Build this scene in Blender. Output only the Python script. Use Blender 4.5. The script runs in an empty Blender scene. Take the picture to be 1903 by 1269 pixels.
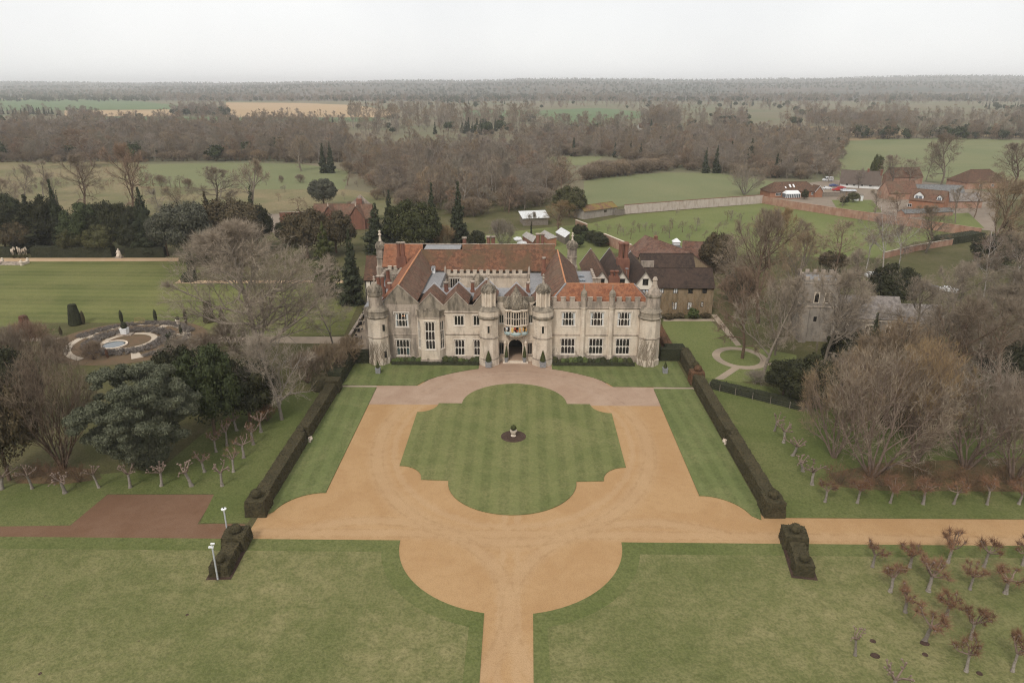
import bpy, bmesh, math, random
import numpy as np
from mathutils import Vector, Matrix

# ------------------------------------------------------------------ camera, sky, sun, exposure
sc = bpy.context.scene
COL = sc.collection
F, CAMH, HORIZ, VPX, CAMX = 1300.0, 50.0, 158.0, 972.0, 1.179
TH = math.atan((634.5 - HORIZ) / F)
YAW = math.atan((VPX - 951.5) / (F / math.cos(TH)))
cam = bpy.data.objects.new('camera', bpy.data.cameras.new('camera'))
COL.objects.link(cam)
cam.location = (CAMX, 0, CAMH)
cam.rotation_euler = (math.pi / 2 - TH, 0, YAW)
cam.data.sensor_width = 36.0
cam.data.lens = F / 1903.0 * 36.0
cam.data.clip_start = 1.0
cam.data.clip_end = 40000.0
sc.camera = cam

SUN_EL, SUN_AZ = math.radians(48), math.radians(205)      # azimuth clockwise from +Y
world = bpy.data.worlds.new('World')
sc.world = world
world.use_nodes = True
wn, wl = world.node_tree.nodes, world.node_tree.links
for n in list(wn): wn.remove(n)
w_out = wn.new('ShaderNodeOutputWorld'); w_bg = wn.new('ShaderNodeBackground')
w_sky = wn.new('ShaderNodeTexSky'); w_sky.sky_type = 'NISHITA'; w_sky.sun_disc = False
w_sky.sun_elevation = SUN_EL; w_sky.sun_rotation = SUN_AZ
w_sc = wn.new('ShaderNodeMix'); w_sc.data_type = 'RGBA'; w_sc.blend_type = 'MULTIPLY'
w_sc.inputs[0].default_value = 1.0; w_sc.inputs[7].default_value = (0.09, 0.09, 0.09, 1)
w_mix = wn.new('ShaderNodeMix'); w_mix.data_type = 'RGBA'; w_mix.inputs[0].default_value = 0.93   # thick cloud layer over the clear sky
# the cloud layer: even grey-white with very soft, broad mottling
w_tc = wn.new('ShaderNodeTexCoord'); w_no = wn.new('ShaderNodeTexNoise')
w_no.inputs['Scale'].default_value = 3.0; w_no.inputs['Detail'].default_value = 4
w_rp = wn.new('ShaderNodeValToRGB')
w_rp.color_ramp.elements[0].position = 0.3; w_rp.color_ramp.elements[0].color = (0.69, 0.69, 0.695, 1)
w_rp.color_ramp.elements[1].position = 0.7; w_rp.color_ramp.elements[1].color = (0.80, 0.797, 0.79, 1)
wl.new(w_tc.outputs['Generated'], w_no.inputs['Vector']); wl.new(w_no.outputs['Fac'], w_rp.inputs['Fac'])
wl.new(w_sky.outputs[0], w_sc.inputs[6]); wl.new(w_sc.outputs[2], w_mix.inputs[6])
wl.new(w_rp.outputs['Color'], w_mix.inputs[7]); wl.new(w_mix.outputs[2], w_bg.inputs['Color'])
w_bg.inputs['Strength'].default_value = 1.0
wl.new(w_bg.outputs[0], w_out.inputs['Surface'])

sun = bpy.data.objects.new('sun', bpy.data.lights.new('sun', 'SUN'))
COL.objects.link(sun)
sun.data.energy = 1.5; sun.data.angle = math.radians(12); sun.data.color = (1.0, 0.96, 0.9)
sd = Vector((math.sin(SUN_AZ) * math.cos(SUN_EL), math.cos(SUN_AZ) * math.cos(SUN_EL), math.sin(SUN_EL)))
sun.rotation_euler = sd.to_track_quat('Z', 'Y').to_euler()
sun.location = sd * 300
sc.view_settings.view_transform = 'Standard'; sc.view_settings.look = 'None'
sc.view_settings.exposure = 0.42; sc.view_settings.gamma = 1.0
sc.cycles.use_denoising = True; sc.cycles.denoiser = 'OPENIMAGEDENOISE'; sc.cycles.denoising_input_passes = 'RGB_ALBEDO_NORMAL'; sc.cycles.denoising_prefilter = 'NONE'
sc.cycles.pixel_filter_type = 'BLACKMAN_HARRIS'; sc.cycles.filter_width = 1.15
sc.cycles.max_bounces = 5; sc.cycles.diffuse_bounces = 3; sc.cycles.volume_bounces = 1
sc.cycles.transparent_max_bounces = 8

# ------------------------------------------------------------------ helpers
_c, _s = math.cos(TH), math.sin(TH)
def _ray(x, y):
    u = (x - 951.5) / F; v = (y - 634.5) / F
    f = _c - v * _s; d = _s + v * _c
    return u * math.cos(YAW) - f * math.sin(YAW), f * math.cos(YAW) + u * math.sin(YAW), -d
def G(x, y, z=0.0):
    """point of the level ground (height z) that was surveyed at (x, y)"""
    r = _ray(x, y); t = (z - CAMH) / r[2]
    return CAMX + r[0] * t, r[1] * t
def AT(x, y, Y):
    r = _ray(x, y); t = Y / r[1]
    return CAMX + r[0] * t, CAMH + r[2] * t

def link(o):
    COL.objects.link(o); return o
def empty(name, loc=(0, 0, 0), rz=0.0):
    o = bpy.data.objects.new(name, None); o.location = loc; o.rotation_euler = (0, 0, rz)
    o.empty_display_size = 0.5
    return link(o)
def tag(o, label=None, cat=None, group=None, kind=None):
    if label: o['label'] = label
    if cat: o['category'] = cat
    if group: o['group'] = group
    if kind: o['kind'] = kind
    return o
def thing(name, label, cat, loc=(0, 0, 0), rz=0.0, group=None):
    return tag(empty(name, loc, rz), label, cat, group)
def copy_tree(o, parent=None):
    c = o.copy(); COL.objects.link(c)
    if parent is not None: c.parent = parent
    for ch in list(o.children): copy_tree(ch, c)
    return c
ORD = ['first', 'second', 'third', 'fourth', 'fifth', 'sixth', 'seventh', 'eighth', 'ninth', 'tenth', 'eleventh', 'twelfth',
       'thirteenth', 'fourteenth', 'fifteenth', 'sixteenth', 'seventeenth', 'eighteenth', 'nineteenth', 'twentieth', 'twenty-first', 'twenty-second', 'twenty-third', 'twenty-fourth', 'twenty-fifth', 'twenty-sixth', 'twenty-seventh', 'twenty-eighth', 'twenty-ninth', 'thirtieth']

def mesh_np(name, V, Fc, mat=None, smooth=False):
    """mesh from arrays: V (n,3); Fc list of arrays (k,m) of equal-size faces"""
    me = bpy.data.meshes.new(name)
    V = np.asarray(V, dtype=np.float32).reshape(-1, 3)
    me.vertices.add(len(V)); me.vertices.foreach_set('co', V.ravel())
    loops, starts, tot = [], [], 0
    for f in Fc:
        f = np.asarray(f, dtype=np.int32)
        if f.size == 0: continue
        loops.append(f.ravel()); k, m = f.shape
        starts.append(tot + np.arange(k, dtype=np.int32) * m); tot += k * m
    me.loops.add(tot); me.loops.foreach_set('vertex_index', np.concatenate(loops))
    st = np.concatenate(starts)
    me.polygons.add(len(st)); me.polygons.foreach_set('loop_start', st)
    if smooth: me.polygons.foreach_set('use_smooth', np.ones(len(st), dtype=bool))
    me.update(calc_edges=True); me.validate()
    if mat: me.materials.append(mat)
    return me
def obj(name, me, parent=None, loc=None):
    o = bpy.data.objects.new(name, me); COL.objects.link(o)
    if parent is not None: o.parent = parent
    if loc is not None: o.location = loc
    return o

class MB:
    """collects faces; build() makes ONE mesh object"""
    def __init__(s, M=None): s.v = []; s.f = []; s.M = M
    def add(s, vs, fs):
        n = len(s.v)
        if s.M is not None: vs = [tuple(s.M @ Vector(v)) for v in vs]
        s.v.extend(vs); s.f.extend([tuple(i + n for i in f) for f in fs]); return s
    def quad(s, *p): return s.add(list(p), [tuple(range(len(p)))])
    def box(s, x0, x1, y0, y1, z0, z1, tx=0.0, ty=0.0):
        """box; the top shrinks by tx, ty on each side"""
        vs = [(x0, y0, z0), (x1, y0, z0), (x1, y1, z0), (x0, y1, z0), (x0 + tx, y0 + ty, z1), (x1 - tx, y0 + ty, z1), (x1 - tx, y1 - ty, z1), (x0 + tx, y1 - ty, z1)]
        return s.add(vs, [(3, 2, 1, 0), (4, 5, 6, 7), (0, 1, 5, 4), (1, 2, 6, 5), (2, 3, 7, 6), (3, 0, 4, 7)])
    def cbox(s, cx, cy, z0, w, d, h, **k): return s.box(cx - w / 2, cx + w / 2, cy - d / 2, cy + d / 2, z0, z0 + h, **k)
    def prism(s, poly, z0, z1):
        n = len(poly)
        a = sum(poly[i][0] * poly[(i + 1) % n][1] - poly[(i + 1) % n][0] * poly[i][1] for i in range(n))
        if a < 0: poly = poly[::-1]
        vs = [(p[0], p[1], z0) for p in poly] + [(p[0], p[1], z1) for p in poly]
        return s.add(vs, [tuple(range(n, 2 * n)), tuple(range(n - 1, -1, -1))] + [(i, (i + 1) % n, n + (i + 1) % n, n + i) for i in range(n)])
    def lathe(s, cx, cy, prof, n=8, a0=0.0, a1=2 * math.pi, cap=True):
        full = abs(a1 - a0 - 2 * math.pi) < 1e-6
        m = n if full else n + 1
        vs = []
        for r, z in prof:
            for i in range(m):
                a = a0 + (a1 - a0) * i / n
                vs.append((cx + r * math.cos(a), cy + r * math.sin(a), z))
        fs = []
        for j in range(len(prof) - 1):
            for i in range(n):
                k = (i + 1) % m if full else i + 1
                fs.append((j * m + i, j * m + k, (j + 1) * m + k, (j + 1) * m + i))
        if cap and full:
            fs.append(tuple(range(m - 1, -1, -1))); fs.append(tuple(range((len(prof) - 1) * m, len(prof) * m)))
        return s.add(vs, fs)
    def tube(s, p0, p1, r0, r1, n=6):
        p0, p1 = Vector(p0), Vector(p1); d = (p1 - p0)
        if d.length < 1e-6: return s
        d.normalize(); a = d.orthogonal().normalized(); b = d.cross(a)
        vs = []
        for p, r in ((p0, r0), (p1, r1)):
            for i in range(n):
                t = 2 * math.pi * i / n; vs.append(tuple(p + (a * math.cos(t) + b * math.sin(t)) * r))
        return s.add(vs, [(i, (i + 1) % n, n + (i + 1) % n, n + i) for i in range(n)] + [tuple(range(n - 1, -1, -1)), tuple(range(n, 2 * n))])
    def path(s, pts, r, n=5):
        for i in range(len(pts) - 1):
            ra = r[i] if isinstance(r, (list, tuple)) else r; rb = r[i + 1] if isinstance(r, (list, tuple)) else r
            s.tube(pts[i], pts[i + 1], ra, rb, n)
        return s
    def slab(s, p, n, t):
        """thin slab from polygon p, thickened by t along n"""
        n = Vector(n).normalized() * t; k = len(p)
        vs = [tuple(Vector(q)) for q in p] + [tuple(Vector(q) + n) for q in p]
        return s.add(vs, [tuple(range(k - 1, -1, -1)), tuple(range(k, 2 * k))] + [(i, (i + 1) % k, k + (i + 1) % k, k + i) for i in range(k)])
    def ball(s, c, r, n=10, sq=(1, 1, 1), jit=0.0, rng=random):
        m = max(4, n // 2 + 1); prof = []
        vs = []
        for j in range(m + 1):
            t = -math.pi / 2 + math.pi * j / m
            for i in range(n):
                a = 2 * math.pi * i / n; k = r * (1 + rng.uniform(-jit, jit))
                vs.append((c[0] + k * sq[0] * math.cos(t) * math.cos(a), c[1] + k * sq[1] * math.cos(t) * math.sin(a), c[2] + k * sq[2] * math.sin(t)))
        return s.add(vs, [(j * n + i, j * n + (i + 1) % n, (j + 1) * n + (i + 1) % n, (j + 1) * n + i) for j in range(m) for i in range(n)])
    def build(s, name, mat, parent=None, smooth=False, off=None, fix=False):
        me = bpy.data.meshes.new(name)
        me.from_pydata(s.v, [], s.f)
        if fix:
            bm = bmesh.new(); bm.from_mesh(me); bmesh.ops.recalc_face_normals(bm, faces=bm.faces); bm.to_mesh(me); bm.free()
        if smooth: me.polygons.foreach_set('use_smooth', np.ones(len(me.polygons), dtype=bool))
        if mat: me.materials.append(mat)
        o = bpy.data.objects.new(name, me); COL.objects.link(o)
        if parent is not None:
            o.parent = parent
            if off is None and parent.type == 'EMPTY' and parent.parent is None:
                o.matrix_parent_inverse = Matrix.LocRotScale(parent.location, parent.rotation_euler, None).inverted() if s.M is None or True else Matrix()
            elif off is None:
                o.matrix_parent_inverse = Matrix()
        return o

# children of world-space things are built in world coordinates (build() cancels the parent's transform);
# pass off=() for parts that are built in the thing's own local frame
def arc(cx, cy, rx, ry, a0, a1, n=16):
    return [(cx + rx * math.cos(math.radians(a0 + (a1 - a0) * i / n)), cy + ry * math.sin(math.radians(a0 + (a1 - a0) * i / n))) for i in range(n + 1)]

# ------------------------------------------------------------------ materials
MATS = {}
def _lin(c):
    return (c[0], c[1], c[2], 1.0)
class NT:
    def __init__(s, name):
        s.m = bpy.data.materials.new(name); s.m.use_nodes = True
        s.n = s.m.node_tree.nodes; s.l = s.m.node_tree.links
        s.b = s.n['Principled BSDF']; s._pos = None
    def pos(s, mode='world'):
        if mode == 'world':
            g = s.n.new('ShaderNodeNewGeometry'); return g.outputs['Position']
        t = s.n.new('ShaderNodeTexCoord'); return t.outputs['Object']
    def noise(s, vec, scale, detail=4, rough=0.55, stretch=None, dist=0.0):
        if stretch:
            mp = s.n.new('ShaderNodeMapping'); mp.inputs['Scale'].default_value = stretch; s.l.new(vec, mp.inputs['Vector']); vec = mp.outputs[0]
        t = s.n.new('ShaderNodeTexNoise'); t.inputs['Scale'].default_value = scale; t.inputs['Detail'].default_value = detail
        t.inputs['Roughness'].default_value = rough; t.inputs['Distortion'].default_value = dist
        s.l.new(vec, t.inputs['Vector']); return t.outputs['Fac']
    def voro(s, vec, scale, stretch=None):
        if stretch:
            mp = s.n.new('ShaderNodeMapping'); mp.inputs['Scale'].default_value = stretch; s.l.new(vec, mp.inputs['Vector']); vec = mp.outputs[0]
        t = s.n.new('ShaderNodeTexVoronoi'); t.inputs['Scale'].default_value = scale
        s.l.new(vec, t.inputs['Vector'])
        sp = s.n.new('ShaderNodeSeparateColor'); s.l.new(t.outputs['Color'], sp.inputs[0]); return sp.outputs[0]
    def ramp(s, fac, lo, hi):
        r = s.n.new('ShaderNodeMapRange'); r.inputs['From Min'].default_value = lo; r.inputs['From Max'].default_value = hi
        r.interpolation_type = 'SMOOTHSTEP'; s.l.new(fac, r.inputs['Value']); return r.outputs[0]
    def mix(s, fac, a, b, mode='MIX'):
        m = s.n.new('ShaderNodeMix'); m.data_type = 'RGBA'; m.blend_type = mode
        for k, q in ((0, fac), (6, a), (7, b)):
            if isinstance(q, (int, float)): m.inputs[k].default_value = q
            elif isinstance(q, tuple): m.inputs[k].default_value = _lin(q)
            else: s.l.new(q, m.inputs[k])
        return m.outputs[2]
    def math(s, op, a, b=None):
        m = s.n.new('ShaderNodeMath'); m.operation = op
        for k, q in ((0, a), (1, b)):
            if q is None: continue
            if isinstance(q, (int, float)): m.inputs[k].default_value = q
            else: s.l.new(q, m.inputs[k])
        return m.outputs[0]
    def rand(s):
        return s.n.new('ShaderNodeObjectInfo').outputs['Random']
    def sep(s, vec):
        t = s.n.new('ShaderNodeSeparateXYZ'); s.l.new(vec, t.inputs[0]); return t.outputs
    def bump(s, h, strength=0.5, dist=0.05):
        b = s.n.new('ShaderNodeBump'); b.inputs['Strength'].default_value = strength; b.inputs['Distance'].default_value = dist
        s.l.new(h, b.inputs['Height']); s.l.new(b.outputs[0], s.b.inputs['Normal'])
    def done(s, col, rough=0.9, spec=0.2):
        if isinstance(col, tuple): s.b.inputs['Base Color'].default_value = _lin(col)
        else: s.l.new(col, s.b.inputs['Base Color'])
        s.b.inputs['Roughness'].default_value = rough; s.b.inputs['Specular IOR Level'].default_value = spec
        return s.m

def pm(name, c1, c2, c3=None, s1=0.3, s2=4.0, rough=0.9, bump=0.0, bdist=0.05, var=0.0, spec=0.15, mode='world', lo=0.35, hi=0.65, stretch=None):
    """two-scale mottled colour; var = brightness change from one copy to the next"""
    t = NT(name); p = t.pos(mode)
    a = t.noise(p, s1, 5, 0.6, stretch); b = t.noise(p, s2, 4, 0.6, stretch)
    col = t.mix(t.ramp(a, lo, hi), c1, c2)
    col = t.mix(t.ramp(b, 0.4, 0.72), col, c3 if c3 else tuple(x * 0.72 for x in c1))
    if var:
        r = t.rand(); k = t.math('MULTIPLY_ADD', r, 2 * var); 
        t.n[-1].inputs[2].default_value = 1 - var
        cm = t.n.new('ShaderNodeCombineColor'); [t.l.new(k, cm.inputs[i]) for i in range(3)]
        col = t.mix(1.0, col, cm.outputs[0], 'MULTIPLY')
    if bump: t.bump(b, bump, bdist)
    MATS[name] = t.done(col, rough, spec); return MATS[name]

# ------------------------------------------------------------------ ground materials
def grass_mat(name, c_green, c_olive, c_dry, stripe=None, patch=0.09, dryness=0.5, amp=0.5):
    t = NT(name); p = t.pos()
    big = t.noise(p, patch, 4, 0.6, None, 0.6); mid = t.noise(p, 0.38, 4, 0.75); fine = t.noise(p, 3.6, 2, 0.75); tuft = t.noise(p, 1.3, 3, 0.75)
    col = t.mix(t.ramp(big, 0.32, 0.68), c_green, c_olive)
    col = t.mix(t.math('MULTIPLY', t.math('MULTIPLY', t.ramp(mid, 0.3, 0.8), t.ramp(big, 0.25, 0.75)), dryness * 1.5), col, c_dry)
    col = t.mix(t.math('MULTIPLY', t.ramp(tuft, 0.45, 0.7), 0.4), col, tuple(x * 0.6 for x in c_green))
    col = t.mix(t.math('MULTIPLY', t.ramp(fine, 0.42, 0.66), 0.42), col, tuple(x * 0.55 for x in c_olive))
    col = t.mix(t.math('MULTIPLY', t.ramp(fine, 0.58, 0.32), 0.18), col, c_dry)
    if stripe:                     # mown stripes, (axis, width, strength, ...)
        xyz = t.sep(p)
        for ax, w, st, sl in stripe:
            q = xyz[ax] if sl == 0 else t.math('ADD', xyz[ax], t.math('MULTIPLY', xyz[1 - ax], sl))
            q = t.math('ADD', q, t.math('MULTIPLY', mid, 0.5 * w))
            sn = t.math('SINE', t.math('MULTIPLY', q, math.pi / w))
            k = t.ramp(sn, -0.5, 0.5)
            col = t.mix(t.math('MULTIPLY', k, st), col, tuple(x * 1.45 for x in c_olive))
    t.bump(t.math('ADD', fine, t.math('MULTIPLY', tuft, 1.5)), amp, 0.12)
    MATS[name] = t.done(col, 0.95, 0.1); return MATS[name]
grass_mat('grass_park', (0.108, 0.123, 0.040), (0.150, 0.152, 0.058), (0.253, 0.221, 0.106), dryness=1.0, amp=0.7, patch=0.04)
grass_mat('grass_edge', (0.093, 0.115, 0.033), (0.125, 0.138, 0.047), (0.196, 0.186, 0.079), dryness=0.45)
grass_mat('lawn_island', (0.103, 0.122, 0.040), (0.149, 0.153, 0.058), (0.215, 0.197, 0.087), [(0, 1.3, 0.24, 0), (0, 1.5, 0.04, 0.9)], patch=0.12)
grass_mat('lawn_strip', (0.097, 0.122, 0.040), (0.131, 0.148, 0.055), (0.194, 0.184, 0.080), [(0, 1.1, 0.22, 0.05), (1, 1.5, 0.04, 0.6)], patch=0.14)
grass_mat('lawn_west', (0.085, 0.100, 0.029), (0.131, 0.134, 0.045), (0.183, 0.170, 0.070), [(1, 1.7, 0.2, 0.02), (1, 6.5, 0.25, 0.0)], patch=0.05)
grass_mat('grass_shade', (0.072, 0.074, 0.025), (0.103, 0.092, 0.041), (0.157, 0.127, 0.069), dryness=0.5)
grass_mat('meadow_rough', (0.120, 0.128, 0.055), (0.205, 0.172, 0.090), (0.31, 0.225, 0.135), patch=0.022, dryness=0.75)
grass_mat('field_green', (0.150, 0.168, 0.078), (0.185, 0.19, 0.092), (0.23, 0.21, 0.11), patch=0.012, dryness=0.4)
grass_mat('field_crop', (0.105, 0.155, 0.070), (0.125, 0.17, 0.078), (0.15, 0.18, 0.09), patch=0.006, dryness=0.2)
grass_mat('field_stubble', (0.40, 0.275, 0.155), (0.44, 0.31, 0.18), (0.34, 0.24, 0.14), patch=0.006, dryness=0.4)
grass_mat('field_reed', (0.25, 0.175, 0.095), (0.21, 0.17, 0.085), (0.30, 0.2, 0.12), patch=0.02, dryness=0.5)
grass_mat('countryside', (0.135, 0.145, 0.078), (0.175, 0.145, 0.095), (0.25, 0.19, 0.125), patch=0.004, dryness=0.4)
grass_mat('grass_orchard', (0.127, 0.152, 0.048), (0.157, 0.175, 0.061), (0.213, 0.203, 0.084), patch=0.03, dryness=0.4)

grass_mat('litter', (0.085, 0.085, 0.038), (0.135, 0.095, 0.052), (0.19, 0.108, 0.058), patch=0.10, dryness=0.9)
def gravel_mat(name, ca, cb, cw, tracks):
    t = NT(name); p = t.pos(); xyz = t.sep(p)
    big = t.noise(p, 0.16, 5, 0.6, None, 0.8); fine = t.noise(p, 9, 3, 0.8); mid = t.noise(p, 1.1, 5, 0.65)
    col = t.mix(t.ramp(big, 0.36, 0.64), ca, cb)
    col = t.mix(t.math('MULTIPLY', t.ramp(mid, 0.45, 0.75), 0.35), col, tuple(x * 0.78 for x in ca))
    if tracks:                     # gravel pressed and bleached where cars drive
        fac = None
        for (cx, cy, rx, ry, w) in tracks:
            dx = t.math('DIVIDE', t.math('SUBTRACT', xyz[0], cx), rx); dy = t.math('DIVIDE', t.math('SUBTRACT', xyz[1], cy), ry)
            r = t.math('SQRT', t.math('ADD', t.math('MULTIPLY', dx, dx), t.math('MULTIPLY', dy, dy)))
            d = t.math('MULTIPLY', t.math('ABSOLUTE', t.math('SUBTRACT', r, 1.0)), min(rx, ry))
            d = t.math('ADD', d, t.math('MULTIPLY', t.math('SUBTRACT', mid, 0.5), 1.6))
            k = t.ramp(d, w, w * 0.15)
            fac = k if fac is None else t.math('MAXIMUM', fac, k)
        col = t.mix(t.math('MULTIPLY', fac, 0.34), col, cw)
        rut = None
        for (cx, cy, rx, ry) in ((0, 94, 19.2, 24.9), (0, 94, 20.8, 26.4), (-16.5, 57, 15.8, 14.8), (-16.5, 57, 17.3, 16.3), (16.5, 57, 15.8, 14.8), (16.5, 57, 17.3, 16.3), (0, -2930, 3000.8, 3000.8), (0, -2930, 2999.3, 2999.3)):
            dx = t.math('DIVIDE', t.math('SUBTRACT', xyz[0], cx), rx); dy = t.math('DIVIDE', t.math('SUBTRACT', xyz[1], cy), ry)
            d = t.math('MULTIPLY', t.math('ABSOLUTE', t.math('SUBTRACT', t.math('SQRT', t.math('ADD', t.math('MULTIPLY', dx, dx), t.math('MULTIPLY', dy, dy))), 1.0)), min(rx, ry))
            k = t.ramp(t.math('ADD', d, t.math('MULTIPLY', t.math('SUBTRACT', big, 0.5), 0.9)), 0.3, 0.05); rut = k if rut is None else t.math('MAXIMUM', rut, k)
        col = t.mix(t.math('MULTIPLY', t.math('MULTIPLY', rut, t.ramp(mid, 0.35, 0.65)), 0.3), col, tuple(x * 0.66 for x in ca))
    col = t.mix(t.math('MULTIPLY', t.ramp(fine, 0.4, 0.7), 0.5), col, tuple(x * 0.6 for x in ca))
    t.bump(fine, 0.35, 0.03)
    MATS[name] = t.done(col, 0.95, 0.1); return MATS[name]
gravel_mat('gravel', (0.380, 0.228, 0.108), (0.418, 0.262, 0.130), (0.465, 0.325, 0.195),
           [(0, 94, 19.8, 25.5, 2.2), (0, 94, 17.6, 22.6, 0.8), (-16.5, 57, 16.5, 15.5, 1.6), (16.5, 57, 16.5, 15.5, 1.6), (0, 40, 1.0, 1.0, 0.1),
            (0, -2930, 3000, 3000, 1.7), (3000, 55, 3000.9, 3000, 0.7), (-3000, 55, 3000.9, 3000, 0.7)])
gravel_mat('paving', (0.345, 0.235, 0.165), (0.40, 0.285, 0.205), (0.42, 0.31, 0.23), [(0, 104, 15, 15, 1.5)])
gravel_mat('drive_brown', (0.165, 0.092, 0.055), (0.19, 0.112, 0.070), (0.22, 0.14, 0.09), None)
gravel_mat('path_gravel', (0.44, 0.30, 0.18), (0.48, 0.34, 0.215), (0.5, 0.37, 0.26), None)
gravel_mat('path_stone', (0.38, 0.30, 0.22), (0.30, 0.24, 0.18), (0.45, 0.37, 0.28), None)
gravel_mat('path_pale', (0.50, 0.42, 0.33), (0.44, 0.36, 0.27), (0.55, 0.47, 0.38), None)
gravel_mat('lane', (0.24, 0.19, 0.145), (0.27, 0.22, 0.17), (0.3, 0.25, 0.2), None)
pm('soil', (0.060, 0.036, 0.026), (0.085, 0.052, 0.038), (0.035, 0.024, 0.018), 1.2, 8, bump=0.6)
pm('soil_rust', (0.135, 0.085, 0.05), (0.10, 0.075, 0.042), (0.155, 0.10, 0.058), 0.5, 5, bump=0.5)

# ------------------------------------------------------------------ building materials
def stone_mat(name, ca, cb, cd, stain=0.5, course=True, lo=0.44):
    t = NT(name); p = t.pos(); xyz = t.sep(p)
    big = t.noise(p, 0.35, 5, 0.6); fine = t.noise(p, 3.2, 5, 0.7); st = t.noise(p, 0.9, 6, 0.65, (1, 1, 0.28))
    col = t.mix(t.ramp(big, 0.36, 0.66), ca, cb)
    if course:
        cv = t.n.new('ShaderNodeCombineXYZ')
        t.l.new(t.math('ADD', xyz[0], t.math('MULTIPLY', xyz[1], 0.9)), cv.inputs[0]); t.l.new(xyz[2], cv.inputs[1])
        br = t.n.new('ShaderNodeTexBrick'); br.inputs['Scale'].default_value = 1.0
        br.inputs['Brick Width'].default_value = 0.62; br.inputs['Row Height'].default_value = 0.3; br.inputs['Mortar Size'].default_value = 0.016
        br.inputs['Color1'].default_value = (0.0, 0.0, 0.0, 1); br.inputs['Color2'].default_value = (1, 1, 1, 1); br.inputs['Mortar'].default_value = (0.1, 0.1, 0.1, 1)
        t.l.new(cv.outputs[0], br.inputs['Vector'])
        sp = t.n.new('ShaderNodeSeparateColor'); t.l.new(br.outputs['Color'], sp.inputs[0])
        col = t.mix(t.math('MULTIPLY', sp.outputs[0], 0.35), col, tuple(min(1, x * 1.22) for x in ca))
        col = t.mix(t.math('MULTIPLY', br.outputs['Fac'], 0.35), col, tuple(x * 0.55 for x in ca))
    col = t.mix(t.math('MULTIPLY', t.ramp(st, lo, lo + 0.2), stain), col, cd)
    pale = t.noise(p, 0.8, 4, 0.7); col = t.mix(t.math('MULTIPLY', t.ramp(pale, 0.55, 0.72), 0.4), col, tuple(min(.8, x * 1.3) for x in cb))
    col = t.mix(t.math('MULTIPLY', t.ramp(fine, 0.5, 0.75), 0.4), col, tuple(x * 0.8 for x in cd))
    t.bump(fine, 0.5, 0.05)
    MATS[name] = t.done(col, 0.92, 0.15); return MATS[name]
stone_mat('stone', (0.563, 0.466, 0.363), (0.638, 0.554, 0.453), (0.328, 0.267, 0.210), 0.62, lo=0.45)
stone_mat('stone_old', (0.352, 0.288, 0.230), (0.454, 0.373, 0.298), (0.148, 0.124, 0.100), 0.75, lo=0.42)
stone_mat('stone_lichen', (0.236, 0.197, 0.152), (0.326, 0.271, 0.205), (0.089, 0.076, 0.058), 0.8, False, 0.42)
stone_mat('stone_trim', (0.605, 0.506, 0.396), (0.660, 0.561, 0.462), (0.396, 0.308, 0.231), 0.4, False)
stone_mat('stone_window', (0.66, 0.59, 0.51), (0.70, 0.63, 0.55), (0.5, 0.43, 0.35), 0.3, False)
stone_mat('flint', (0.24, 0.205, 0.17), (0.30, 0.26, 0.215), (0.115, 0.098, 0.08), 0.7)
stone_mat('rubble_cottage', (0.285, 0.209, 0.132), (0.247, 0.178, 0.109), (0.133, 0.102, 0.063), 0.7)
stone_mat('brick_red', (0.20, 0.088, 0.058), (0.24, 0.115, 0.078), (0.12, 0.06, 0.045), 0.6, False)
stone_mat('brick_orange', (0.29, 0.14, 0.085), (0.33, 0.165, 0.10), (0.30, 0.12, 0.06), 0.4, False)
stone_mat('brick_wall', (0.34, 0.185, 0.125), (0.40, 0.26, 0.19), (0.22, 0.12, 0.08), 0.5, False)
stone_mat('wall_pale', (0.48, 0.41, 0.35), (0.52, 0.45, 0.39), (0.30, 0.22, 0.17), 0.5)
stone_mat('wall_grey', (0.30, 0.26, 0.22), (0.36, 0.32, 0.27), (0.18, 0.15, 0.12), 0.5)
stone_mat('render_cream', (0.820, 0.742, 0.637), (0.777, 0.691, 0.582), (0.627, 0.537, 0.447), 0.3, False)
stone_mat('white_paint', (0.76, 0.75, 0.72), (0.72, 0.71, 0.68), (0.55, 0.53, 0.49), 0.3, False)

def tile_mat(name, c1, c2, c3, moss=None, cell=4.5, mamt=0.6):
    t = NT(name); p = t.pos(); xyz = t.sep(p)
    v = t.voro(p, cell, (1, 1, 1.8)); big = t.noise(p, 0.28, 5, 0.62, None, 0.5); mid = t.noise(p, 1.3, 5, 0.7)
    col = t.mix(t.ramp(v, 0.1, 0.9), c1, c2)
    col = t.mix(t.math('MULTIPLY', t.ramp(mid, 0.4, 0.62), 0.8), col, tuple(x * 0.8 for x in c3))
    if moss: col = t.mix(t.math('MULTIPLY', t.ramp(big, 0.4, 0.62), mamt), col, moss)
    rows = t.math('SINE', t.math('MULTIPLY', xyz[2], 2 * math.pi / 0.145))
    t.bump(t.math('ADD', v, t.math('MULTIPLY', rows, 0.5)), 0.55, 0.05)
    MATS[name] = t.done(col, 0.88, 0.15); return MATS[name]
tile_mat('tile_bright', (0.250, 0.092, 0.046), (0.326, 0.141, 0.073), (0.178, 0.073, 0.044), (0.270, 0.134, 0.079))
tile_mat('tile_hall', (0.180, 0.080, 0.047), (0.221, 0.109, 0.063), (0.108, 0.058, 0.038), (0.113, 0.076, 0.043), mamt=0.8)
tile_mat('tile_range', (0.169, 0.085, 0.056), (0.209, 0.116, 0.076), (0.102, 0.058, 0.041), (0.137, 0.098, 0.067))
tile_mat('tile_dark', (0.052, 0.036, 0.029), (0.071, 0.048, 0.036), (0.040, 0.029, 0.024), (0.086, 0.054, 0.040), mamt=0.4)
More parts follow.
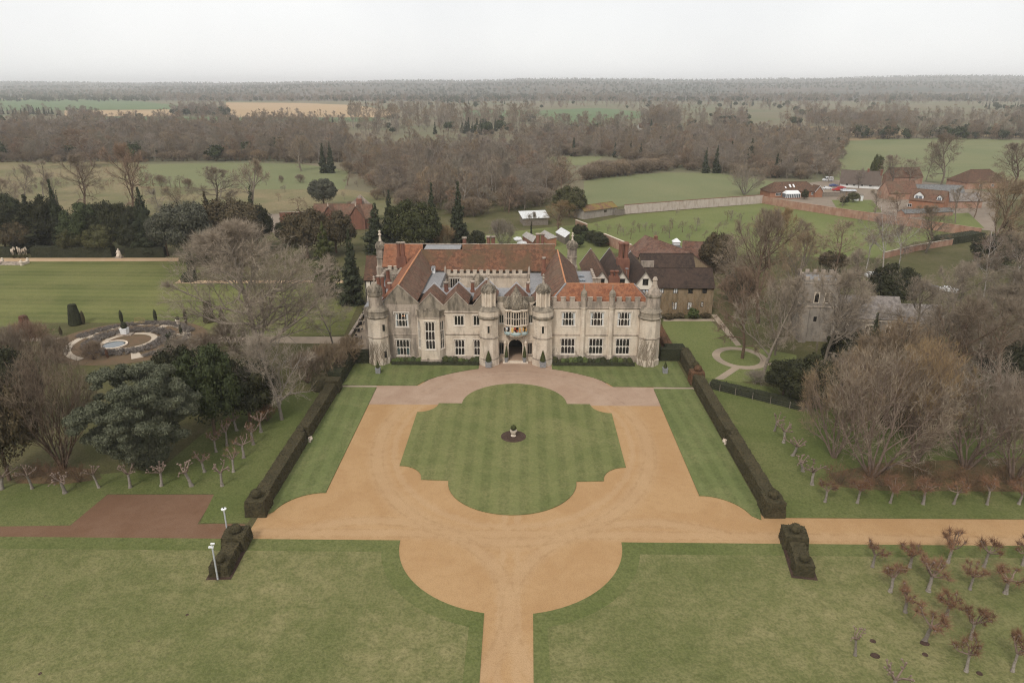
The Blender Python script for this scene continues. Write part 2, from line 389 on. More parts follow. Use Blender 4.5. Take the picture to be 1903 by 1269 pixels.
tile_mat('tile_brown', (0.131, 0.070, 0.045), (0.164, 0.090, 0.057), (0.074, 0.048, 0.036), (0.098, 0.061, 0.041))
tile_mat('tile_streaked', (0.145, 0.070, 0.048), (0.178, 0.093, 0.064), (0.085, 0.051, 0.039), (0.212, 0.145, 0.111), mamt=0.4)
tile_mat('tile_moss', (0.20, 0.10, 0.06), (0.22, 0.13, 0.07), (0.14, 0.08, 0.05), (0.21, 0.165, 0.045), mamt=0.95)
tile_mat('slate', (0.221, 0.190, 0.170), (0.276, 0.242, 0.217), (0.154, 0.134, 0.118), None)
tile_mat('slate_blue', (0.168, 0.167, 0.163), (0.200, 0.196, 0.189), (0.126, 0.127, 0.123), None)
pm('ridge_tile', (0.50, 0.215, 0.095), (0.55, 0.27, 0.14), (0.35, 0.16, 0.09), 0.6, 4)
pm('lead', (0.245, 0.241, 0.241), (0.286, 0.279, 0.277), (0.177, 0.170, 0.168), 0.5, 4, rough=0.6)
pm('lead_pale', (0.42, 0.41, 0.42), (0.46, 0.45, 0.455), (0.32, 0.31, 0.31), 0.5, 4, rough=0.6)
pm('tin_white', (0.70, 0.70, 0.70), (0.62, 0.62, 0.61), (0.45, 0.43, 0.40), 0.6, 3, rough=0.5)
pm('corrugated', (0.34, 0.32, 0.29), (0.42, 0.39, 0.355), (0.20, 0.17, 0.145), 0.6, 3)
pm('timber_dark', (0.035, 0.028, 0.023), (0.05, 0.04, 0.032), (0.025, 0.02, 0.017), 1, 6)
pm('timber', (0.17, 0.115, 0.07), (0.22, 0.15, 0.095), (0.10, 0.07, 0.045), 1, 6)
pm('timber_grey', (0.21, 0.175, 0.14), (0.26, 0.22, 0.18), (0.12, 0.1, 0.08), 1, 6)
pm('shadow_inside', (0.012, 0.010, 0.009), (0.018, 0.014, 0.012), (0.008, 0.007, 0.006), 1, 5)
pm('paint_white', (0.78, 0.78, 0.77), (0.74, 0.74, 0.73), (0.66, 0.65, 0.63), 1, 6, rough=0.45, spec=0.4)
pm('paint_black', (0.018, 0.018, 0.02), (0.025, 0.024, 0.025), None, 1, 6, rough=0.5)
pm('paint_red', (0.42, 0.03, 0.03), (0.45, 0.04, 0.035), None, 1, 6, rough=0.35, spec=0.5)
pm('paint_blue', (0.06, 0.08, 0.20), (0.07, 0.09, 0.22), None, 1, 6, rough=0.35, spec=0.5)
pm('paint_car_dark', (0.03, 0.035, 0.045), (0.04, 0.045, 0.055), None, 1, 6, rough=0.35, spec=0.5)
pm('paint_silver', (0.46, 0.47, 0.48), (0.5, 0.5, 0.51), None, 1, 6, rough=0.35, spec=0.5)
pm('rubber', (0.02, 0.02, 0.02), (0.03, 0.03, 0.03), None, 1, 6)
pm('gold_paint', (0.60, 0.40, 0.12), (0.66, 0.46, 0.17), (0.45, 0.28, 0.08), 3, 9, rough=0.6)
pm('orange_paint', (0.530, 0.284, 0.086), (0.564, 0.340, 0.130), None, 3, 9, rough=0.6)
pm('red_paint', (0.42, 0.09, 0.04), (0.46, 0.11, 0.06), None, 3, 9, rough=0.6)
pm('teal_paint', (0.339, 0.424, 0.411), (0.402, 0.469, 0.455), (0.265, 0.325, 0.312), 3, 9, rough=0.6)
pm('curtain', (0.55, 0.56, 0.54), (0.62, 0.62, 0.6), None, 2, 8)
pm('blind', (0.72, 0.70, 0.67), (0.68, 0.66, 0.63), None, 2, 8)
pm('straw', (0.30, 0.225, 0.10), (0.36, 0.27, 0.13), (0.2, 0.15, 0.07), 1, 6)
pm('thatch', (0.115, 0.088, 0.072), (0.14, 0.108, 0.088), (0.08, 0.062, 0.05), 0.8, 5)
def glass_mat(name, c, rough=0.12):
    t = NT(name); p = t.pos(); v = t.voro(p, 3.1); k = t.noise(p, 2.0, 3)
    col = t.mix(t.ramp(v, 0.1, 0.95), c, tuple(x * 2.0 + 0.004 for x in c)); t.bump(k, 0.15, 0.05)
    MATS[name] = t.done(col, rough, 0.5); return MATS[name]
glass_mat('glass', (0.014, 0.013, 0.012)); glass_mat('glass_teal', (0.03, 0.055, 0.055)); glass_mat('glass_blue', (0.09, 0.10, 0.11)); glass_mat('glass_pale', (0.32, 0.33, 0.34))
t = NT('water'); MATS['water'] = t.done((0.10, 0.115, 0.12), 0.05, 0.6)
t = NT('lamp_glow'); t.b.inputs['Emission Color'].default_value = (1.0, 0.45, 0.2, 1); t.b.inputs['Emission Strength'].default_value = 1.2; MATS['lamp_glow'] = t.done((0.8, 0.4, 0.2), 0.5)

# ------------------------------------------------------------------ plant materials
V_ = 0.22
pm('bark_grey', (0.182, 0.146, 0.111), (0.230, 0.189, 0.146), (0.121, 0.101, 0.078), 0.8, 5, var=0.15, bump=0.4)
pm('bark_pale', (0.279, 0.242, 0.205), (0.213, 0.182, 0.152), (0.164, 0.135, 0.107), 0.9, 5, var=0.1, bump=0.4)
pm('bark_knuckle', (0.20, 0.145, 0.112), (0.25, 0.185, 0.145), (0.15, 0.105, 0.08), 0.8, 5, var=0.1, bump=0.4)
pm('bark_birch', (0.50, 0.46, 0.42), (0.42, 0.38, 0.34), (0.15, 0.12, 0.1), 0.8, 4, var=0.1)
pm('bark_brown', (0.135, 0.089, 0.061), (0.176, 0.119, 0.081), None, 0.8, 5, var=0.15)
def twig_mat(name, c1, c2, c3=None, var=0.2):
    """twig colour runs from c1 over c2 to c3 from tree to tree, mottled inside each crown"""
    t = NT(name); p = t.pos(); r = t.rand(); a = t.noise(p, 0.35, 3, 0.6); b = t.noise(p, 2.2, 2, 0.6)
    q = t.math('FRACT', t.math('MULTIPLY', r, 7.31))
    col = t.mix(t.ramp(r, 0.15, 0.6), c1, c2)
    if c3: col = t.mix(t.ramp(q, 0.55, 1.0), col, c3)
    col = t.mix(t.math('MULTIPLY', t.ramp(a, 0.35, 0.65), 0.45), col, tuple(x * 0.66 for x in c2))
    col = t.mix(t.math('MULTIPLY', t.ramp(b, 0.45, 0.7), 0.4), col, tuple(min(.7, x * 1.35) for x in c1))
    k = t.math('MULTIPLY_ADD', t.math('FRACT', t.math('MULTIPLY', r, 13.7)), 2 * var); t.n[-1].inputs[2].default_value = 1 - var
    cm = t.n.new('ShaderNodeCombineColor'); [t.l.new(k, cm.inputs[i]) for i in range(3)]
    MATS[name] = t.done(t.mix(1.0, col, cm.outputs[0], 'MULTIPLY'), 0.9, 0.1)
twig_mat('twig_grey', (0.259, 0.209, 0.156), (0.297, 0.242, 0.182), (0.253, 0.187, 0.121))
twig_mat('twig_brown', (0.228, 0.173, 0.122), (0.259, 0.206, 0.150), (0.285, 0.200, 0.116))
twig_mat('twig_red', (0.264, 0.173, 0.116), (0.238, 0.167, 0.116), (0.253, 0.200, 0.139))
twig_mat('twig_purple', (0.238, 0.189, 0.156), (0.270, 0.228, 0.185), (0.232, 0.206, 0.150), 0.26)
twig_mat('twig_pale', (0.30, 0.25, 0.195), (0.26, 0.215, 0.165), (0.28, 0.22, 0.15))
twig_mat('twig_birch', (0.23, 0.165, 0.125), (0.26, 0.195, 0.155))
twig_mat('twig_gold', (0.26, 0.180, 0.092), (0.30, 0.205, 0.11))
twig_mat('shoot_red', (0.230, 0.126, 0.072), (0.199, 0.112, 0.068))
pm('leaf_dry', (0.175, 0.098, 0.055), (0.15, 0.09, 0.052), (0.12, 0.072, 0.042), 0.4, 3, var=0.15)
def leaf_mat(name, c1, c2, c3=None, var=0.16): pm(name, c1, c2, c3, 0.35, 1.6, rough=0.75, var=var, spec=0.2)
leaf_mat('leaf_yew', (0.030, 0.032, 0.014), (0.045, 0.044, 0.016), (0.021, 0.022, 0.010))
leaf_mat('leaf_laurel', (0.037, 0.046, 0.015), (0.054, 0.065, 0.022), (0.022, 0.029, 0.012))
leaf_mat('leaf_olive', (0.085, 0.082, 0.030), (0.105, 0.098, 0.038), (0.055, 0.052, 0.022))
leaf_mat('leaf_pine', (0.091, 0.097, 0.058), (0.124, 0.127, 0.079), (0.053, 0.057, 0.035))
leaf_mat('leaf_holm', (0.078, 0.078, 0.052), (0.100, 0.096, 0.064), (0.045, 0.045, 0.032))
leaf_mat('leaf_brown', (0.080, 0.059, 0.030), (0.104, 0.074, 0.036), (0.048, 0.041, 0.022))
leaf_mat('leaf_cypress', (0.070, 0.072, 0.020), (0.055, 0.060, 0.019), (0.036, 0.040, 0.014))
leaf_mat('leaf_spruce', (0.037, 0.043, 0.022), (0.054, 0.060, 0.027), (0.025, 0.030, 0.015))
leaf_mat('leaf_bright', (0.075, 0.095, 0.026), (0.095, 0.115, 0.034), (0.045, 0.06, 0.02))
leaf_mat('leaf_rust', (0.14, 0.062, 0.036), (0.105, 0.055, 0.034), (0.07, 0.04, 0.026))
leaf_mat('leaf_lavender', (0.175, 0.150, 0.130), (0.21, 0.18, 0.155), (0.12, 0.10, 0.085))
leaf_mat('ivy', (0.030, 0.036, 0.015), (0.044, 0.05, 0.02), (0.02, 0.024, 0.012))
pm('hedge', (0.058, 0.048, 0.025), (0.080, 0.064, 0.033), (0.036, 0.032, 0.017), 0.5, 3.5, bump=0.9, bdist=0.15)
pm('hedge_dark', (0.032, 0.034, 0.017), (0.045, 0.045, 0.023), (0.021, 0.023, 0.013), 0.5, 3.5, bump=0.9, bdist=0.15)
pm('hedge_rust', (0.155, 0.078, 0.041), (0.115, 0.064, 0.034), (0.081, 0.048, 0.028), 0.5, 3.5, bump=0.9, bdist=0.15)
pm('topiary_green', (0.050, 0.056, 0.018), (0.065, 0.070, 0.024), (0.032, 0.037, 0.014), 0.8, 5, bump=0.9, bdist=0.1)
M = MATS

# far hills: forest seen as one dark mass
t = NT('far_forest'); p = t.pos(); a = t.noise(p, 0.0016, 4, 0.6, (1, 2.2, 1)); b = t.noise(p, 0.02, 3, 0.7)
col = t.mix(t.ramp(a, 0.4, 0.6), (0.060, 0.064, 0.048), (0.125, 0.098, 0.076)); col = t.mix(t.math('MULTIPLY', t.ramp(b, 0.4, 0.7), 0.6), col, (0.045, 0.045, 0.036))
M['far_forest'] = t.done(col, 0.95, 0.05)

# ================================================================== THE SETTING
def sheet(name, poly, mat, z=0.004, kind='structure'):
    o = MB().add([(p[0], p[1], z) for p in poly], [tuple(range(len(poly)))]).build(name, M[mat])
    me = o.data
    if me.polygons[0].normal.z < 0: me.flip_normals()
    return tag(o, kind=kind)
def raised(name, poly, mat, z1=0.06, z0=-0.05):
    return tag(MB().prism(poly, z0, z1).build(name, M[mat]), kind='structure')
def GP(*pts, z=0.0): return [G(x, y, z) for x, y in pts]

# ground: one sheet to the horizon, low hills far off
def terrain():
    xs = np.concatenate([np.linspace(-16000, -3000, 30)[:-1], np.linspace(-3000, 3000, 61), np.linspace(3000, 16000, 30)[1:]])
    ys = np.concatenate([[-600, -200, 0, 300, 600, 1000, 1400], np.linspace(1800, 9000, 90), np.linspace(9300, 18000, 16)])
    X, Y = np.meshgrid(xs, ys)
    def hill(X, Y):
        z = np.zeros_like(X)
        r = X / np.maximum(Y, 1.0)
        top = np.interp(r, [-.8, -.4, -.15, 0, .3, .55, .8], [60, 68, 84, 92, 108, 122, 124]) + 4 * np.sin(X / 520.0) + 3 * np.sin(X / 190.0 + 1.0)
        q = np.clip((Y - 3000) / 2400, 0, 1); q = q * q * (3 - 2 * q)
        q2 = np.clip((Y - 5600) / 2200, 0, 1); q2 = q2 * q2 * (3 - 2 * q2)
        z += q * (.55 * top + 7 * np.sin(X / 800.0 + 2) + 4 * np.sin(X / 310.0)) + q2 * (.45 * top)
        return z
    Z = hill(X, Y)
    n, m = X.shape
    i = np.arange(n * m).reshape(n, m)
    Fq = np.stack([i[:-1, :-1], i[:-1, 1:], i[1:, 1:], i[1:, :-1]], -1).reshape(-1, 4)
    me = mesh_np('ground', np.stack([X, Y, Z], -1).reshape(-1, 3), [Fq], M['countryside'], True)
    me.materials.append(M['far_forest']); cy_ = (Y[:-1, :-1] + Y[1:, 1:]).ravel() / 2
    me.polygons.foreach_set('material_index', (cy_ > 2450).astype(np.int32))
    tag(obj('ground', me), kind='structure')
    return hill
HILL = terrain()

# parkland and near grass
PARK = [(-260, 5), (260, 5), (260, 330), (-260, 330)]
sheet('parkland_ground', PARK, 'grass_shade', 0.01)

# forecourt gravel: one sheet under the raised lawns
CD0, CD1 = 68.6, 73.2                      # cross drive
gpoly = [(-150, CD0 - .4), (150, CD0 - .4), (150, CD1), (30, CD1 + 3), (26, 116), (-26, 116), (-30, CD1 + 3), (-30.5, CD1)]
sheet('forecourt_gravel', [(-31.2, CD0 - 1), (190, CD0 - 1), (190, CD1 + 1.2), (31, CD1 + 1), (27, 115), (-27, 115), (-31.2, CD1 + 1)], 'gravel', 0.02)
sheet('drive', [(-12.9, 40), (12.9, 40), (12.9, CD0), (-12.9, CD0)], 'gravel', 0.024)
sheet('paved_apron', [(-24.4, 105.6), (24.4, 105.6), (24.4, 113.2), (17, 113.4), (14, 119), (6.5, 126), (-6.5, 126), (-14, 119), (-17, 113.4), (-24.4, 113.2)], 'paving', 0.03)
# brown drive and parking bay, left
sheet('side_drive', GP((0, 978), (150, 976), (372, 974), (400, 973), (455, 974), (462, 1008), (400, 1012), (0, 1012)), 'drive_brown', 0.026)
sheet('parking_bay', GP((130, 977), (168, 945), (200, 919), (398, 919), (385, 945), (366, 975)), 'drive_brown', 0.022)
sheet('side_drive', [(-190, CD0 - .3), (-92, CD0 - .3), (-92, CD1 - .6), (-190, CD1 - .6)], 'drive_brown', 0.018)

# south lawns with the round bay of the drive cut out
bayL = arc(0, 68.6, 12.9, 12.1, 180, 259, 18)
bayR = arc(0, 68.6, 12.9, 12.1, 281, 360, 18)
raised('south_lawn', [(-190, CD0)] + [(-12.9, CD0)] + bayL[1:] + [(-2.32, 5), (-190, 5)], 'grass_park', 0.07)
raised('south_lawn', [(190, CD0), (190, 5), (2.2, 5)] + bayR[:-1] + [(12.9, CD0)], 'grass_park', 0.07)
# mown verge round the bay of the drive
def verge(poly, z): sheet('mown_verge', poly, 'grass_edge', z)
verge([(-14.6, CD0 - .02)] + [(x * 1.0, y) for x, y in arc(0, 68.6, 14.9, 14.3, 182, 255, 14)] + [(-4.2, 30), (-2.36, 30)] + bayL[::-1], 0.078)
verge(([(14.6, CD0 - .02)] + [(x, y) for x, y in arc(0, 68.6, 14.9, 14.3, 358, 285, 14)] + [(4.2, 30), (2.24, 30)] + bayR), 0.078)
verge([(-190, CD0 - .02), (-14.6, CD0 - .02), (-14.6, CD0 - 2.2), (-190, CD0 - 2.4)], 0.077)
verge([(190, CD0 - .02), (14.6, CD0 - .02), (14.6, CD0 - 2.2), (190, CD0 - 2.4)], 0.077)

# island lawn
isl = arc(0, 106, 8.75, 8.3, 0, 180, 24) + [(-12.6, 106)] + arc(-15.75, 106, 3.15, 3.4, 0, -90, 8)[1:] + [(-15.8, 85.6)] + arc(-15.75, 82.0, 3.45, 3.6, 90, 0, 8)[1:] \
    + arc(0, 81.8, 8.6, 7.9, 180, 360, 24) + [(12.3, 82.0)] + arc(15.75, 82.0, 3.45, 3.6, 180, 90, 8)[1:] + [(15.8, 102.6)] + arc(15.75, 106, 3.15, 3.4, 270, 180, 8)[1:]
raised('island_lawn', isl, 'lawn_island', 0.13)
# lawns between the gravel and the hedges
for sx in (-1, 1):
    p = [(24.3, 112.4), (24.3, 78.6)] + arc(24.2, 73.0, 5.6, 5.6, 90, 12, 10) + [(30.6, 73.3), (31.2, 76), (31.2, 112.4)]
    raised('side_lawn', [(sx * x, y) for x, y in p], 'lawn_strip', 0.13)
    q = [(31.0, 113.3), (17.4, 113.3), (16.2, 115.4), (14.2, 117.4), (11.5, 119.2), (8.8, 120.6), (6.9, 121.3), (6.9, 125.5), (31.0, 125.5)]
    raised('house_lawn', [(sx * x, y) for x, y in q], 'lawn_strip', 0.13)
    # narrow stone path between them
    sheet('stone_path', [(sx * 24.4, 112.35), (sx * 31.4, 112.35), (sx * 31.4, 113.35), (sx * 24.4, 113.35)], 'path_stone', 0.035)
# round bed under the urn
MBb = MB().lathe(0, 94.4, [(2.0, 0.0), (2.0, 0.10), (1.85, 0.15), (1.0, 0.22), (0.02, 0.25)], 32)
tag(MBb.build('flower_bed', M['soil']), kind='structure')

# grass either side of the forecourt beyond the hedges
sheet('orchard_lawn', [(33, CD1 + .6), (190, CD1 + 1.2), (190, 92), (60, 95), (50, 112), (34, 118)], 'grass_edge', 0.06)
sheet('orchard_lawn', GP((460, 972), (372, 972), (398, 918), (200, 918), (168, 945), (130, 976), (0, 978), (-120, 978), (-120, 915), (0, 900), (300, 870), (420, 770), (560, 730), (625, 725)), 'grass_edge', 0.028)

# west garden
sheet('west_lawn', GP((-200, 486), (325, 486), (385, 500), (322, 526), (382, 526), (640, 526), (668, 560), (640, 622), (450, 632), (350, 600), (60, 600), (-200, 640)), 'lawn_west', 0.03)
sheet('gravel_walk', GP((-200, 480), (332, 479.5), (332, 485.5), (-200, 487)), 'path_gravel', 0.036)
sheet('gravel_walk', GP((352, 507), (362, 507), (352, 521.5), (640, 521), (640, 526), (324, 527)), 'path_gravel', 0.037)
sheet('stone_walk', GP((340, 626), (640, 626), (700, 630), (660, 640), (340, 634)), 'path_stone', 0.038)
sheet('west_terrace', GP((700, 552), (648, 640), (640, 655), (690, 655), (720, 552)), 'path_stone', 0.041)
sheet('stone_walk', GP((0, 628), (150, 626), (150, 632), (0, 636)), 'path_stone', 0.039)

# east garden
sheet('east_lawn', GP((1232, 596), (1320, 596), (1372, 640), (1480, 660), (1480, 700), (1330, 715), (1290, 690), (1225, 640)), 'grass_orchard', 0.032)
sheet('garden_path', GP((1322, 585), (1332, 585), (1352, 610), (1378, 642), (1368, 643), (1340, 610)), 'path_stone', 0.044)
sheet('garden_path', GP((1233, 593), (1325, 593), (1330, 597), (1233, 597)), 'path_stone', 0.040)
cx, cy = G(1375, 665)
ring = MB(); n = 40
rx, ry = 5.2, 6.0
vs = [(cx + a * math.cos(2 * math.pi * i / n) * rx, cy + a * math.sin(2 * math.pi * i / n) * ry, 0.046) for a in (0.72, 1.0) for i in range(n)]
ring.add(vs, [(i, n + i, n + (i + 1) % n, (i + 1) % n) for i in range(n)])
o = ring.build('round_path', M['path_stone']); tag(o, kind='structure')
if o.data.polygons[0].normal.z < 0: o.data.flip_normals()
sheet('garden_path', GP((1360, 683), (1378, 683), (1345, 705), (1325, 706)), 'path_stone', 0.045)
sheet('garden_path', GP((1412, 672), (1455, 677), (1455, 681), (1410, 678)), 'path_stone', 0.045)

# walled garden, fields and woods behind
sheet('walled_garden_lawn', GP((1100, 415), (1165, 400), (1420, 378), (1580, 405), (1815, 437), (1700, 450), (1640, 480), (1130, 470)), 'grass_orchard', 0.05)
sheet('yard_grass', GP((880, 440), (1000, 425), (1100, 415), (1130, 470), (1150, 500), (880, 500)), 'grass_orchard', 0.047)
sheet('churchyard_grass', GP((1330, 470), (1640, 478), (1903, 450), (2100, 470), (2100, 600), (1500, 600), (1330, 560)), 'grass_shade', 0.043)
sheet('paddock', GP((1085, 337), (1130, 328), (1240, 321), (1330, 322), (1440, 338), (1420, 362), (1160, 383), (1100, 388), (1085, 370)), 'field_green', 0.06)
sheet('meadow', GP((258, 306), (420, 303), (560, 305), (650, 318), (640, 352), (480, 352), (258, 346)), 'field_green', 0.07)
sheet('meadow', GP((-150, 300), (258, 300), (258, 346), (480, 352), (640, 352), (790, 372), (790, 400), (640, 400), (-150, 400)), 'meadow_rough', 0.065)
sheet('meadow', GP((982, 291), (1120, 291), (1105, 307), (990, 308)), 'field_green', 0.08)
sheet('lane', GP((490, 398), (530, 398), (515, 432), (490, 432)), 'lane', 0.075)
sheet('village_ground', GP((1440, 350), (1540, 335), (1700, 335), (1850, 360), (1850, 430), (1580, 404), (1420, 376)), 'lane', 0.058)
sheet('village_garden', GP((1545, 372), (1620, 372), (1640, 395), (1560, 395)), 'grass_orchard', 0.064)
sheet('village_garden', GP((1700, 400), (1800, 396), (1830, 425), (1740, 415)), 'grass_orchard', 0.064)
sheet('east_field', GP((1570, 263), (1640, 259), (1760, 256), (1920, 262), (2300, 275), (2300, 345), (1920, 342), (1700, 338), (1540, 335), (1560, 290)), 'field_green', 0.1)
sheet('far_field', GP((0, 186), (200, 183), (330, 196), (330, 204), (0, 206), (-250, 206), (-250, 188)), 'field_crop', 0.3)
sheet('far_field', GP((120, 206), (325, 204), (325, 217), (120, 217)), 'field_stubble', 0.32)
sheet('far_field', GP((420, 191), (560, 192), (660, 196), (740, 208), (720, 219), (420, 219)), 'field_stubble', 0.34)
sheet('far_field', GP((120, 217), (730, 219), (690, 227), (560, 226), (300, 224), (130, 230)), 'field_crop', 0.28)
sheet('far_field', GP((1000, 211), (1010, 205), (1110, 201), (1200, 209), (1216, 215), (1100, 235), (1040, 235)), 'field_crop', 0.3)
sheet('far_field', GP((860, 205), (1000, 206), (1000, 216), (860, 218)), 'field_crop', 0.31)
sheet('far_field', GP((0, 184), (200, 180), (205, 182), (0, 186), (-200, 187)), 'field_reed', 0.36)
sheet('reed_meadow', GP((1390, 238), (1480, 236), (1620, 236), (1720, 245), (1700, 252), (1600, 262), (1500, 262), (1400, 252)), 'field_reed', 0.15)
sheet('reed_meadow', GP((1700, 246), (2100, 250), (2100, 258), (1800, 255)), 'field_reed', 0.16)

# ================================================================== THE MANOR HOUSE
FY = 125.0
manor = thing('manor_house', 'large cream stone Tudor mansion with red tiled roofs and turrets behind the forecourt', 'mansion', (0, FY, 0))
def place(o, parent, pos):
    o.parent = parent; o.location = Vector(pos) - parent.location; return o
def frame_M(ox, oy, ang):
    """local (u along wall, d into the wall, z) -> world; wall starts at (ox, oy), runs in direction ang"""
    return Matrix.Translation((ox, oy, 0)) @ Matrix.Rotation(ang, 4, 'Z')
def wall_holes(mb, x0, x1, z0, z1, d, holes, depth=0.35):
    xs = sorted({x0, x1, *[h[0] for h in holes], *[h[1] for h in holes]}); zs = sorted({z0, z1, *[h[2] for h in holes], *[h[3] for h in holes]})
    xs = [x for x in xs if x0 <= x <= x1]; zs = [z for z in zs if z0 <= z <= z1]
    for i in range(len(xs) - 1):
        for j in range(len(zs) - 1):
            cx, cz = (xs[i] + xs[i + 1]) / 2, (zs[j] + zs[j + 1]) / 2
            if any(h[0] < cx < h[1] and h[2] < cz < h[3] for h in holes): continue
            mb.quad((xs[i], d, zs[j]), (xs[i + 1], d, zs[j]), (xs[i + 1], d, zs[j + 1]), (xs[i], d, zs[j + 1]))
    for a, b, c, e in holes:
        mb.quad((a, d, c), (b, d, c), (b, d + depth, c), (a, d + depth, c)); mb.quad((a, d + depth, e), (b, d + depth, e), (b, d, e), (a, d, e))
        mb.quad((a, d + depth, c), (a, d + depth, e), (a, d, e), (a, d, c)); mb.quad((b, d, c), (b, d, e), (b, d + depth, e), (b, d + depth, c))
def window(parent, x0, x1, z0, z1, d, nl, nr, Mx=None, arch=True, curtain=False, glass='glass', glass_low=None, frame='stone_window', bar=0.105, hood=True, blind=False, lamp=False):
    f = MB(Mx); w, h = x1 - x0, z1 - z0
    d0, d1 = d + 0.05, d + 0.27
    f.box(x0 - 0.02, x0 + bar, d0, d1, z0, z1); f.box(x1 - bar, x1 + 0.02, d0, d1, z0, z1)
    f.box(x0 + bar, x1 - bar, d0, d1, z0 - 0.02, z0 + bar * 0.8); f.box(x0 + bar, x1 - bar, d0, d1, z1 - bar * 0.8, z1 + 0.02)
    f.box(x0 - 0.12, x1 + 0.12, d - 0.09, d + 0.08, z0 - 0.16, z0 - 0.021)
    if hood:
        f.box(x0 - 0.22, x1 + 0.22, d - 0.13, d + 0.03, z1 + 0.10, z1 + 0.22)
        f.box(x0 - 0.22, x0 - 0.10, d - 0.12, d + 0.03, z1 - 0.25, z1 + 0.099); f.box(x1 + 0.10, x1 + 0.22, d - 0.12, d + 0.03, z1 - 0.25, z1 + 0.099)
    lw = (w - 2 * bar - (nl - 1) * bar * 0.8) / nl; lh = (h - bar * 1.6 - (nr - 1) * bar * 0.8) / nr
    cells = []
    for i in range(nl):
        a = x0 + bar + i * (lw + bar * 0.8)
        if i: f.box(a - bar * 0.8, a, d0 + 0.01, d1 - 0.01, z0 + bar * 0.8, z1 - bar * 0.8)
        for j in range(nr):
            c = z0 + bar * 0.8 + j * (lh + bar * 0.8)
            if j: f.box(a, a + lw, d0 + 0.02, d1 - 0.02, c - bar * 0.8, c)
            cells.append((a, c, i, j))
            if arch:
                t = c + lh; m = a + lw / 2
                for (p, q, r_) in ((a, a + lw * 0.12, a + lw * 0.34), (a + lw, a + lw * 0.88, a + lw * 0.66)):
                    f.add([(p, d0 + 0.04, t), (p, d0 + 0.04, t - lw * 0.62), (q, d0 + 0.04, t - lw * 0.3), (r_, d0 + 0.04, t - lw * 0.08), (m, d0 + 0.04, t)], [(0, 1, 2, 3, 4) if p == a else (4, 3, 2, 1, 0)])
    wo = f.build('window', M[frame], parent)
    for a, c, i, j in cells:
        g = glass_low if (glass_low and j == 0 and i in (0, nl - 1)) else glass
        MB(Mx).quad((a - .01, d1 - 0.05, c - .01), (a + lw + .01, d1 - 0.05, c - .01), (a + lw + .01, d1 - 0.05, c + lh + .01), (a - .01, d1 - 0.05, c + lh + .01)).build('pane', M[g], wo)
    dd = d1 - 0.06
    if curtain:
        for s_, e in ((x0 + bar, 1), (x1 - bar, -1)):
            q = [(s_ + e * q_[0], dd, q_[1]) for q_ in ((0, z0 + bar), (0.22 * w / 2.6, z0 + bar), (0.36 * w / 2.6, z1 - 0.15), (0, z1 - 0.15))]
            MB(Mx).quad(*(q if e > 0 else q[::-1])).build('curtain', M['curtain'], wo)
    if blind:
        MB(Mx).quad((x0 + bar, dd, z0 + bar + 0.1), (x1 - bar, dd, z0 + bar + 0.1), (x1 - bar, dd, z1 - bar), (x0 + bar, dd, z1 - bar)).build('blind', M['blind'], wo)
    if lamp:
        for du in (0, 0.28): MB(Mx).ball((x0 + w * 0.58 + du, d1 - 0.12, z1 - 0.6), 0.07, 6).build('lamp', M['lamp_glow'], wo)
    return wo
def string_course(parent, x0, x1, d, z, mat='stone_old', h=0.2, pr=0.14, Mx=None, name='string_course'):
    return MB(Mx).add([(x0, d, z - h), (x1, d, z - h), (x1, d - pr, z - h * .4), (x0, d - pr, z - h * .4), (x1, d - pr, z), (x0, d - pr, z), (x1, d, z + h * .35), (x0, d, z + h * .35)],
                      [(0, 1, 2, 3), (3, 2, 4, 5), (5, 4, 6, 7), (1, 6, 4, 2), (0, 3, 5, 7)]).build(name, M[mat], parent)
def merlons(parent, p0, p1, z, w=0.95, gap=0.75, h=0.8, t=0.4, mat='stone_old', name='merlon', start=0.0):
    """separate merlons along a parapet from p0 to p1, each its own part"""
    p0, p1 = Vector((*p0, 0)), Vector((*p1, 0)); dv = p1 - p0; L = dv.length; dv.normalize(); ang = math.atan2(dv.y, dv.x)
    n = int((L - start + gap) / (w + gap)); src = None
    for i in range(n):
        c = p0 + dv * (start + i * (w + gap) + w / 2)
        if src is None:
            mb = MB(); mb.box(-w / 2, w / 2, -t / 2, t / 2, 0, h); mb.box(-w / 2 - .05, w / 2 + .05, -t / 2 - .06, t / 2 + .06, h, h + 0.12)
            src = mb.build(name, M[mat], None); o = src
        else:
            o = src.copy(); COL.objects.link(o)
        place(o, parent, (c.x, c.y, z)); o.rotation_euler = (0, 0, ang + random.uniform(-.01, .01))
def roof_slab(parent, pts, mat, t=0.16, name='roof'):
    a, b, c = Vector(pts[0]), Vector(pts[1]), Vector(pts[2]); n = (b - a).cross(c - a)
    if n.z < 0: pts = pts[::-1]; n = -n
    return MB().slab(pts, n, t).build(name, M[mat], parent)
def ridge(parent, p0, p1, mat='ridge_tile', r=0.17, name='ridge'):
    mb = MB(); p0, p1 = Vector(p0), Vector(p1); n = max(1, int((p1 - p0).length / 0.5)); 
    for i in range(n): mb.tube(p0.lerp(p1, i / n), p0.lerp(p1, (i + 0.94) / n), r, r * 0.94, 6)
    return mb.build(name, M[mat], parent)
def finial(mb, cx, cy, z, s=1.0):
    mb.lathe(cx, cy, [(0.30 * s, z), (0.20 * s, z + 0.45 * s), (0.16 * s, z + 1.0 * s), (0.32 * s, z + 1.12 * s), (0.32 * s, z + 1.25 * s), (0.16 * s, z + 1.36 * s), (0.15 * s, z + 1.6 * s), (0.24 * s, z + 1.72 * s), (0.2 * s, z + 1.88 * s), (0.02, z + 2.0 * s)], 8)
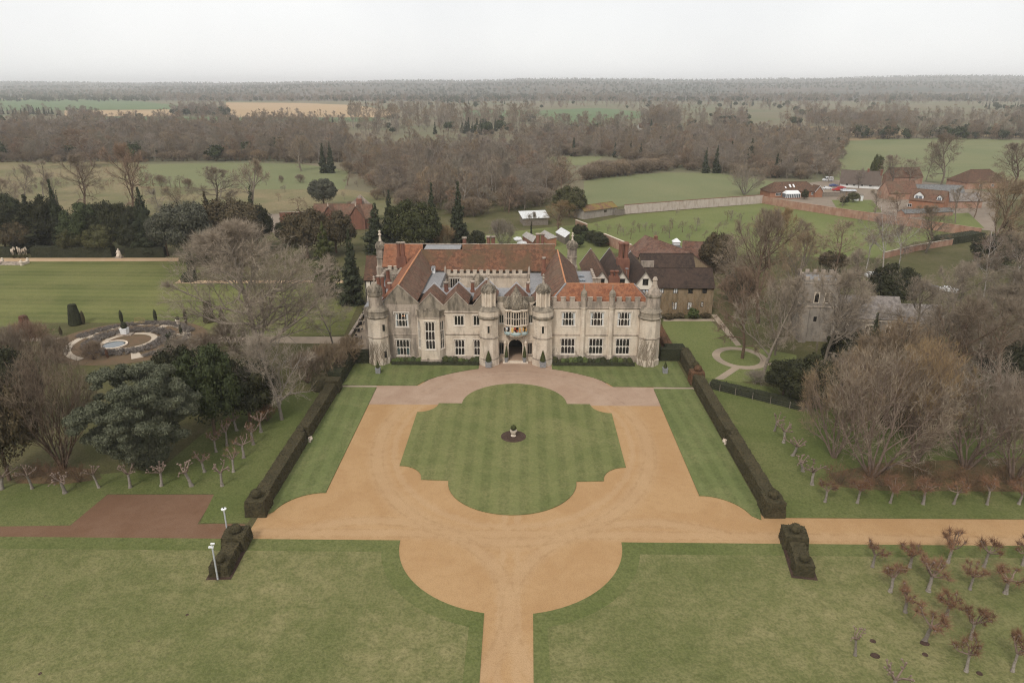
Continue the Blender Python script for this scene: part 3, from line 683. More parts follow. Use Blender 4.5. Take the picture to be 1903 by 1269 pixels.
def dome_prof(R, z, h):
    return [(R * 1.10, z), (R * 1.12, z + h * .08), (R * 1.0, z + h * .14), (R * 1.04, z + h * .34), (R * .95, z + h * .52), (R * .72, z + h * .70), (R * .42, z + h * .84), (R * .24, z + h)]
def scales(mb, cx, cy, prof, n=14, rows=8, rng=random):
    """overlapping carved scales and crockets on a dome"""
    zs = [p[1] for p in prof]; rs = [p[0] for p in prof]
    for j in range(rows):
        z = zs[0] + (zs[-1] - zs[0]) * (0.15 + 0.75 * j / rows); r = float(np.interp(z, zs, rs)); k = max(5, int(n * r / rs[0]))
        for i in range(k):
            a = 2 * math.pi * (i + 0.5 * (j % 2)) / k + rng.uniform(-.08, .08); s = 0.13 * rng.uniform(0.7, 1.3)
            mb.ball((cx + r * math.cos(a), cy + r * math.sin(a), z), s, 5, (1, 1, 1.3))
def turret(cx, cy, stages, dome=None, fin=1.0, mat='stone', dome_mat='stone_lichen', n=8, label=None):
    mb = MB(); prof = []
    sh = None
    for k, (r, z0, z1, mt) in enumerate(stages):
        o = MB().lathe(cx, cy, [(r, z0), (r, z1)], n, math.pi / n, math.pi / n + 2 * math.pi).build('turret' if k == 0 else 'turret_stage', M[mt], manor if k == 0 else sh)
        if k == 0: sh = o
    return sh
def ring_band(parent, cx, cy, r, z, h=0.22, pr=0.14, mat='stone_old', n=8, name='string_course'):
    return MB().lathe(cx, cy, [(r - .02, z - h), (r + pr, z - h * .3), (r + pr, z + h * .2), (r - .02, z + h * .5)], n, math.pi / n, math.pi / n + 2 * math.pi, cap=False).build(name, M[mat], parent)

random.seed(5)
# --- right front wall
RW = 10.9
hr = [(8.62, 11.28, 7.35, 10.1), (14.0, 16.66, 7.35, 10.1), (19.1, 21.7, 7.35, 10.1), (8.62, 11.3, 1.68, 4.83), (13.95, 16.62, 1.68, 4.83), (19.05, 21.72, 1.68, 4.83)]
mb = MB(); wall_holes(mb, 3.2, 24.5, 1.52, 12.05, FY, hr); mb.build('wall', M['stone'], manor)
MB().box(6.3, 23.6, FY - .12, FY + .3, -0.2, 1.52).build('plinth', M['stone_old'], manor)
for k, h in enumerate(hr):
    window(manor, *h, FY, 4, 2, curtain=(k < 3), lamp=False)
string_course(manor, 6.6, 23.3, FY, 5.62); string_course(manor, 6.6, 23.6, FY, 10.98, h=0.26, pr=0.2)
MB().box(6.5, 24.0, FY - .03, FY + .42, 11.05, 12.06).build('parapet', M['stone_old'], manor)
merlons(manor, (6.7, FY + .2), (12.3, FY + .2), 12.06); merlons(manor, (13.4, FY + .2), (17.4, FY + .2), 12.06); merlons(manor, (18.8, FY + .2), (23.7, FY + .2), 12.06)
for px_ in (12.68, 17.96):                      # buttress pilasters with domed pinnacles
    b = MB(); b.lathe(px_, FY - .05, [(0.56, -0.2), (0.56, 1.5), (0.5, 1.6), (0.5, 10.7), (0.62, 10.9), (0.62, 11.1)], 8, math.pi / 8, math.pi / 8 + 2 * math.pi)
    po = b.build('buttress', M['stone'], manor)
    b = MB(); b.lathe(px_, FY - .05, [(0.62, 11.1), (0.56, 11.3), (0.56, 13.3)], 8, math.pi / 8, math.pi / 8 + 2 * math.pi); b.build('shaft', M['stone_old'], po)
    b = MB(); pr_ = dome_prof(0.58, 13.3, 1.3); b.lathe(px_, FY - .05, pr_, 8); finial(b, px_, FY - .05, 14.5, 0.45); b.build('pinnacle', M['stone_lichen'], po)
# --- middle wall, left of the gate
hm = [(-11.6, -9.7, 7.3, 9.3), (-7.98, -6.72, 7.3, 9.3), (-11.6, -9.68, 1.3, 4.45), (-7.98, -6.72, 1.3, 4.45)]
mb = MB(); wall_holes(mb, -13.6, -5.0, 1.2, 10.2, FY, hm); mb.build('wall', M['stone'], manor)
MB().box(-13.4, -6.3, FY - .12, FY + .3, -0.2, 1.2).build('plinth', M['stone_old'], manor)
for k, h in enumerate(hm): window(manor, *h, FY, 3 if k in (0, 2) else 2, 2 if k > 1 else 1)
string_course(manor, -13.3, -6.5, FY, 5.6); string_course(manor, -13.6, -6.4, FY, 10.0, h=0.26, pr=0.2)
# --- left gabled wall
hl = [(-22.75, -20.2, 7.0, 9.75), (-22.8, -20.25, 1.25, 4.4)]
mb = MB(); wall_holes(mb, -24.6, -18.1, 1.1, 10.4, FY, hl)
mb.quad((-24.6, FY, 10.4), (-18.1, FY, 10.4), (-18.1, FY, 11.6), (-24.6, FY, 11.6)); mb.build('wall', M['stone_old'], manor)
MB().box(-24.6, -18.3, FY - .12, FY + .3, -0.2, 1.1).build('plinth', M['stone_old'], manor)
window(manor, *hl[0], FY, 4, 2, curtain=True, lamp=True); window(manor, *hl[1], FY, 4, 2, glass_low='glass_teal')
string_course(manor, -24.2, -18.3, FY, 5.5)
MB().slab([(-25.0, FY - .06, 11.58), (-18.3, FY - .06, 11.58), (-21.9, FY - .06, 15.0)], (0, 1, 0), 0.5).build('gable', M['stone_lichen'], manor)
c_ = MB()
for a, b in (((-25.2, 11.45), (-21.9, 15.05)), ((-18.1, 11.45), (-21.9, 15.05))):
    c_.slab([(a[0], FY - .16, a[1]), (b[0], FY - .16, b[1]), (b[0], FY + .55, b[1]), (a[0], FY + .55, a[1])], (0, 0, 1), 0.2)
c_.build('coping', M['stone_lichen'], manor)
# --- bay window
BX0, BX1, BY = -17.75, -14.25, FY - 1.5
bz = 11.0
hb = [(-16.95, -15.1, 3.0, 8.5)]
mb = MB(); wall_holes(mb, BX0, BX1, -0.2, 10.2, BY, hb); bay = mb.build('bay', M['stone'], manor)
window(manor, *hb[0], BY, 3, 3)
for (ax, bx, ay, by) in ((-18.65, BX0, FY, BY), (BX1, -13.3, BY, FY)):
    ang = math.atan2(by - ay, bx - ax); L = math.hypot(bx - ax, by - ay); Mx = frame_M(ax, ay, ang)
    m2 = MB(Mx); hh = (0.28, L - 0.28, 3.0, 8.5); wall_holes(m2, 0, L, -0.2, 10.2, 0, [hh]); m2.build('bay_side', M['stone'], bay)
    window(manor, *hh, 0, 2, 3, Mx=Mx, hood=False, bar=0.1)
bp = [(-18.75, FY), (BX0 - .05, BY - .12), (BX1 + .05, BY - .12), (-13.2, FY)]
MB().prism(bp, 9.2, 9.42).build('string_course', M['stone_old'], bay)
MB().prism([(-18.7, FY + .1), (BX0 - .02, BY - .05), (BX1 + .02, BY - .05), (-13.25, FY + .1)], 9.421, 10.55).build('parapet', M['stone_lichen'], bay)
MB().prism([(-18.8, FY), (BX0 - .1, BY - .2), (BX1 + .1, BY - .2), (-13.15, FY)], -0.2, 1.0).build('plinth', M['stone_old'], bay)
for mx in (-17.4, -16.3, -15.2, -14.6):
    o = MB().cbox(mx, BY + .12, 10.55, 0.62, 0.34, 0.55).build('merlon', M['stone_lichen'], bay)
# --- stone gables over the middle and the little roofs that run back from them
def small_gable(ax, az, hw, fy, zb, back, hw2):
    MB().slab([(ax - hw, fy, zb), (ax + hw, fy, zb), (ax, fy, az)], (0, 1, 0), 0.4).build('gable', M['stone_lichen'], manor)
    ez = az - hw2 * 1.0
    L = roof_slab(manor, [(ax - hw2, fy + .3, ez), (ax, fy + .3, az), (ax, back, az), (ax - hw2, back, ez)], 'tile_range')
    R_ = roof_slab(manor, [(ax + hw2, fy + .3, ez), (ax, fy + .3, az), (ax, back, az), (ax + hw2, back, ez)], 'tile_range')
    c2 = MB()
    for s_ in (-1, 1):                           # lead covered verge at the back
        c2.slab([(ax + s_ * (hw2 + .15), back, ez + .1), (ax, back, az + .25), (ax, back + .4, az + .25), (ax + s_ * (hw2 + .15), back + .4, ez + .1)], (0, 0, 1), 0.22)
    c2.build('verge', M['lead_pale'], manor)
    MB().slab([(ax - hw2, back - .05, ez), (ax + hw2, back - .05, ez), (ax, back - .05, az)], (0, 1, 0), 0.12).build('back_gable', M['brick_red'], manor)
    c3 = MB()
    for s_ in (-1, 1): c3.slab([(ax + s_ * (hw + .1), fy - .1, zb - .1), (ax, fy - .1, az + .03), (ax, fy + .42, az + .03), (ax + s_ * (hw + .1), fy + .42, zb - .1)], (0, 0, 1), 0.16)
    c3.build('coping', M['stone_old'], manor)
MB().box(-18.4, -6.2, FY - .02, FY + .45, 10.21, 11.35).build('parapet', M['stone_lichen'], manor)
for ax, az in ((-15.9, 13.5), (-11.1, 13.7), (-5.7, 14.2), (0.1, 13.6), (5.2, 13.4)):
    small_gable(ax, az, 2.2, FY, 11.3, FY + 6.4 + (0.8 if az > 14 else 0), 2.25)
MB().box(-18.4, 6.4, 131.6, 137.5, 10.4, 11.2).build('lead_roof', M['lead'], manor)
# --- gatehouse: recessed wall with the arch
aw, spring, apex = 1.33, 3.25, 4.55
ap = [(-aw, 0.45)] + [(-aw, spring)] + [(-aw + 0.18, spring + .62), (-aw + .5, spring + .98), (-.5, apex - .12), (0, apex), (.5, apex - .12), (aw - .5, spring + .98), (aw - .18, spring + .62)] + [(aw, spring), (aw, 0.45)]
gw = MB(); GY = FY + .35
gw.quad((-3.4, GY, -.2), (-aw, GY, -.2), (-aw, GY, spring), (-3.4, GY, spring)); gw.quad((aw, GY, -.2), (3.4, GY, -.2), (3.4, GY, spring), (aw, GY, spring))
for i in range(1, len(ap) - 2):
    a, b = ap[i], ap[i + 1]; gw.quad((a[0], GY, a[1]), (b[0], GY, b[1]), (b[0], GY, 5.6), (a[0], GY, 5.6))
gw.quad((-3.4, GY, spring), (-aw, GY, spring), (-aw, GY, 5.6), (-3.4, GY, 5.6)); gw.quad((aw, GY, spring), (3.4, GY, spring), (3.4, GY, 5.6), (aw, GY, 5.6))
hg = [(-3.15, -2.2, 7.7, 9.4), (2.45, 3.3, 7.7, 9.4)]
wall_holes(gw, -3.4, 3.4, 5.6, 11.9, GY, hg); gate = gw.build('gatehouse_wall', M['stone'], manor)
for h in hg: window(manor, *h, GY, 2, 1, arch=False, hood=False)
for a, b in ((-3.1, -2.2), (2.3, 3.2)): window(manor, a, b, 1.5, 3.9, GY - .22, 2, 1, hood=False, frame='stone_old')
for a, b in ((-3.3, -1.45), (1.45, 3.3)): MB().box(a, b, GY - .12, GY + .02, 4.3, 5.2).build('panel', M['stone_trim'], gate)
tn = MB()
for i in range(len(ap) - 1):
    a, b = ap[i], ap[i + 1]; tn.quad((a[0], GY, a[1]), (a[0], GY + 7, a[1]), (b[0], GY + 7, b[1]), (b[0], GY, b[1]))
tn.build('passage', M['stone_lichen'], gate)  # dark stone colour puts the shade of the unlit passage into its walls
MB().box(-aw - .1, aw + .1, GY + 6.9, GY + 7.1, 0, 5).build('door', M['timber_dark'], gate)  # dark timber colour stands in for the shadow at the passage end
MB().box(-aw, aw, GY - .4, GY + 7, 0.0, 0.45).build('threshold', M['paving'], gate)
MB().box(-2.4, 2.4, FY - 1.0, FY + .2, -.1, 0.18).build('step', M['stone_trim'], gate); MB().box(-2.0, 2.0, FY - .6, FY + .25, 0.18, 0.34).build('step', M['stone_trim'], gate)
rm = MB()
for i in range(1, len(ap) - 2):
    a, b = ap[i], ap[i + 1]; rm.tube((a[0] * 1.08, GY - .05, a[1] + .1), (b[0] * 1.08, GY - .05, b[1] + .1), 0.13, 0.13, 5)
for s_ in (-1, 1):
    rm.tube((s_ * aw * 1.08, GY - .05, 0.4), (s_ * aw * 1.08, GY - .05, spring + .1), 0.13, 0.13, 5)
    rm.lathe(s_ * 1.95, GY - .25, [(0.36, 0), (0.36, .9), (0.26, 1.0), (0.24, 3.6), (0.34, 3.8), (0.3, 4.1), (.05, 4.4)], 8)
rm.build('arch_moulding', M['stone_trim'], gate)
MB().box(-3.5, 3.5, GY - .05, GY + .3, 11.9, 12.9).build('parapet', M['stone_lichen'], manor)
# oriel: three round bays over a corbelled and painted base
def half_lathe(cx, cy, prof, mat, name, parent, n=12): return MB().lathe(cx, cy, prof, n, math.pi, 2 * math.pi).build(name, M[mat], parent, fix=False)
orl = half_lathe(0.12, GY, [(1.75, 5.55), (1.95, 6.55), (1.95, 7.62), (2.05, 7.66), (2.05, 7.85), (1.85, 7.9)], 'stone_trim', 'oriel', manor, 14)
for cx, r, top in ((-1.3, 0.72, 12.9), (1.54, 0.72, 12.9), (0.12, 0.98, 14.9)):
    cy = GY - (0.75 if abs(cx) > 1 else 1.05)
    half_lathe(cx, cy + .1, [(0.12, 4.7), (0.22, 5.0), (0.3, 5.3), (r * .7, 5.55), (r * .8, 5.75)], 'stone_old', 'corbel', orl)
    half_lathe(cx, cy, [(r * .8, 5.75), (r * 1.12, 5.9), (r * 1.2, 6.2), (r * 1.05, 6.45), (r * .9, 6.5)], 'teal_paint', 'painted_moulding', orl)
    half_lathe(cx, cy, [(r * .92, 6.45), (r * .92, 7.6), (r * 1.15, 7.7), (r * 1.15, 7.86), (r * .9, 7.9)], 'stone_trim', 'drum', orl)
    half_lathe(cx, cy, [(r * .86, 7.86), (r * .86, 10.4)], 'glass', 'glazing', orl)
    half_lathe(cx, cy, [(r * .95, 9.05), (r * .99, 9.1), (r * .95, 9.2)], 'stone_trim', 'transom', orl)
    mu = MB()
    for i in range(7):
        a = math.pi + math.pi * i / 6; mu.tube((cx + r * .95 * math.cos(a), cy + r * .95 * math.sin(a), 7.86), (cx + r * .95 * math.cos(a), cy + r * .95 * math.sin(a), 10.4), 0.075, 0.075, 5)
    mu.build('mullion', M['stone_trim'], orl)
    half_lathe(cx, cy, [(r * .9, 10.35), (r * 1.15, 10.5), (r * 1.18, 10.75), (r * 1.0, 10.85)], 'stone_trim', 'cornice', orl)
    pr_ = [(r * 1.1, 10.85), (r * 1.25, 11.3), (r * 1.22, 12.0), (r * 1.0, 10.85 + (top - 10.85) * .62), (r * .55, 10.85 + (top - 10.85) * .8), (r * .2, top), (.02, top + .5)]
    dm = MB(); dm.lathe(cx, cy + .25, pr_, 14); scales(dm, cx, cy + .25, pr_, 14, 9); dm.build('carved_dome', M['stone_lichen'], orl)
def shield(cx, cy, z, w, h, parts):
    rt = MB().add([(cx - w / 2, cy, z + h), (cx + w / 2, cy, z + h), (cx + w / 2, cy, z + h * .4), (cx, cy, z), (cx - w / 2, cy, z + h * .4)], [(4, 3, 2, 1, 0)]).slab([(cx - w / 2, cy, z + h), (cx + w / 2, cy, z + h), (cx + w / 2, cy, z + h * .4), (cx, cy, z), (cx - w / 2, cy, z + h * .4)], (0, 1, 0), 0.12).build('shield', M[parts[0]], orl)
    k = 0
    for (dx, dz, ww, hh, mt) in parts[1]:
        k += 1; MB().ball((cx + dx * w, cy - .03, z + dz * h), 0.5, 6, (ww * w, 0.10, hh * h)).build('charge', M[mt], orl)
shield(-1.42, GY - 1.52, 6.52, 0.72, 1.0, ('paint_white', [(0.25, .5, .5, .8, 'paint_black'), (-.25, .6, .4, .6, 'paint_white'), (-.85, .5, .4, .9, 'paint_black')]))
shield(0.12, GY - 2.05, 6.52, 0.82, 1.08, ('paint_white', [(-.25, .72, .45, .5, 'red_paint'), (.25, .35, .45, .4, 'red_paint'), (-.85, .5, .55, 1.0, 'gold_paint'), (.85, .5, .5, 1.0, 'orange_paint'), (0, 1.1, .5, .3, 'gold_paint')]))
shield(1.62, GY - 1.52, 6.52, 0.74, 1.0, ('gold_paint', [(-.2, .5, .5, .8, 'orange_paint'), (.5, .4, .35, .8, 'orange_paint')]))
# --- turrets
for cx in (-4.98, 5.1):
    cy = 124.35
    tr = MB().lathe(cx, cy, [(2.05, -.2), (2.05, 1.3), (1.95, 1.5), (1.88, 5.5), (1.85, 9.2)], 8, math.pi / 8, math.pi / 8 + 2 * math.pi).build('turret', M['stone'], manor)
    ring_band(tr, cx, cy, 1.88, 5.6); ring_band(tr, cx, cy, 2.0, 1.4, 0.2, 0.1)
    MB().lathe(cx, cy, [(1.85, 9.1), (2.15, 9.4), (2.15, 9.7), (2.0, 9.85)], 8, math.pi / 8, math.pi / 8 + 2 * math.pi).build('corbel_band', M['stone_lichen'], tr)
    MB().lathe(cx, cy, [(2.02, 9.8), (2.02, 10.7)], 12, 0, 2 * math.pi).build('collar', M['stone'], tr)
    MB().lathe(cx, cy, [(2.0, 10.68), (2.08, 10.8), (1.75, 11.2), (1.35, 11.6)], 12).build('offset', M['stone_lichen'], tr)
    MB().lathe(cx, cy, [(1.2, 11.5), (1.2, 14.2)], 12).build('shaft', M['stone'], tr)
    fl = MB()
    for i in range(8):
        a = 2 * math.pi * (i + .5) / 8; fl.tube((cx + 1.22 * math.cos(a), cy + 1.22 * math.sin(a), 11.4), (cx + 1.22 * math.cos(a), cy + 1.22 * math.sin(a), 14.6), 0.2, 0.17, 6)
    fl.build('rib', M['stone_trim'], tr)
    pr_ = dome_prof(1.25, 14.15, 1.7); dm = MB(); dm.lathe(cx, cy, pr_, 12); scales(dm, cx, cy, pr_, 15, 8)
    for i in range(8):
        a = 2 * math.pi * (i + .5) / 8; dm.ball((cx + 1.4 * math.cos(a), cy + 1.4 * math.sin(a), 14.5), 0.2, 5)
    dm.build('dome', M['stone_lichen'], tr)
    fm = MB(); finial(fm, cx, cy, 15.7, 0.95); fm.build('finial', M['stone_old'], tr)
    MB().box(cx - .2, cx + .2, cy - 1.80, cy - 1.6, 6.7, 8.0).build('slit_window', M['glass'], tr)
    sw = MB(); sw.box(cx - .35, cx - .2, cy - 1.84, cy - 1.6, 6.6, 8.1); sw.box(cx + .2, cx + .35, cy - 1.84, cy - 1.6, 6.6, 8.1); sw.box(cx - .5, cx + .5, cy - 1.92, cy - 1.6, 8.1, 8.25); sw.build('slit_surround', M['stone_trim'], tr)
def corner_turret(cx, cy, R, ux, uR, broken, n=8):
    tr = MB().lathe(cx, cy, [(R * 1.06, -.2), (R * 1.06, 1.2), (R, 1.4), (R * .97, 9.3)], n, math.pi / n, math.pi / n + 2 * math.pi).build('turret', M['stone'], manor)
    ring_band(tr, cx, cy, R * .98, 5.6, n=n)
    MB().lathe(cx, cy, [(R * .96, 9.2), (R * 1.08, 9.5), (R * .98, 9.75), (R * .95, 10.5), (R * 1.02, 10.6), (R * .92, 10.9), (uR * 1.05, 11.5)], n * 2).build('offset', M['stone_lichen'], tr)
    MB().lathe(ux, cy, [(uR, 11.3), (uR, 13.4)], 14).build('shaft', M['stone_old'], tr)
    MB().lathe(ux, cy, [(uR, 13.3), (uR * 1.12, 13.5), (uR * 1.12, 13.7), (uR, 13.8)], 14).build('cornice', M['stone_lichen'], tr)
    dm = MB()
    if broken:
        for i in range(9):
            a = 2 * math.pi * i / 9; dm.ball((ux + uR * math.cos(a), cy + uR * math.sin(a), 13.95), 0.22, 5, (1, 1, 1.3))
        dm.lathe(ux + .1, cy, [(uR * .9, 13.8), (uR * .75, 14.6), (uR * .5, 15.0), (.5, 15.6), (.38, 16.3), (.5, 16.5), (.3, 17.0), (.05, 17.1)], 9)
        for i in range(12): dm.ball((ux + random.uniform(-.7, .7), cy + random.uniform(-.7, .3), random.uniform(14, 16)), random.uniform(.15, .3), 5)
        dm.build('ruined_dome', M['stone_old'], tr)
    else:
        pr_ = dome_prof(uR * 1.05, 13.75, 1.9); dm.lathe(ux, cy, pr_, 12); scales(dm, ux, cy, pr_, 14, 7); dm.build('dome', M['stone_lichen'], tr)
        fm = MB(); finial(fm, ux, cy, 15.4, 0.85); fm.build('finial', M['stone_old'], tr)
    return tr
tl = corner_turret(-25.9, 124.4, 2.0, -26.1, 1.28, False); trr = corner_turret(25.1, 124.5, 2.1, 25.45, 1.38, True)
for z in (1.6, 6.9): MB().box(-24.75, -24.35, 122.83, 123.05, z, z + 1.2).build('slit_window', M['glass'], tl)
# --- roofs
E1 = 11.9
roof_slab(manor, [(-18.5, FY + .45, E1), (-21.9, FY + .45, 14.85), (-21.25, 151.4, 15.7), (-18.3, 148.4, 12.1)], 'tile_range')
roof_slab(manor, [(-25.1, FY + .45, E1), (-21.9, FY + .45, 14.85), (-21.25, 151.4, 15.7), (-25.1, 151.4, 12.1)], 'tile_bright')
ridge(manor, (-21.9, FY + .6, 15.0), (-21.25, 151.4, 15.86))
roof_slab(manor, [(-18.3, 148.2, 11.9), (5.9, 148.2, 11.9), (8.95, 151.5, 15.75), (-21.25, 151.4, 15.75)], 'tile_hall')
roof_slab(manor, [(-21.25, 151.4, 15.75), (8.95, 151.5, 15.75), (8.95, 153.6, 13.6), (-21.25, 153.6, 13.6)], 'tile_hall')
ridge(manor, (-21.2, 151.45, 15.9), (8.9, 151.5, 15.9), 'tile_range', 0.15)
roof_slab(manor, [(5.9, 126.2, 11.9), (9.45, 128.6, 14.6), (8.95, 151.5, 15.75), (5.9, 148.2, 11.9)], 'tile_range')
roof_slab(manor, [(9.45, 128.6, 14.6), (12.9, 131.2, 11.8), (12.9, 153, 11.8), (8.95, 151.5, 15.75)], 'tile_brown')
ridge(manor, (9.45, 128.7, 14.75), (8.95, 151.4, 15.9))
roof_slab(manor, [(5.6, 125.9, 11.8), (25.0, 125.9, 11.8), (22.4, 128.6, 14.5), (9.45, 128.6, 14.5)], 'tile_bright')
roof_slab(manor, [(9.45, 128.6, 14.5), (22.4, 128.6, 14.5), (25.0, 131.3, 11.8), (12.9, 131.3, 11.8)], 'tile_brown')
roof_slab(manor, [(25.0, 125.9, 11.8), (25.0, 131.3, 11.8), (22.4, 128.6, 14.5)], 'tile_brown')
ridge(manor, (9.5, 128.6, 14.62), (22.4, 128.6, 14.62), 'ridge_tile', 0.13); ridge(manor, (22.4, 128.6, 14.62), (24.9, 126.0, 11.95), 'lead', 0.12, 'hip')
MB().tube((9.5, 128.55, 14.66), (6.9, 126.1, 12.1), 0.2, 0.2, 5).build('lead_flashing', M['lead'], manor)
# far range behind, with the lead flat between
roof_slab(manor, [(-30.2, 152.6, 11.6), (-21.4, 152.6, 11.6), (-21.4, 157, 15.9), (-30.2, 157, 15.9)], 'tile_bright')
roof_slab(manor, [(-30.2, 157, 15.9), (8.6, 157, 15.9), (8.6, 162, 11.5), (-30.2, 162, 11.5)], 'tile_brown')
roof_slab(manor, [(-12.5, 154.0, 13.4), (8.6, 154.0, 13.4), (8.6, 157, 15.9), (-12.5, 157, 15.9)], 'tile_hall')
ridge(manor, (-30.2, 157, 16.0), (8.6, 157, 16.0), 'stone_old', 0.14)
MB().box(-20.6, -12.6, 151.9, 157.2, 15.5, 15.85).build('lead_roof', M['lead'], manor)
MB().box(-30.2, -21.0, 153.0, 161.5, 0, 11.7).build('wall', M['stone_old'], manor)
MB().box(-21.0, 12.6, 149.0, 161.0, 0, 11.8).build('wall', M['stone'], manor)
# court wall opposite, with battlements and window
hc = [(-14.6, -12.4, 8.0, 10.3)]
mb = MB(); wall_holes(mb, -15.3, 2.4, 0, 11.0, 148.0, hc); mb.build('wall', M['stone'], manor); window(manor, *hc[0], 148.0, 4, 1, hood=True)
string_course(manor, -15.3, 2.4, 148.0, 10.75); MB().box(-15.3, 2.4, 147.9, 148.3, 11.001, 11.45).build('parapet', M['stone'], manor)
merlons(manor, (-15.2, 148.1), (2.4, 148.1), 11.45, 0.8, 0.62, 0.62, 0.35, 'stone')
for px_ in (-15.5, 2.7):
    b = MB(); b.lathe(px_, 147.8, [(0.45, 5), (0.45, 11.4), (0.3, 11.8), (0.22, 12.6), (0.05, 13.2)], 8); b.build('pinnacle', M['stone_old'], manor)
# lead roofs beside the court, with rolls
for x0, x1 in ((-18.5, -15.4), (2.9, 6.0)):
    lr = MB().box(x0, x1, 131.4, 148.0, 10.5, 11.75 if x0 < 0 else 11.6).build('lead_roof', M['lead'], manor)
    rl = MB(); zt = 11.75 if x0 < 0 else 11.6
    for i in range(14): rl.tube((x0, 132.2 + i * 1.15, zt), (x1, 132.2 + i * 1.15, zt), 0.07, 0.07, 5)
    rl.build('lead_rolls', M['lead'], lr)
MB().box(-18.5, 2.9, 130, 148, -.2, 0.02).build('courtyard_floor', M['path_stone'], manor)
MB().box(-15.5, -15.2, 131.4, 148, 0, 10.5).build('wall', M['stone'], manor); MB().box(2.7, 3.0, 131.4, 148, 0, 10.5).build('wall', M['stone'], manor)
MB().box(-15.6, 2.9, 137.3, 137.5, 0, 10.4).build('wall', M['stone'], manor)
v = MB(); v.cbox(-18.0, 147.2, 11.5, 0.75, 0.75, 1.5); vo = v.build('ventilator', M['paint_white'], manor)
v = MB(); v.box(-18.5, -17.5, 146.7, 147.7, 13.0, 13.25, 0.2, 0.2); v.build('cap', M['lead'], vo)
v = MB(); v.box(-18.2, -18.05, 146.8, 146.86, 12.3, 12.9); v.box(-17.95, -17.8, 146.8, 146.86, 12.3, 12.9); v.build('louvre', M['paint_black'], vo)
# west flank: rough stone block with battlements and stacks
MB().box(-29.0, -25.0, 127.0, 152.4, 0, 10.2).build('wall', M['stone_old'], manor)
MB().box(-28.9, -25.1, 127.2, 152.2, 10.2, 10.35).build('lead_roof', M['lead'], manor)
MB().box(-29.2, -28.7, 138, 152.4, 10.2, 10.9).build('parapet', M['stone_lichen'], manor); MB().box(-28.7, -24.9, 151.9, 152.45, 10.351, 11.2).build('parapet', M['stone_old'], manor)
merlons(manor, (-28.8, 152.1), (-25.0, 152.1), 11.2, 0.8, 0.5, 0.7, 0.4, 'stone'); merlons(manor, (-28.95, 139), (-28.95, 151.5), 10.9, 0.9, 0.7, 0.7)
MB().box(-27.6, -25.3, 144, 150, 10.35, 11.6).build('parapet', M['stone_lichen'], manor)
merlons(manor, (-27.5, 144.1), (-25.3, 144.1), 11.6, 0.6, 0.4, 0.6, 0.35); merlons(manor, (-25.4, 144), (-25.4, 150), 11.6, 0.7, 0.5, 0.6, 0.35)
def chimney(parent, cx, cy, z0, zb, z1, w, n=1, gap=0.1, mat='brick_red', d=None, label=None):
    d = d or w; tw = n * w + (n - 1) * gap
    b = MB(); b.cbox(cx, cy, z0, tw + .3, d + .3, zb - z0 - .12); b.cbox(cx, cy, zb - .12, tw + .1, d + .1, 0.2); ch = b.build('chimney', M[mat], parent)
    for i in range(n):
        x = cx - tw / 2 + w / 2 + i * (w + gap)
        s_ = MB().lathe(x, cy, [(w * .54, zb + .05), (w * .5, zb + .2), (w * .5, z1 - .35)], 8, math.pi / 8, math.pi / 8 + 2 * math.pi).build('shaft', M[mat], ch)
        MB().lathe(x, cy, [(w * .5, z1 - .36), (w * .66, z1 - .2), (w * .7, z1 - .05), (w * .6, z1)], 8, math.pi / 8, math.pi / 8 + 2 * math.pi).build('cap', M['stone_old'] if mat == 'brick_red' else M[mat], ch)
    return ch
def chim_px(x, ytop, yb, Y, w, n=1, **k):
    X, z1 = AT(x, ytop, Y); zb = AT(x, yb, Y)[1]; chimney(manor, X, Y, max(0, zb - 2.5), zb, z1, w, n, **k)
chim_px(744, 450, 477, 150.2, 0.85, 2); chim_px(863, 441, 460, 159, 0.9); chim_px(912, 439, 459, 160, 0.95, 2, gap=0.12); chim_px(1004, 434, 458, 161, 0.95, 2, gap=0.1)
chim_px(1011, 478, 500, 146, 0.75); chim_px(829, 524, 540, 134.5, 0.85); chim_px(878, 522, 540, 134.5, 0.75); chim_px(981, 524, 540, 134.5, 0.7)
chim_px(706, 512, 534, 134, 0.7, 2); chim_px(720, 500, 520, 140, 0.8); chim_px(724, 525, 545, 130, 0.7)
# carved bay top seen across the court
b = MB(); pr_ = [(1.25, 8), (1.3, 9.6), (1.1, 10.4), (.6, 11.2), (.2, 11.6)]; b.lathe(-8.4, 147.4, pr_, 12); scales(b, -8.4, 147.4, pr_, 12, 7); b.build('carved_dome', M['stone_lichen'], manor)
# rear turrets
for cx, cy, R_, zb, fz in ((-31.25, 157.2, 1.0, 15.0, 1.25), (12.65, 158.2, 1.12, 15.0, 0.95)):
    tr = MB().lathe(cx, cy, [(R_ * 1.25, 0), (R_ * 1.25, 10.6), (R_ * 1.08, 10.9), (R_, 11.1), (R_, zb)], 8, math.pi / 8, math.pi / 8 + 2 * math.pi).build('turret', M['stone_old'], manor)
    ring_band(tr, cx, cy, R_ * 1.02, 12.9); pr_ = dome_prof(R_ * 1.1, zb - .05, 1.8); dm = MB(); dm.lathe(cx, cy, pr_, 12); scales(dm, cx, cy, pr_, 12, 8); dm.build('dome', M['stone_lichen'], tr)
    fm = MB(); finial(fm, cx, cy, zb + 1.6, fz); fm.build('finial', M['stone_trim'], tr)
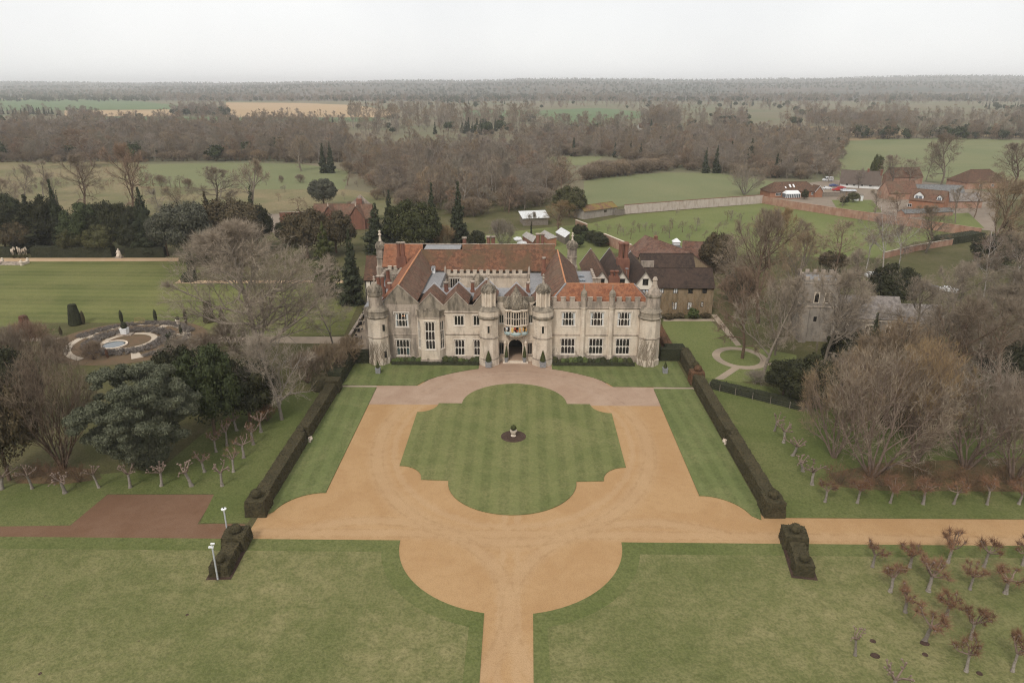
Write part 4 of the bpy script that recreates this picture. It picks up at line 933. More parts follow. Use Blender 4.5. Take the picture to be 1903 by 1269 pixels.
# east lead gutter roof with rooflights between the ranges
MB().box(12.9, 17.0, 131.4, 153, 0, 10.6).build('wall', M['stone_old'], manor)
g_ = MB().box(12.9, 17.0, 131.6, 153, 10.6, 10.8).build('lead_roof', M['lead'], manor)
for y in (137, 140.5, 144, 147.5): MB().box(13.4, 14.6, y, y + 1.1, 10.8, 11.15).build('rooflight', M['glass_blue'], manor)
merlons(manor, (16.6, 133), (16.6, 152.6), 10.8, 0.9, 0.6, 0.7, 0.4)
b = MB(); b.cbox(15.4, 133.5, 10.8, 3.4, 2.4, 1.9); bo = b.build('stair_head', M['stone_old'], manor); MB().box(13.5, 17.3, 132.1, 134.9, 12.7, 12.95, .1, .1).build('cap', M['stone_lichen'], bo)
chimney(manor, 16.0, 134.6, 10.8, 12.2, 14.2, 0.8, 2, mat='stone_old')
# rough chimney stack of the manor's east end
MB().box(-24.6, -24.2, 152.2, 153.2, 0, 1).build('plinth', M['stone_old'], manor)
# bare creeper on the corner turrets
def creeper(cx, cy, r, a0, a1, z1, n, seed):
    rng = random.Random(seed); mb = MB()
    for i in range(n):
        a = math.radians(rng.uniform(a0, a1)); z = 0.0; p = Vector((cx + r * math.cos(a), cy + r * math.sin(a), 0)); h = z1 * rng.uniform(.5, 1)
        while z < h:
            a += rng.uniform(-.16, .16); z += rng.uniform(.3, .6); q = Vector((cx + r * math.cos(a), cy + r * math.sin(a), z)); mb.tube(p, q, 0.028, 0.024, 3); p = q
    return mb.build('creeper', M['twig_brown'], manor)
creeper(25.1, 124.5, 2.14, 200, 300, 5.8, 46, 1); creeper(-25.9, 124.4, 2.06, 220, 320, 5.2, 40, 2)
rng = random.Random(8); cr = MB()
for i in range(26):
    x = rng.choice([rng.uniform(-19.5, -18.2), rng.uniform(-24, -19), rng.uniform(6.9, 8.2), rng.uniform(11.5, 14)]); z = 0.8; p = Vector((x, FY - .14, z)); h = rng.uniform(1.6, 3.2)
    while z < h:
        q = Vector((p.x + rng.uniform(-.5, .5), FY - .14, z + rng.uniform(.15, .4))); cr.tube(p, q, .022, .02, 3); p = q; z = q.z
cr.build('creeper', M['twig_brown'], manor)

# ================================================================== OTHER BUILDINGS
def lwin(parent, x, z, w, h, y, face=-1, n=2, rows=1, frame='paint_white', pane='glass', axis='y'):
    """window on a plain wall in a thing's local frame: frame bars stand proud, panes sit between them"""
    f = MB(); b = 0.09
    def bx(x0, x1, z0, z1, d0, d1):
        a, c = sorted((y + face * d0, y + face * d1))
        if axis == 'y': f.box(x0, x1, a, c, z0, z1)
        else: f.box(a, c, x0, x1, z0, z1)
    bx(x - w / 2, x + w / 2, z, z + b, 0.0, .08); bx(x - w / 2, x + w / 2, z + h - b, z + h, 0.0, .08)
    for i in range(n + 1): 
        u = x - w / 2 + (w - b) * i / n; bx(u, u + b, z + b, z + h - b, 0.0, .075)
    for j in range(1, rows): bx(x - w / 2 + b, x + w / 2 - b, z + h * j / rows - .03, z + h * j / rows + .03, 0, .07)
    wo = f.build('window', M[frame], parent, off=())
    pw = (w - b) / n
    for i in range(n):
        u0 = x - w / 2 + b + i * pw; u1 = u0 + pw - b; q = y + face * .025
        p = [(u0, q, z + b), (u1, q, z + b), (u1, q, z + h - b), (u0, q, z + h - b)]
        if axis == 'x': p = [(c[1], c[0], c[2]) for c in p]
        MB().quad(*p).build('pane', M[pane], wo, off=())
    return wo
def house(name, label, cat, loc, rz, w, d, eave, rise, wall, roof, wins=(), hip=0.0, chims=(), doors=(), over=0.35, group=None, ridge_mat=None, gable_mat=None, trim=None, half_hip=0):
    """ridge along local x, front faces local -y"""
    t = thing(name, label, cat, loc, rz, group)
    x, y = w / 2, d / 2
    mb = MB(); mb.box(-x, x, -y, y, -0.3, eave); mb.build('wall', M[wall], t, off=())
    if hip < 0.01:
        for s in (-1, 1):
            g = MB(); g.slab([(s * x, -y, eave), (s * x, y, eave), (s * x, 0, eave + rise)], (-s, 0, 0), 0.25); g.build('gable', M[gable_mat or wall], t, off=())
    k = rise / y; e2 = eave - over * k; xo = x + (over * .5 if hip < .01 else over)
    hx = x - hip * y if hip else xo
    th = 0.14
    for s in (-1, 1):
        pts = [(-xo, s * (y + over), e2), (xo, s * (y + over), e2), (hx, 0, eave + rise), (-hx, 0, eave + rise)]
        a, b, c = map(Vector, pts[:3]); n = (b - a).cross(c - a); n = n if n.z > 0 else -n
        MB().slab(pts, n, th).build('roof', M[roof], t, off=())
    if hip:
        for s in (-1, 1):
            pts = [(s * xo, -(y + over), e2), (s * xo, y + over, e2), (s * hx, 0, eave + rise)]
            a, b, c = map(Vector, pts); n = (b - a).cross(c - a); n = n if n.z > 0 else -n
            MB().slab(pts, n, th).build('roof', M[roof], t, off=())
    MB().tube((-hx, 0, eave + rise + th), (hx, 0, eave + rise + th), 0.13, 0.13, 6).build('ridge', M[ridge_mat or roof], t, off=())
    if trim:
        for s in (-1, 1):
            for s2 in (-1, 1): MB().slab([(s * (xo + .02), s2 * (y + over), e2 - .1), (s * (xo + .02), 0, eave + rise - .1), (s * (xo + .02), 0, eave + rise + .15), (s * (xo + .02), s2 * (y + over), e2 + .15)], (s, 0, 0), 0.06).build('bargeboard', M[trim], t, off=())
    for wn_ in wins:
        lwin(t, *wn_[:4], **(wn_[4] if len(wn_) > 4 else dict(y=-y)))
    for (dx, dz0, dw, dh, dm) in doors: MB().box(dx - dw / 2, dx + dw / 2, -y - .06, -y + .02, dz0, dz0 + dh).build('door', M[dm], t, off=())
    for (cx, cy, h, cw, n) in chims:
        z0 = eave + max(0, rise * (1 - abs(cy) / y)) - .6
        b = MB(); b.cbox(cx, cy, z0, cw * n, cw, h + .6); b.cbox(cx, cy, z0 + h + .6, cw * n + .16, cw + .16, .18); ch = b.build('chimney', M['brick_red'], t, off=())
        for i in range(n): MB().lathe(cx - cw * n / 2 + cw * (i + .5), cy, [(.14, z0 + h + .7), (.11, z0 + h + 1.15)], 8).build('chimney_pot', M['brick_orange'], ch, off=())
    return t
def gpos(px, py, z=0.0): a = G(px, py, z); return (a[0], a[1], 0.0)
def between(p, q, depth, **k):
    """centre and angle for a building whose front base runs p -> q (surveyed), depth metres deep"""
    a, b = Vector(G(*p)), Vector(G(*q)); d = (b - a); n = Vector((-d.y, d.x)).normalized()
    c = (a + b) / 2 + n * depth / 2
    return (c.x, c.y, 0.0), math.atan2(d.y, d.x), d.length

# --- service wing with three cream gables, east of the mansion
sw = thing('service_wing', 'cream rendered service wing with three gables and dark tiled roofs behind the mansion', 'house', (23, 152, 0))
SY = 152.0
for k, (gx, bx, by, rl, rr) in enumerate(((19.0, 1098, 464, 'tile_brown', 'tile_range'), (23.5, 1133, 463, 'tile_dark', 'tile_brown'), (28.7, 1172, 469, 'tile_dark', 'tile_dark'))):
    az = 10.95; hw = 2.75; ez = 7.2
    B = G(bx, by, az)
    mb = MB(); mb.slab([(gx - hw + .15, SY, ez), (gx + hw - .15, SY, ez), (gx, SY, az)], (0, 1, 0), 0.3); mb.box(gx - hw + .15, gx + hw - .15, SY + .004, SY + 6, 0, ez - .002); mb.build('gable', M['render_cream'], sw)
    for s, mt in ((-1, rl), (1, rr)):
        roof_slab(sw, [(gx + s * hw, SY - .25, ez - .05), (gx, SY - .25, az + .1), (B[0] , B[1], az + .1), (B[0] + s * hw, B[1], ez - .05)], mt)
        MB().slab([(gx + s * hw, SY - .3, ez - .15), (gx, SY - .3, az), (gx, SY - .3, az + .2), (gx + s * hw, SY - .3, ez + .05)], (0, -1, 0), 0.06).build('bargeboard', M['timber_grey'], sw)
        MB().slab([(B[0] + s * hw, B[1] + .05, ez - .1), (B[0], B[1] + .05, az + .1), (B[0], B[1] + .05, az + .38), (B[0] + s * hw, B[1] + .05, ez + .18)], (0, 1, 0), 0.3).build('verge', M['lead_pale'], sw)
    MB().slab([(B[0] - hw + .2, B[1] - .1, ez), (B[0] + hw - .2, B[1] - .1, ez), (B[0], B[1] - .1, az)], (0, -1, 0), 0.2).build('back_gable', M['brick_red'], sw)
    f = MB(); wx = gx + (0.0, 0.05, 0.1)[k]
    for a, b in ((-.62, -.52), (.52, .62), (-.05, .05)): f.box(wx + a, wx + b, SY - .1, SY + .02, 8.0, 9.2)
    f.box(wx - .62, wx + .62, SY - .1, SY + .02, 7.9, 8.0); f.box(wx - .7, wx + .7, SY - .16, SY + .02, 9.2, 9.34); wo = f.build('window', M['timber_dark'], sw)
    for a, b in ((-.52, -.05), (.05, .52)): MB().quad((wx + a, SY - .03, 8.0), (wx + b, SY - .03, 8.0), (wx + b, SY - .03, 9.2), (wx + a, SY - .03, 9.2)).build('pane', M['glass'], wo)
MB().box(16.7, 31.2, SY + .1, SY + 22, 0, 7.1).build('wall', M['render_cream'], sw)
roof_slab(sw, [(21.3, SY + 1, 7.4), (21.0, SY + 20, 7.4), (20.4, SY + 20, 7.42), (20.6, SY + 1, 7.42)], 'lead', 0.1, 'valley')
f = MB(); f.box(26.6, 30.6, SY - .08, SY + .08, 5.4, 6.9)
wo = f.build('window', M['timber_dark'], sw)
for i in range(5): MB().quad((26.8 + i * .75, SY - .1, 5.5), (27.35 + i * .75, SY - .1, 5.5), (27.35 + i * .75, SY - .1, 6.75), (26.8 + i * .75, SY - .1, 6.75)).build('pane', M['glass_pale'], wo)
def stack(parent, x, ytop, yb, Y, w, nx, ny, mat='brick_red'):
    X, z1 = AT(x, ytop, Y); zb = AT(x, yb, Y)[1]
    b = MB(); b.cbox(X, Y, zb - 4, nx * w + .5, ny * w + .5, 4.3); b.cbox(X, Y, zb + .3, nx * w + .3, ny * w + .3, .3); ch = b.build('chimney', M[mat], parent)
    for i in range(nx):
        for j in range(ny):
            cx, cy = X + (i - (nx - 1) / 2) * w, Y + (j - (ny - 1) / 2) * w
            MB().lathe(cx, cy, [(w * .47, zb + .6), (w * .42, zb + .8), (w * .42, z1 - .5), (w * .56, z1 - .3), (w * .58, z1)], 8, math.pi / 8, math.pi / 8 + 2 * math.pi).build('shaft', M[mat], ch)
stack(sw, 1159.5, 451, 484, 159, 1.15, 2, 2); stack(sw, 1142, 503, 518, 149.8, 0.95, 2, 1)
d_ = MB(); X, Z = AT(1165, 500, 154); d_.lathe(X, 154, [(.02, Z - .05), (.3, Z), (.42, Z + .14)], 12, 0, 2 * math.pi); d_.tube((X, 154.2, Z - 1.4), (X, 154.1, Z), .04, .04, 5); d_.build('satellite_dish', M['lead'], sw)
MB().box(29.0, 32.0, 160.2, 160.7, 9.0, 11.4).build('parapet', M['stone_old'], sw)

# --- stone cottage wing
cw = house('cottage_wing', 'long golden stone cottage with dark tiled roof, right of the mansion', 'cottage', (37.4, 159.0, 0), 0.0, 15.4, 8.0, 6.7, 3.3, 'rubble_cottage', 'tile_dark', over=0.4)
for k, (px, py, w, h, pn) in enumerate(((1229, 545, 1.0, 1.35, 'blind'), (1255, 545, 1.0, 1.35, 'blind'), (1283, 545, 1.1, 1.35, 'glass'), (1309, 545, 1.0, 1.3, 'glass'), (1253, 575, 1.1, 1.75, 'blind'), (1281, 575, 1.1, 1.75, 'blind'), (1304, 570, .6, 1.2, 'blind'))):
    X, Z = AT(px, py, 155.0); lwin(cw, X - 37.4, Z, w, h, y=-4.0, n=2, frame='paint_black', pane=pn)
rg_ = random.Random(4); cr = MB()
for i in range(70):
    x = rg_.uniform(-7.4, 7.4); z = 0.0; p = Vector((x, -4.05, 0)); h = rg_.uniform(2, 6)
    while z < h:
        q = Vector((p.x + rg_.uniform(-.35, .35), -4.05, z + rg_.uniform(.2, .5))); cr.tube(p, q, .035, .03, 3); p = q; z = q.z
cr.build('creeper', M['twig_gold'], cw, off=())
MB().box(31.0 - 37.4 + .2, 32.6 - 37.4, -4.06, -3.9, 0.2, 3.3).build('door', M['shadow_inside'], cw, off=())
a = G(1190, 472, 9.6); b = G(1287, 472, 9.6)
house('dark_roofed_range', 'second dark roofed stone range standing behind the golden cottage', 'house', ((a[0] + b[0]) / 2, a[1], 0), 0, b[0] - a[0], 9.5, 5.6, 4.0, 'rubble_cottage', 'tile_dark', over=.3)
a = Vector(G(1199, 437, 8.5)); b = Vector(G(1282, 471, 8.0)); c = (a + b) / 2
house('streaked_roof_range', 'long range with lichen streaked red brown roof beside the walled garden', 'house', (c.x, c.y, 0), math.atan2((b - a).y, (b - a).x), (b - a).length, 12.0, 4.0, 4.3, 'rubble_cottage', 'tile_streaked', over=.3,
      chims=((-6, .2, .9, .8, 1),))
a = Vector(G(1275, 453, 7.5)); 
house('red_roofed_outbuilding', 'small outbuilding with red tiled roof right of the lead cupola', 'house', (a.x + 6, a.y + 1, 0), -0.25, 13, 8, 4.2, 3.4, 'rubble_cottage', 'tile_streaked', over=.3)
# dovecote with lead roof and lantern
X, Z = AT(1257.5, 443, 197.0)
dv = thing('dovecote', 'square dovecote with blue lead pyramid roof and white lantern', 'dovecote', (X, 197, 0))
MB().box(-2.6, 2.6, -2.6, 2.6, 0, Z - 4.6).build('wall', M['rubble_cottage'], dv, off=()); MB().box(-3, 3, -3, 3, Z - 4.6, Z - 1.7, 2.1, 2.1).build('roof', M['slate_blue'], dv, off=())
MB().box(-.9, .9, -.9, .9, Z - 1.75, Z - .9).build('lantern', M['paint_white'], dv, off=()); MB().box(-1.15, 1.15, -1.15, 1.15, Z - .9, Z, 1.0, 1.0).build('lantern_roof', M['paint_white'], dv, off=())

# --- timber framed wing, far left of the mansion
X0, Z0 = AT(680, 483, 160)
tw = house('timber_wing', 'timber framed wing with brown tiled roof and dormer, left behind the mansion', 'house', (X0 + 3.0, 165, 0), 0, 7.5, 9.0, 6.8, 4.4, 'render_cream', 'tile_brown', over=.4)
for i in range(7): MB().box(-3.7 + i * 1.2, -3.5 + i * 1.2, -4.6, -4.45, 0, 6.7).build('timber_post', M['timber_dark'], tw, off=())
for z in (3.2, 6.2): MB().box(-3.75, 3.75, -4.62, -4.46, z, z + .22).build('timber_rail', M['timber_dark'], tw, off=())
dm = MB().box(.6, 2.6, -4.3, -1.5, 7.2, 8.7).build('dormer', M['timber_dark'], tw, off=())
for s in (-1, 1): MB().slab([(1.6 + s * 1.3, -4.6, 8.5), (1.6, -4.6, 9.8), (1.6, -1.0, 9.8), (1.6 + s * 1.3, -1.0, 8.5)], (s * .6, 0, 1), .12).build('dormer_roof', M['tile_brown'], dm, off=())

# --- brick stable lodge behind the conifers
(lc, lr, lw) = between((522, 425), (690, 425), 9)
ld = house('brick_stables', 'red brick stable lodge with long tiled roofs behind the conifers', 'stables', (lc[0] + 6, lc[1], 0), 0, lw - 12, 10, 4.0, 4.2, 'brick_red', 'tile_range', chims=((6, .5, 2.2, 1.0, 2),))
for gx in (-4, 6):
    g = MB(); g.slab([(gx - 3, -6.2, 4), (gx + 3, -6.2, 4), (gx, -6.2, 8.3)], (0, 1, 0), .3); g.box(gx - 3, gx + 3, -6.2, -4.9, 0, 3.99); g.build('gable', M['brick_red'], ld, off=())
    for s in (-1, 1): MB().slab([(gx + s * 3.3, -6.6, 3.7), (gx, -6.6, 8.45), (gx, 0, 8.45), (gx + s * 3.3, -.4, 3.7)], (s, 0, 1), .14).build('roof', M['tile_range'], ld, off=())
    f = MB(); finial(f, gx, -6.3, 8.3, .7); f.build('finial', M['stone_trim'], ld, off=())
    MB().box(gx - 3.2, gx - 2.9, -6.5, -6.2, 3.2, 5.0).build('kneeler', M['stone_trim'], ld, off=())
MB().slab([(2.2, 2, 8.1), (9.8, 2, 8.1), (6, 2, 11.6)], (0, 1, 0), .3).build('gable', M['stone_old'], ld, off=())
a, b = Vector(G(522, 421)), Vector(G(575, 419))
def wall_run(name, label, pts, h, t, mat, cope=None, group=None, ivy=()):
    """garden wall through surveyed points (each px, py[, top height])"""
    g = [Vector(G(*p)) for p in pts]
    o = thing(name, label, 'wall', (g[0].x, g[0].y, 0), 0, group)
    for i in range(len(g) - 1):
        d = (g[i + 1] - g[i]); L = d.length; Mx = frame_M(g[i].x, g[i].y, math.atan2(d.y, d.x))
        MB(Mx).box(0, L + .1, -t / 2, t / 2, -.2, h).build('wall_section', M[mat], o)
        MB(Mx).box(-.05, L + .1, -t / 2 - .08, t / 2 + .08, h, h + .14).build('coping', M[cope or mat], o)
        for j in range(1, int(L / 9)):
            MB(Mx).box(j * 9 - .3, j * 9 + .3, -t / 2 - .12, -t / 2 + .02, -.2, h - .1).build('pier', M[mat], o)
    return o
wall_run('brick_garden_wall', 'red brick wall left of the stable lodge beside the lane', [(522, 421), (585, 419)], 5.2, .4, 'brick_red', 'stone_old')
wall_run('brick_garden_wall', 'sloping red brick wall with pale coping behind the cream gables', [(1122, 452), (1172, 474)], 3.2, .45, 'brick_wall', 'stone_trim')
wall_run('brick_garden_wall', 'short brick garden wall half hidden by dark shrubs near the sheds', [(1070, 424), (1090, 432)], 3.0, .45, 'brick_wall', 'stone_trim')
wall_run('pale_garden_wall', 'long pale weathered wall with climbing plants between orchard and paddock', [(1160, 398), (1290, 387.5), (1416, 378)], 3.7, .45, 'wall_pale', 'brick_red')
wall_run('brick_garden_wall', 'long patchy brick orchard wall below the village houses', [(1416, 378), (1470, 388), (1580, 405), (1700, 423), (1820, 441)], 3.0, .45, 'brick_wall', 'brick_wall')
wall_run('brick_garden_wall', 'low brick wall behind the birches along the churchyard', [(1640, 481), (1700, 467), (1768, 455)], 1.9, .45, 'brick_wall', 'stone_old')
wall_run('timber_fence', 'grey timber fence between mossy shed and pale wall', [(1143, 401), (1160, 399)], 2.2, .12, 'timber_grey')

# --- sheds and glasshouses behind the mansion
c, r, w = between((1085, 408), (1146, 399), 6)
house('mossy_shed', 'low grey stone shed with mossy red roof at end of pale wall', 'shed', c, r, w, 6, 3.2, 1.6, 'wall_grey', 'tile_moss', wins=((2.5, 1.6, 1.6, 1.0, dict(y=-3, n=3, frame='timber_grey')),))
def lean(name, label, pxs, z, wall, roof, dz=1.2):
    """shed: roof quad surveyed at height z (front two points lower)"""
    p = [Vector((*G(x, y, zz), zz)) for (x, y), zz in zip(pxs, (z + dz, z + dz, z, z))]
    c = sum(p, Vector()) / 4; t = thing(name, label, 'shed', (c.x, c.y, 0))
    MB().slab([tuple(q) for q in p], (0, 0, 1), .1).build('roof', M[roof], t)
    rs = MB()
    for i in range(1, 8): rs.tube(p[0].lerp(p[1], i / 8) + Vector((0, 0, .12)), p[3].lerp(p[2], i / 8) + Vector((0, 0, .12)), .04, .04, 4)
    rs.build('batten', M[roof], t)
    q = [c + (Vector((v.x, v.y, c.z)) - c) * .9 for v in p]
    wm = MB(); n = 4
    vs = [(v.x, v.y, -.2) for v in q] + [(v.x, v.y, pp.z - .03) for v, pp in zip(q, p)]
    wm.add(vs, [(i, (i + 1) % 4, 4 + (i + 1) % 4, 4 + i) for i in range(4)]); wm.build('wall', M[wall], t, fix=True)
    return t
lean('tin_barn', 'open barn with white sheet metal roof among the bare trees', [(963, 393), (1013, 391), (1022, 405), (971, 407)], 2.8, 'timber_grey', 'tin_white', 1.0)
lean('old_glasshouse', 'leftmost derelict glasshouse with grey slatted roof behind the mansion', [(978, 431), (997, 440), (990, 451), (970, 438)], 2.0, 'brick_red', 'corrugated', 1.2)
lean('old_glasshouse', 'middle derelict glasshouse with brick base and white door', [(1012, 428), (1036, 441), (1018, 445), (1004, 434)], 2.0, 'brick_orange', 'corrugated', 1.2)
lean('tin_shed', 'wooden shed with bright white tin roof beside the domed turret', [(1043, 423), (1060, 433), (1050, 442), (1032, 432)], 2.4, 'timber_grey', 'tin_white', .9)
X, Y = G(1028, 450); t = thing('shed_door', 'white painted door of the middle glasshouse', 'door', (X, Y, 0)); MB().box(-.5, .5, -.06, .06, 0, 2.1).build('leaf', M['paint_white'], t, off=()); MB().box(-.6, .6, -.09, -.062, 2.0, 2.15).build('lintel', M['timber_grey'], t, off=())
for k, (px, py, w_, rz, lb) in enumerate(((962, 447, 2.6, .3, 'upper sheet of white debris piled left of the derelict glasshouses'), (970, 455, 3.2, .1, 'lower sheet of white debris piled left of the derelict glasshouses'))):
    X, Y = G(px, py); t = thing('debris_sheet', lb, 'debris', (X, Y, 0), rz)
    rng = random.Random(k); b = MB()
    b.slab([(-w_ / 2, -.8, .25), (w_ / 2, -.9, .35), (w_ / 2 + .2, 1.0, .8), (0, 1.4, .95), (-w_ / 2, 1.0, .6)], (0, 0, 1), .08); b.build('sheet', M['tin_white'], t, off=())
    MB().slab([(-w_ / 2 + .4, -1.5, .06), (w_ / 2 + .6, -1.6, .1), (w_ / 2, -.4, .3), (-w_ / 2, -.5, .3)], (0, 0, 1), .08).build('sheet', M['corrugated'], t, off=())
    MB().ball((0, .2, .1), .5, 8, (2.4, 1.6, .6), .2, rng).build('rubble', M['soil_rust'], t, off=())

# --- church
TX, TY = 62.3, 140.5
ch = thing('church', 'flint church with square battlemented tower among the trees on the right', 'church', (TX, TY, 0), math.radians(-6))
th_ = 12.6
MB().box(-3.5, 3.5, -3.2, 3.2, -.2, th_).build('tower', M['flint'], ch, off=())
MB().box(-3.6, 3.6, -3.3, 3.3, th_ - .3, th_ - .001).build('string_course', M['stone_old'], ch, off=()); MB().box(-3.65, 3.65, -3.35, 3.35, 7.4, 7.65).build('string_course', M['stone_old'], ch, off=())
mb = MB()
for a, b, c, e in ((-3.6, 3.6, -3.3, -2.95), (-3.6, 3.6, 2.95, 3.3), (-3.6, -3.25, -2.95, 2.95), (3.25, 3.6, -2.95, 2.95)): mb.box(a, b, c, e, th_, th_ + .5)
mb.build('parapet', M['flint'], ch, off=())
for i in range(5):
    for (x, y) in ((-3.2 + i * 1.6, -3.12), (-3.2 + i * 1.6, 3.12)): MB().cbox(x, y, th_ + .5, .8, .34, .65).build('merlon', M['stone_old'], ch, off=())
    if 0 < i < 4:
        for x in (-3.42, 3.42): MB().cbox(x, -3.0 + i * 1.5, th_ + .5, .34, .8, .65).build('merlon', M['stone_old'], ch, off=())
MB().box(-3.2, 3.2, -2.9, 2.9, th_ + .002, th_ + .15).build('tower_roof', M['lead'], ch, off=())
for x in (-.9, 1.1):
    f = MB(); f.box(x - .55, x + .55, -3.27, -3.18, 8.3, 10.6); wo = f.build('belfry_window', M['stone_trim'], ch, off=())
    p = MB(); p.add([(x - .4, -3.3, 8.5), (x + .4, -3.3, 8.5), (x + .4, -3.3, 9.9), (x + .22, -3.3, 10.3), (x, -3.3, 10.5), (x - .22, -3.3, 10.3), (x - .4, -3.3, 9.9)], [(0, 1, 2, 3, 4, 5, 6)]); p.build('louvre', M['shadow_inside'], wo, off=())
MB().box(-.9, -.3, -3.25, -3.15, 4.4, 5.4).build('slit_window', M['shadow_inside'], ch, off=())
for x in (-3.5, 2.5): MB().box(x, x + 1.4, -4.2, -3.2, -.2, 7.0, .1, .35).build('buttress', M['flint'], ch, off=())
def nave(x0, x1, y0, y1, ev, rg, roof, wins):
    MB().box(x0, x1, y0, y1, -.2, ev).build('nave_wall', M['flint'], ch, off=()); ym = (y0 + y1) / 2
    for s, yy in ((-1, y0 - .3), (1, y1 + .3)):
        MB().slab([(x0, yy, ev - .1), (x1 + .3, yy, ev - .1), (x1 + .3, ym, rg), (x0, ym, rg)][::-s], (0, s, 1.2), .14).build('roof', M[roof], ch, off=())
    MB().slab([(x1, y0, ev), (x1, y1, ev), (x1, ym, rg)], (-1, 0, 0), .3).build('gable', M['flint'], ch, off=())
    MB().box(x0, x1, y0 - .12, y0 + .01, ev - .55, ev - .2).build('string_course', M['stone_trim'], ch, off=())
    for x in wins:
        f = MB(); f.box(x - .8, x + .8, y0 - .1, y0 + .01, 1.4, 4.0 if ev > 4.5 else 3.2); wo = f.build('window', M['stone_trim'], ch, off=()); hh = 3.7 if ev > 4.5 else 3.0
        for a in (-.4, .4): MB().add([(x + a - .3, y0 - .13, 1.6), (x + a + .3, y0 - .13, 1.6), (x + a + .3, y0 - .13, hh - .4), (x + a, y0 - .13, hh), (x + a - .3, y0 - .13, hh - .4)], [(0, 1, 2, 3, 4)]).build('pane', M['glass'], wo, off=())
nave(3.5, 16.5, -2.6, 5.0, 5.2, 8.9, 'slate', (6.5, 10.5, 14.5)); nave(16.5, 25, -1.8, 4.4, 4.3, 7.4, 'slate', (19, 22.5))
MB().box(6.0, 9.0, -5.2, -2.6, -.2, 2.8).build('porch', M['flint'], ch, off=())
for s in (-1, 1): MB().slab([(7.5 + s * 1.9, -5.5, 2.6), (7.5, -5.5, 4.3), (7.5, -2.5, 4.3), (7.5 + s * 1.9, -2.5, 2.6)], (s, 0, 1), .12).build('porch_roof', M['slate'], ch, off=())

# --- village houses
c, r, w = between((1427, 368), (1521, 366), 9)
bg = house('brick_bungalow', 'brick bungalow with hipped brown roof and skylights behind the orchard wall', 'bungalow', c, r, w * .95, 10, 2.9, 3.6, 'brick_orange', 'tile_brown', hip=.75,
      wins=((-8, 1.0, 2.6, 1.3, dict(y=-5, n=4)), (9.3, 1.0, 1.6, 1.3, dict(y=-5, n=2)), (11.8, 1.0, .9, 1.3, dict(y=-5, n=1))))
for x, z in ((-4, 4.2), (-1.6, 4.6), (0.2, 4.6)): MB().slab([(x, -3.0 - .2, z - .2), (x + .7, -3.2, z - .2), (x + .7, -1.6, z + .95), (x, -1.6, z + .95)], (0, -.6, .8), .3).build('skylight', M['paint_white'], bg, off=())
g = MB(); g.slab([(9.6, -6.4, 2.9), (13.4, -6.4, 2.9), (11.5, -6.4, 5.2)], (0, 1, 0), .25); g.box(9.6, 13.4, -6.4, -4.9, -.2, 2.89); g.build('gable', M['brick_orange'], bg, off=())
for s in (-1, 1):
    MB().slab([(11.5 + s * 2.2, -6.8, 2.6), (11.5, -6.8, 5.35), (11.5, -1, 5.35), (11.5 + s * 2.2, -1, 2.6)], (s, 0, 1), .13).build('roof', M['tile_brown'], bg, off=())
    MB().slab([(11.5 + s * 2.25, -6.85, 2.5), (11.5, -6.85, 5.25), (11.5, -6.85, 5.5), (11.5 + s * 2.25, -6.85, 2.75)], (0, -1, 0), .06).build('bargeboard', M['paint_white'], bg, off=())
cv = thing('conservatory', 'white framed conservatory on the front of the brick bungalow', 'conservatory', gpos(1473, 370), r)
MB().box(-3.6, 3.6, -.2, 3.4, -.1, .5).build('base_wall', M['brick_orange'], cv, off=()); MB().box(-3.5, 3.5, -.1, 3.4, .5, 2.3).build('glazing', M['glass_blue'], cv, off=())
for i in range(9): MB().box(-3.6 + i * .88, -3.42 + i * .88, -.2, .0, .5, 2.4).build('post', M['paint_white'], cv, off=())
MB().box(-3.7, 3.7, -.3, 3.6, 2.4, 3.7, .9, 1.5).build('roof', M['paint_white'], cv, off=())
MB().box(-3.65, 3.65, -.25, -.01, 2.25, 2.45).build('fascia', M['paint_white'], cv, off=())
c, r, w = between((1560, 348), (1634, 352), 8)
tc = house('thatched_cottage', 'white cottage with thick dark thatch and two brick chimneys', 'cottage', (c[0], c[1], 0), r, w, 8.0, 2.9, 5.4, 'white_paint', 'thatch', chims=((3, 0, 1.0, 1.0, 1), (w / 2 - .2, -1.0, 2.2, .9, 1)), over=.7,
      wins=((-6, 1.0, 1.2, 1.0), (-2.5, 1.0, 1.2, 1.0), (1, 1.0, 1.2, 1.0), (5, 1.0, 1.2, 1.0)))
c, r, w = between((1688, 388), (1752, 394), 8)
bh = house('brick_house', 'orange brick house with white dormer windows and red roof', 'house', c, r - .08, w * 1.02, 8, 4.0, 4.0, 'brick_orange', 'tile_range', wins=((-6, .8, 1.6, 1.3), (4, .8, 1.6, 1.3)))
for dx, dw in ((-3.2, 3.6), (4.6, 1.9)):
    d = MB(); d.box(dx - dw / 2, dx + dw / 2, -3.6, -.5, 4.2, 5.8); d.slab([(dx - dw / 2, -3.6, 5.8), (dx + dw / 2, -3.6, 5.8), (dx, -3.6, 5.8 + dw * .45)], (0, 1, 0), .2); do = d.build('dormer', M['paint_white'], bh, off=())
    for s in (-1, 1): MB().slab([(dx + s * (dw / 2 + .3), -3.9, 5.6), (dx, -3.9, 6.0 + dw * .45), (dx, 0, 6.0 + dw * .45), (dx + s * (dw / 2 + .3), 0, 5.6)], (s, 0, 1), .12).build('dormer_roof', M['tile_range'], do, off=())
    for i in range(2): MB().box(dx - dw * .36 + i * dw * .38, dx - dw * .04 + i * dw * .38, -3.66, -3.61, 4.4, 5.7).build('pane', M['glass_blue'], do, off=())
c, r, w = between((1648, 372), (1705, 372), 10)
house('red_barn', 'barn with plain red tiled roof left of the orange brick house', 'barn', c, r + .1, w, 9, 3.2, 4.6, 'brick_wall', 'tile_range', over=.3)
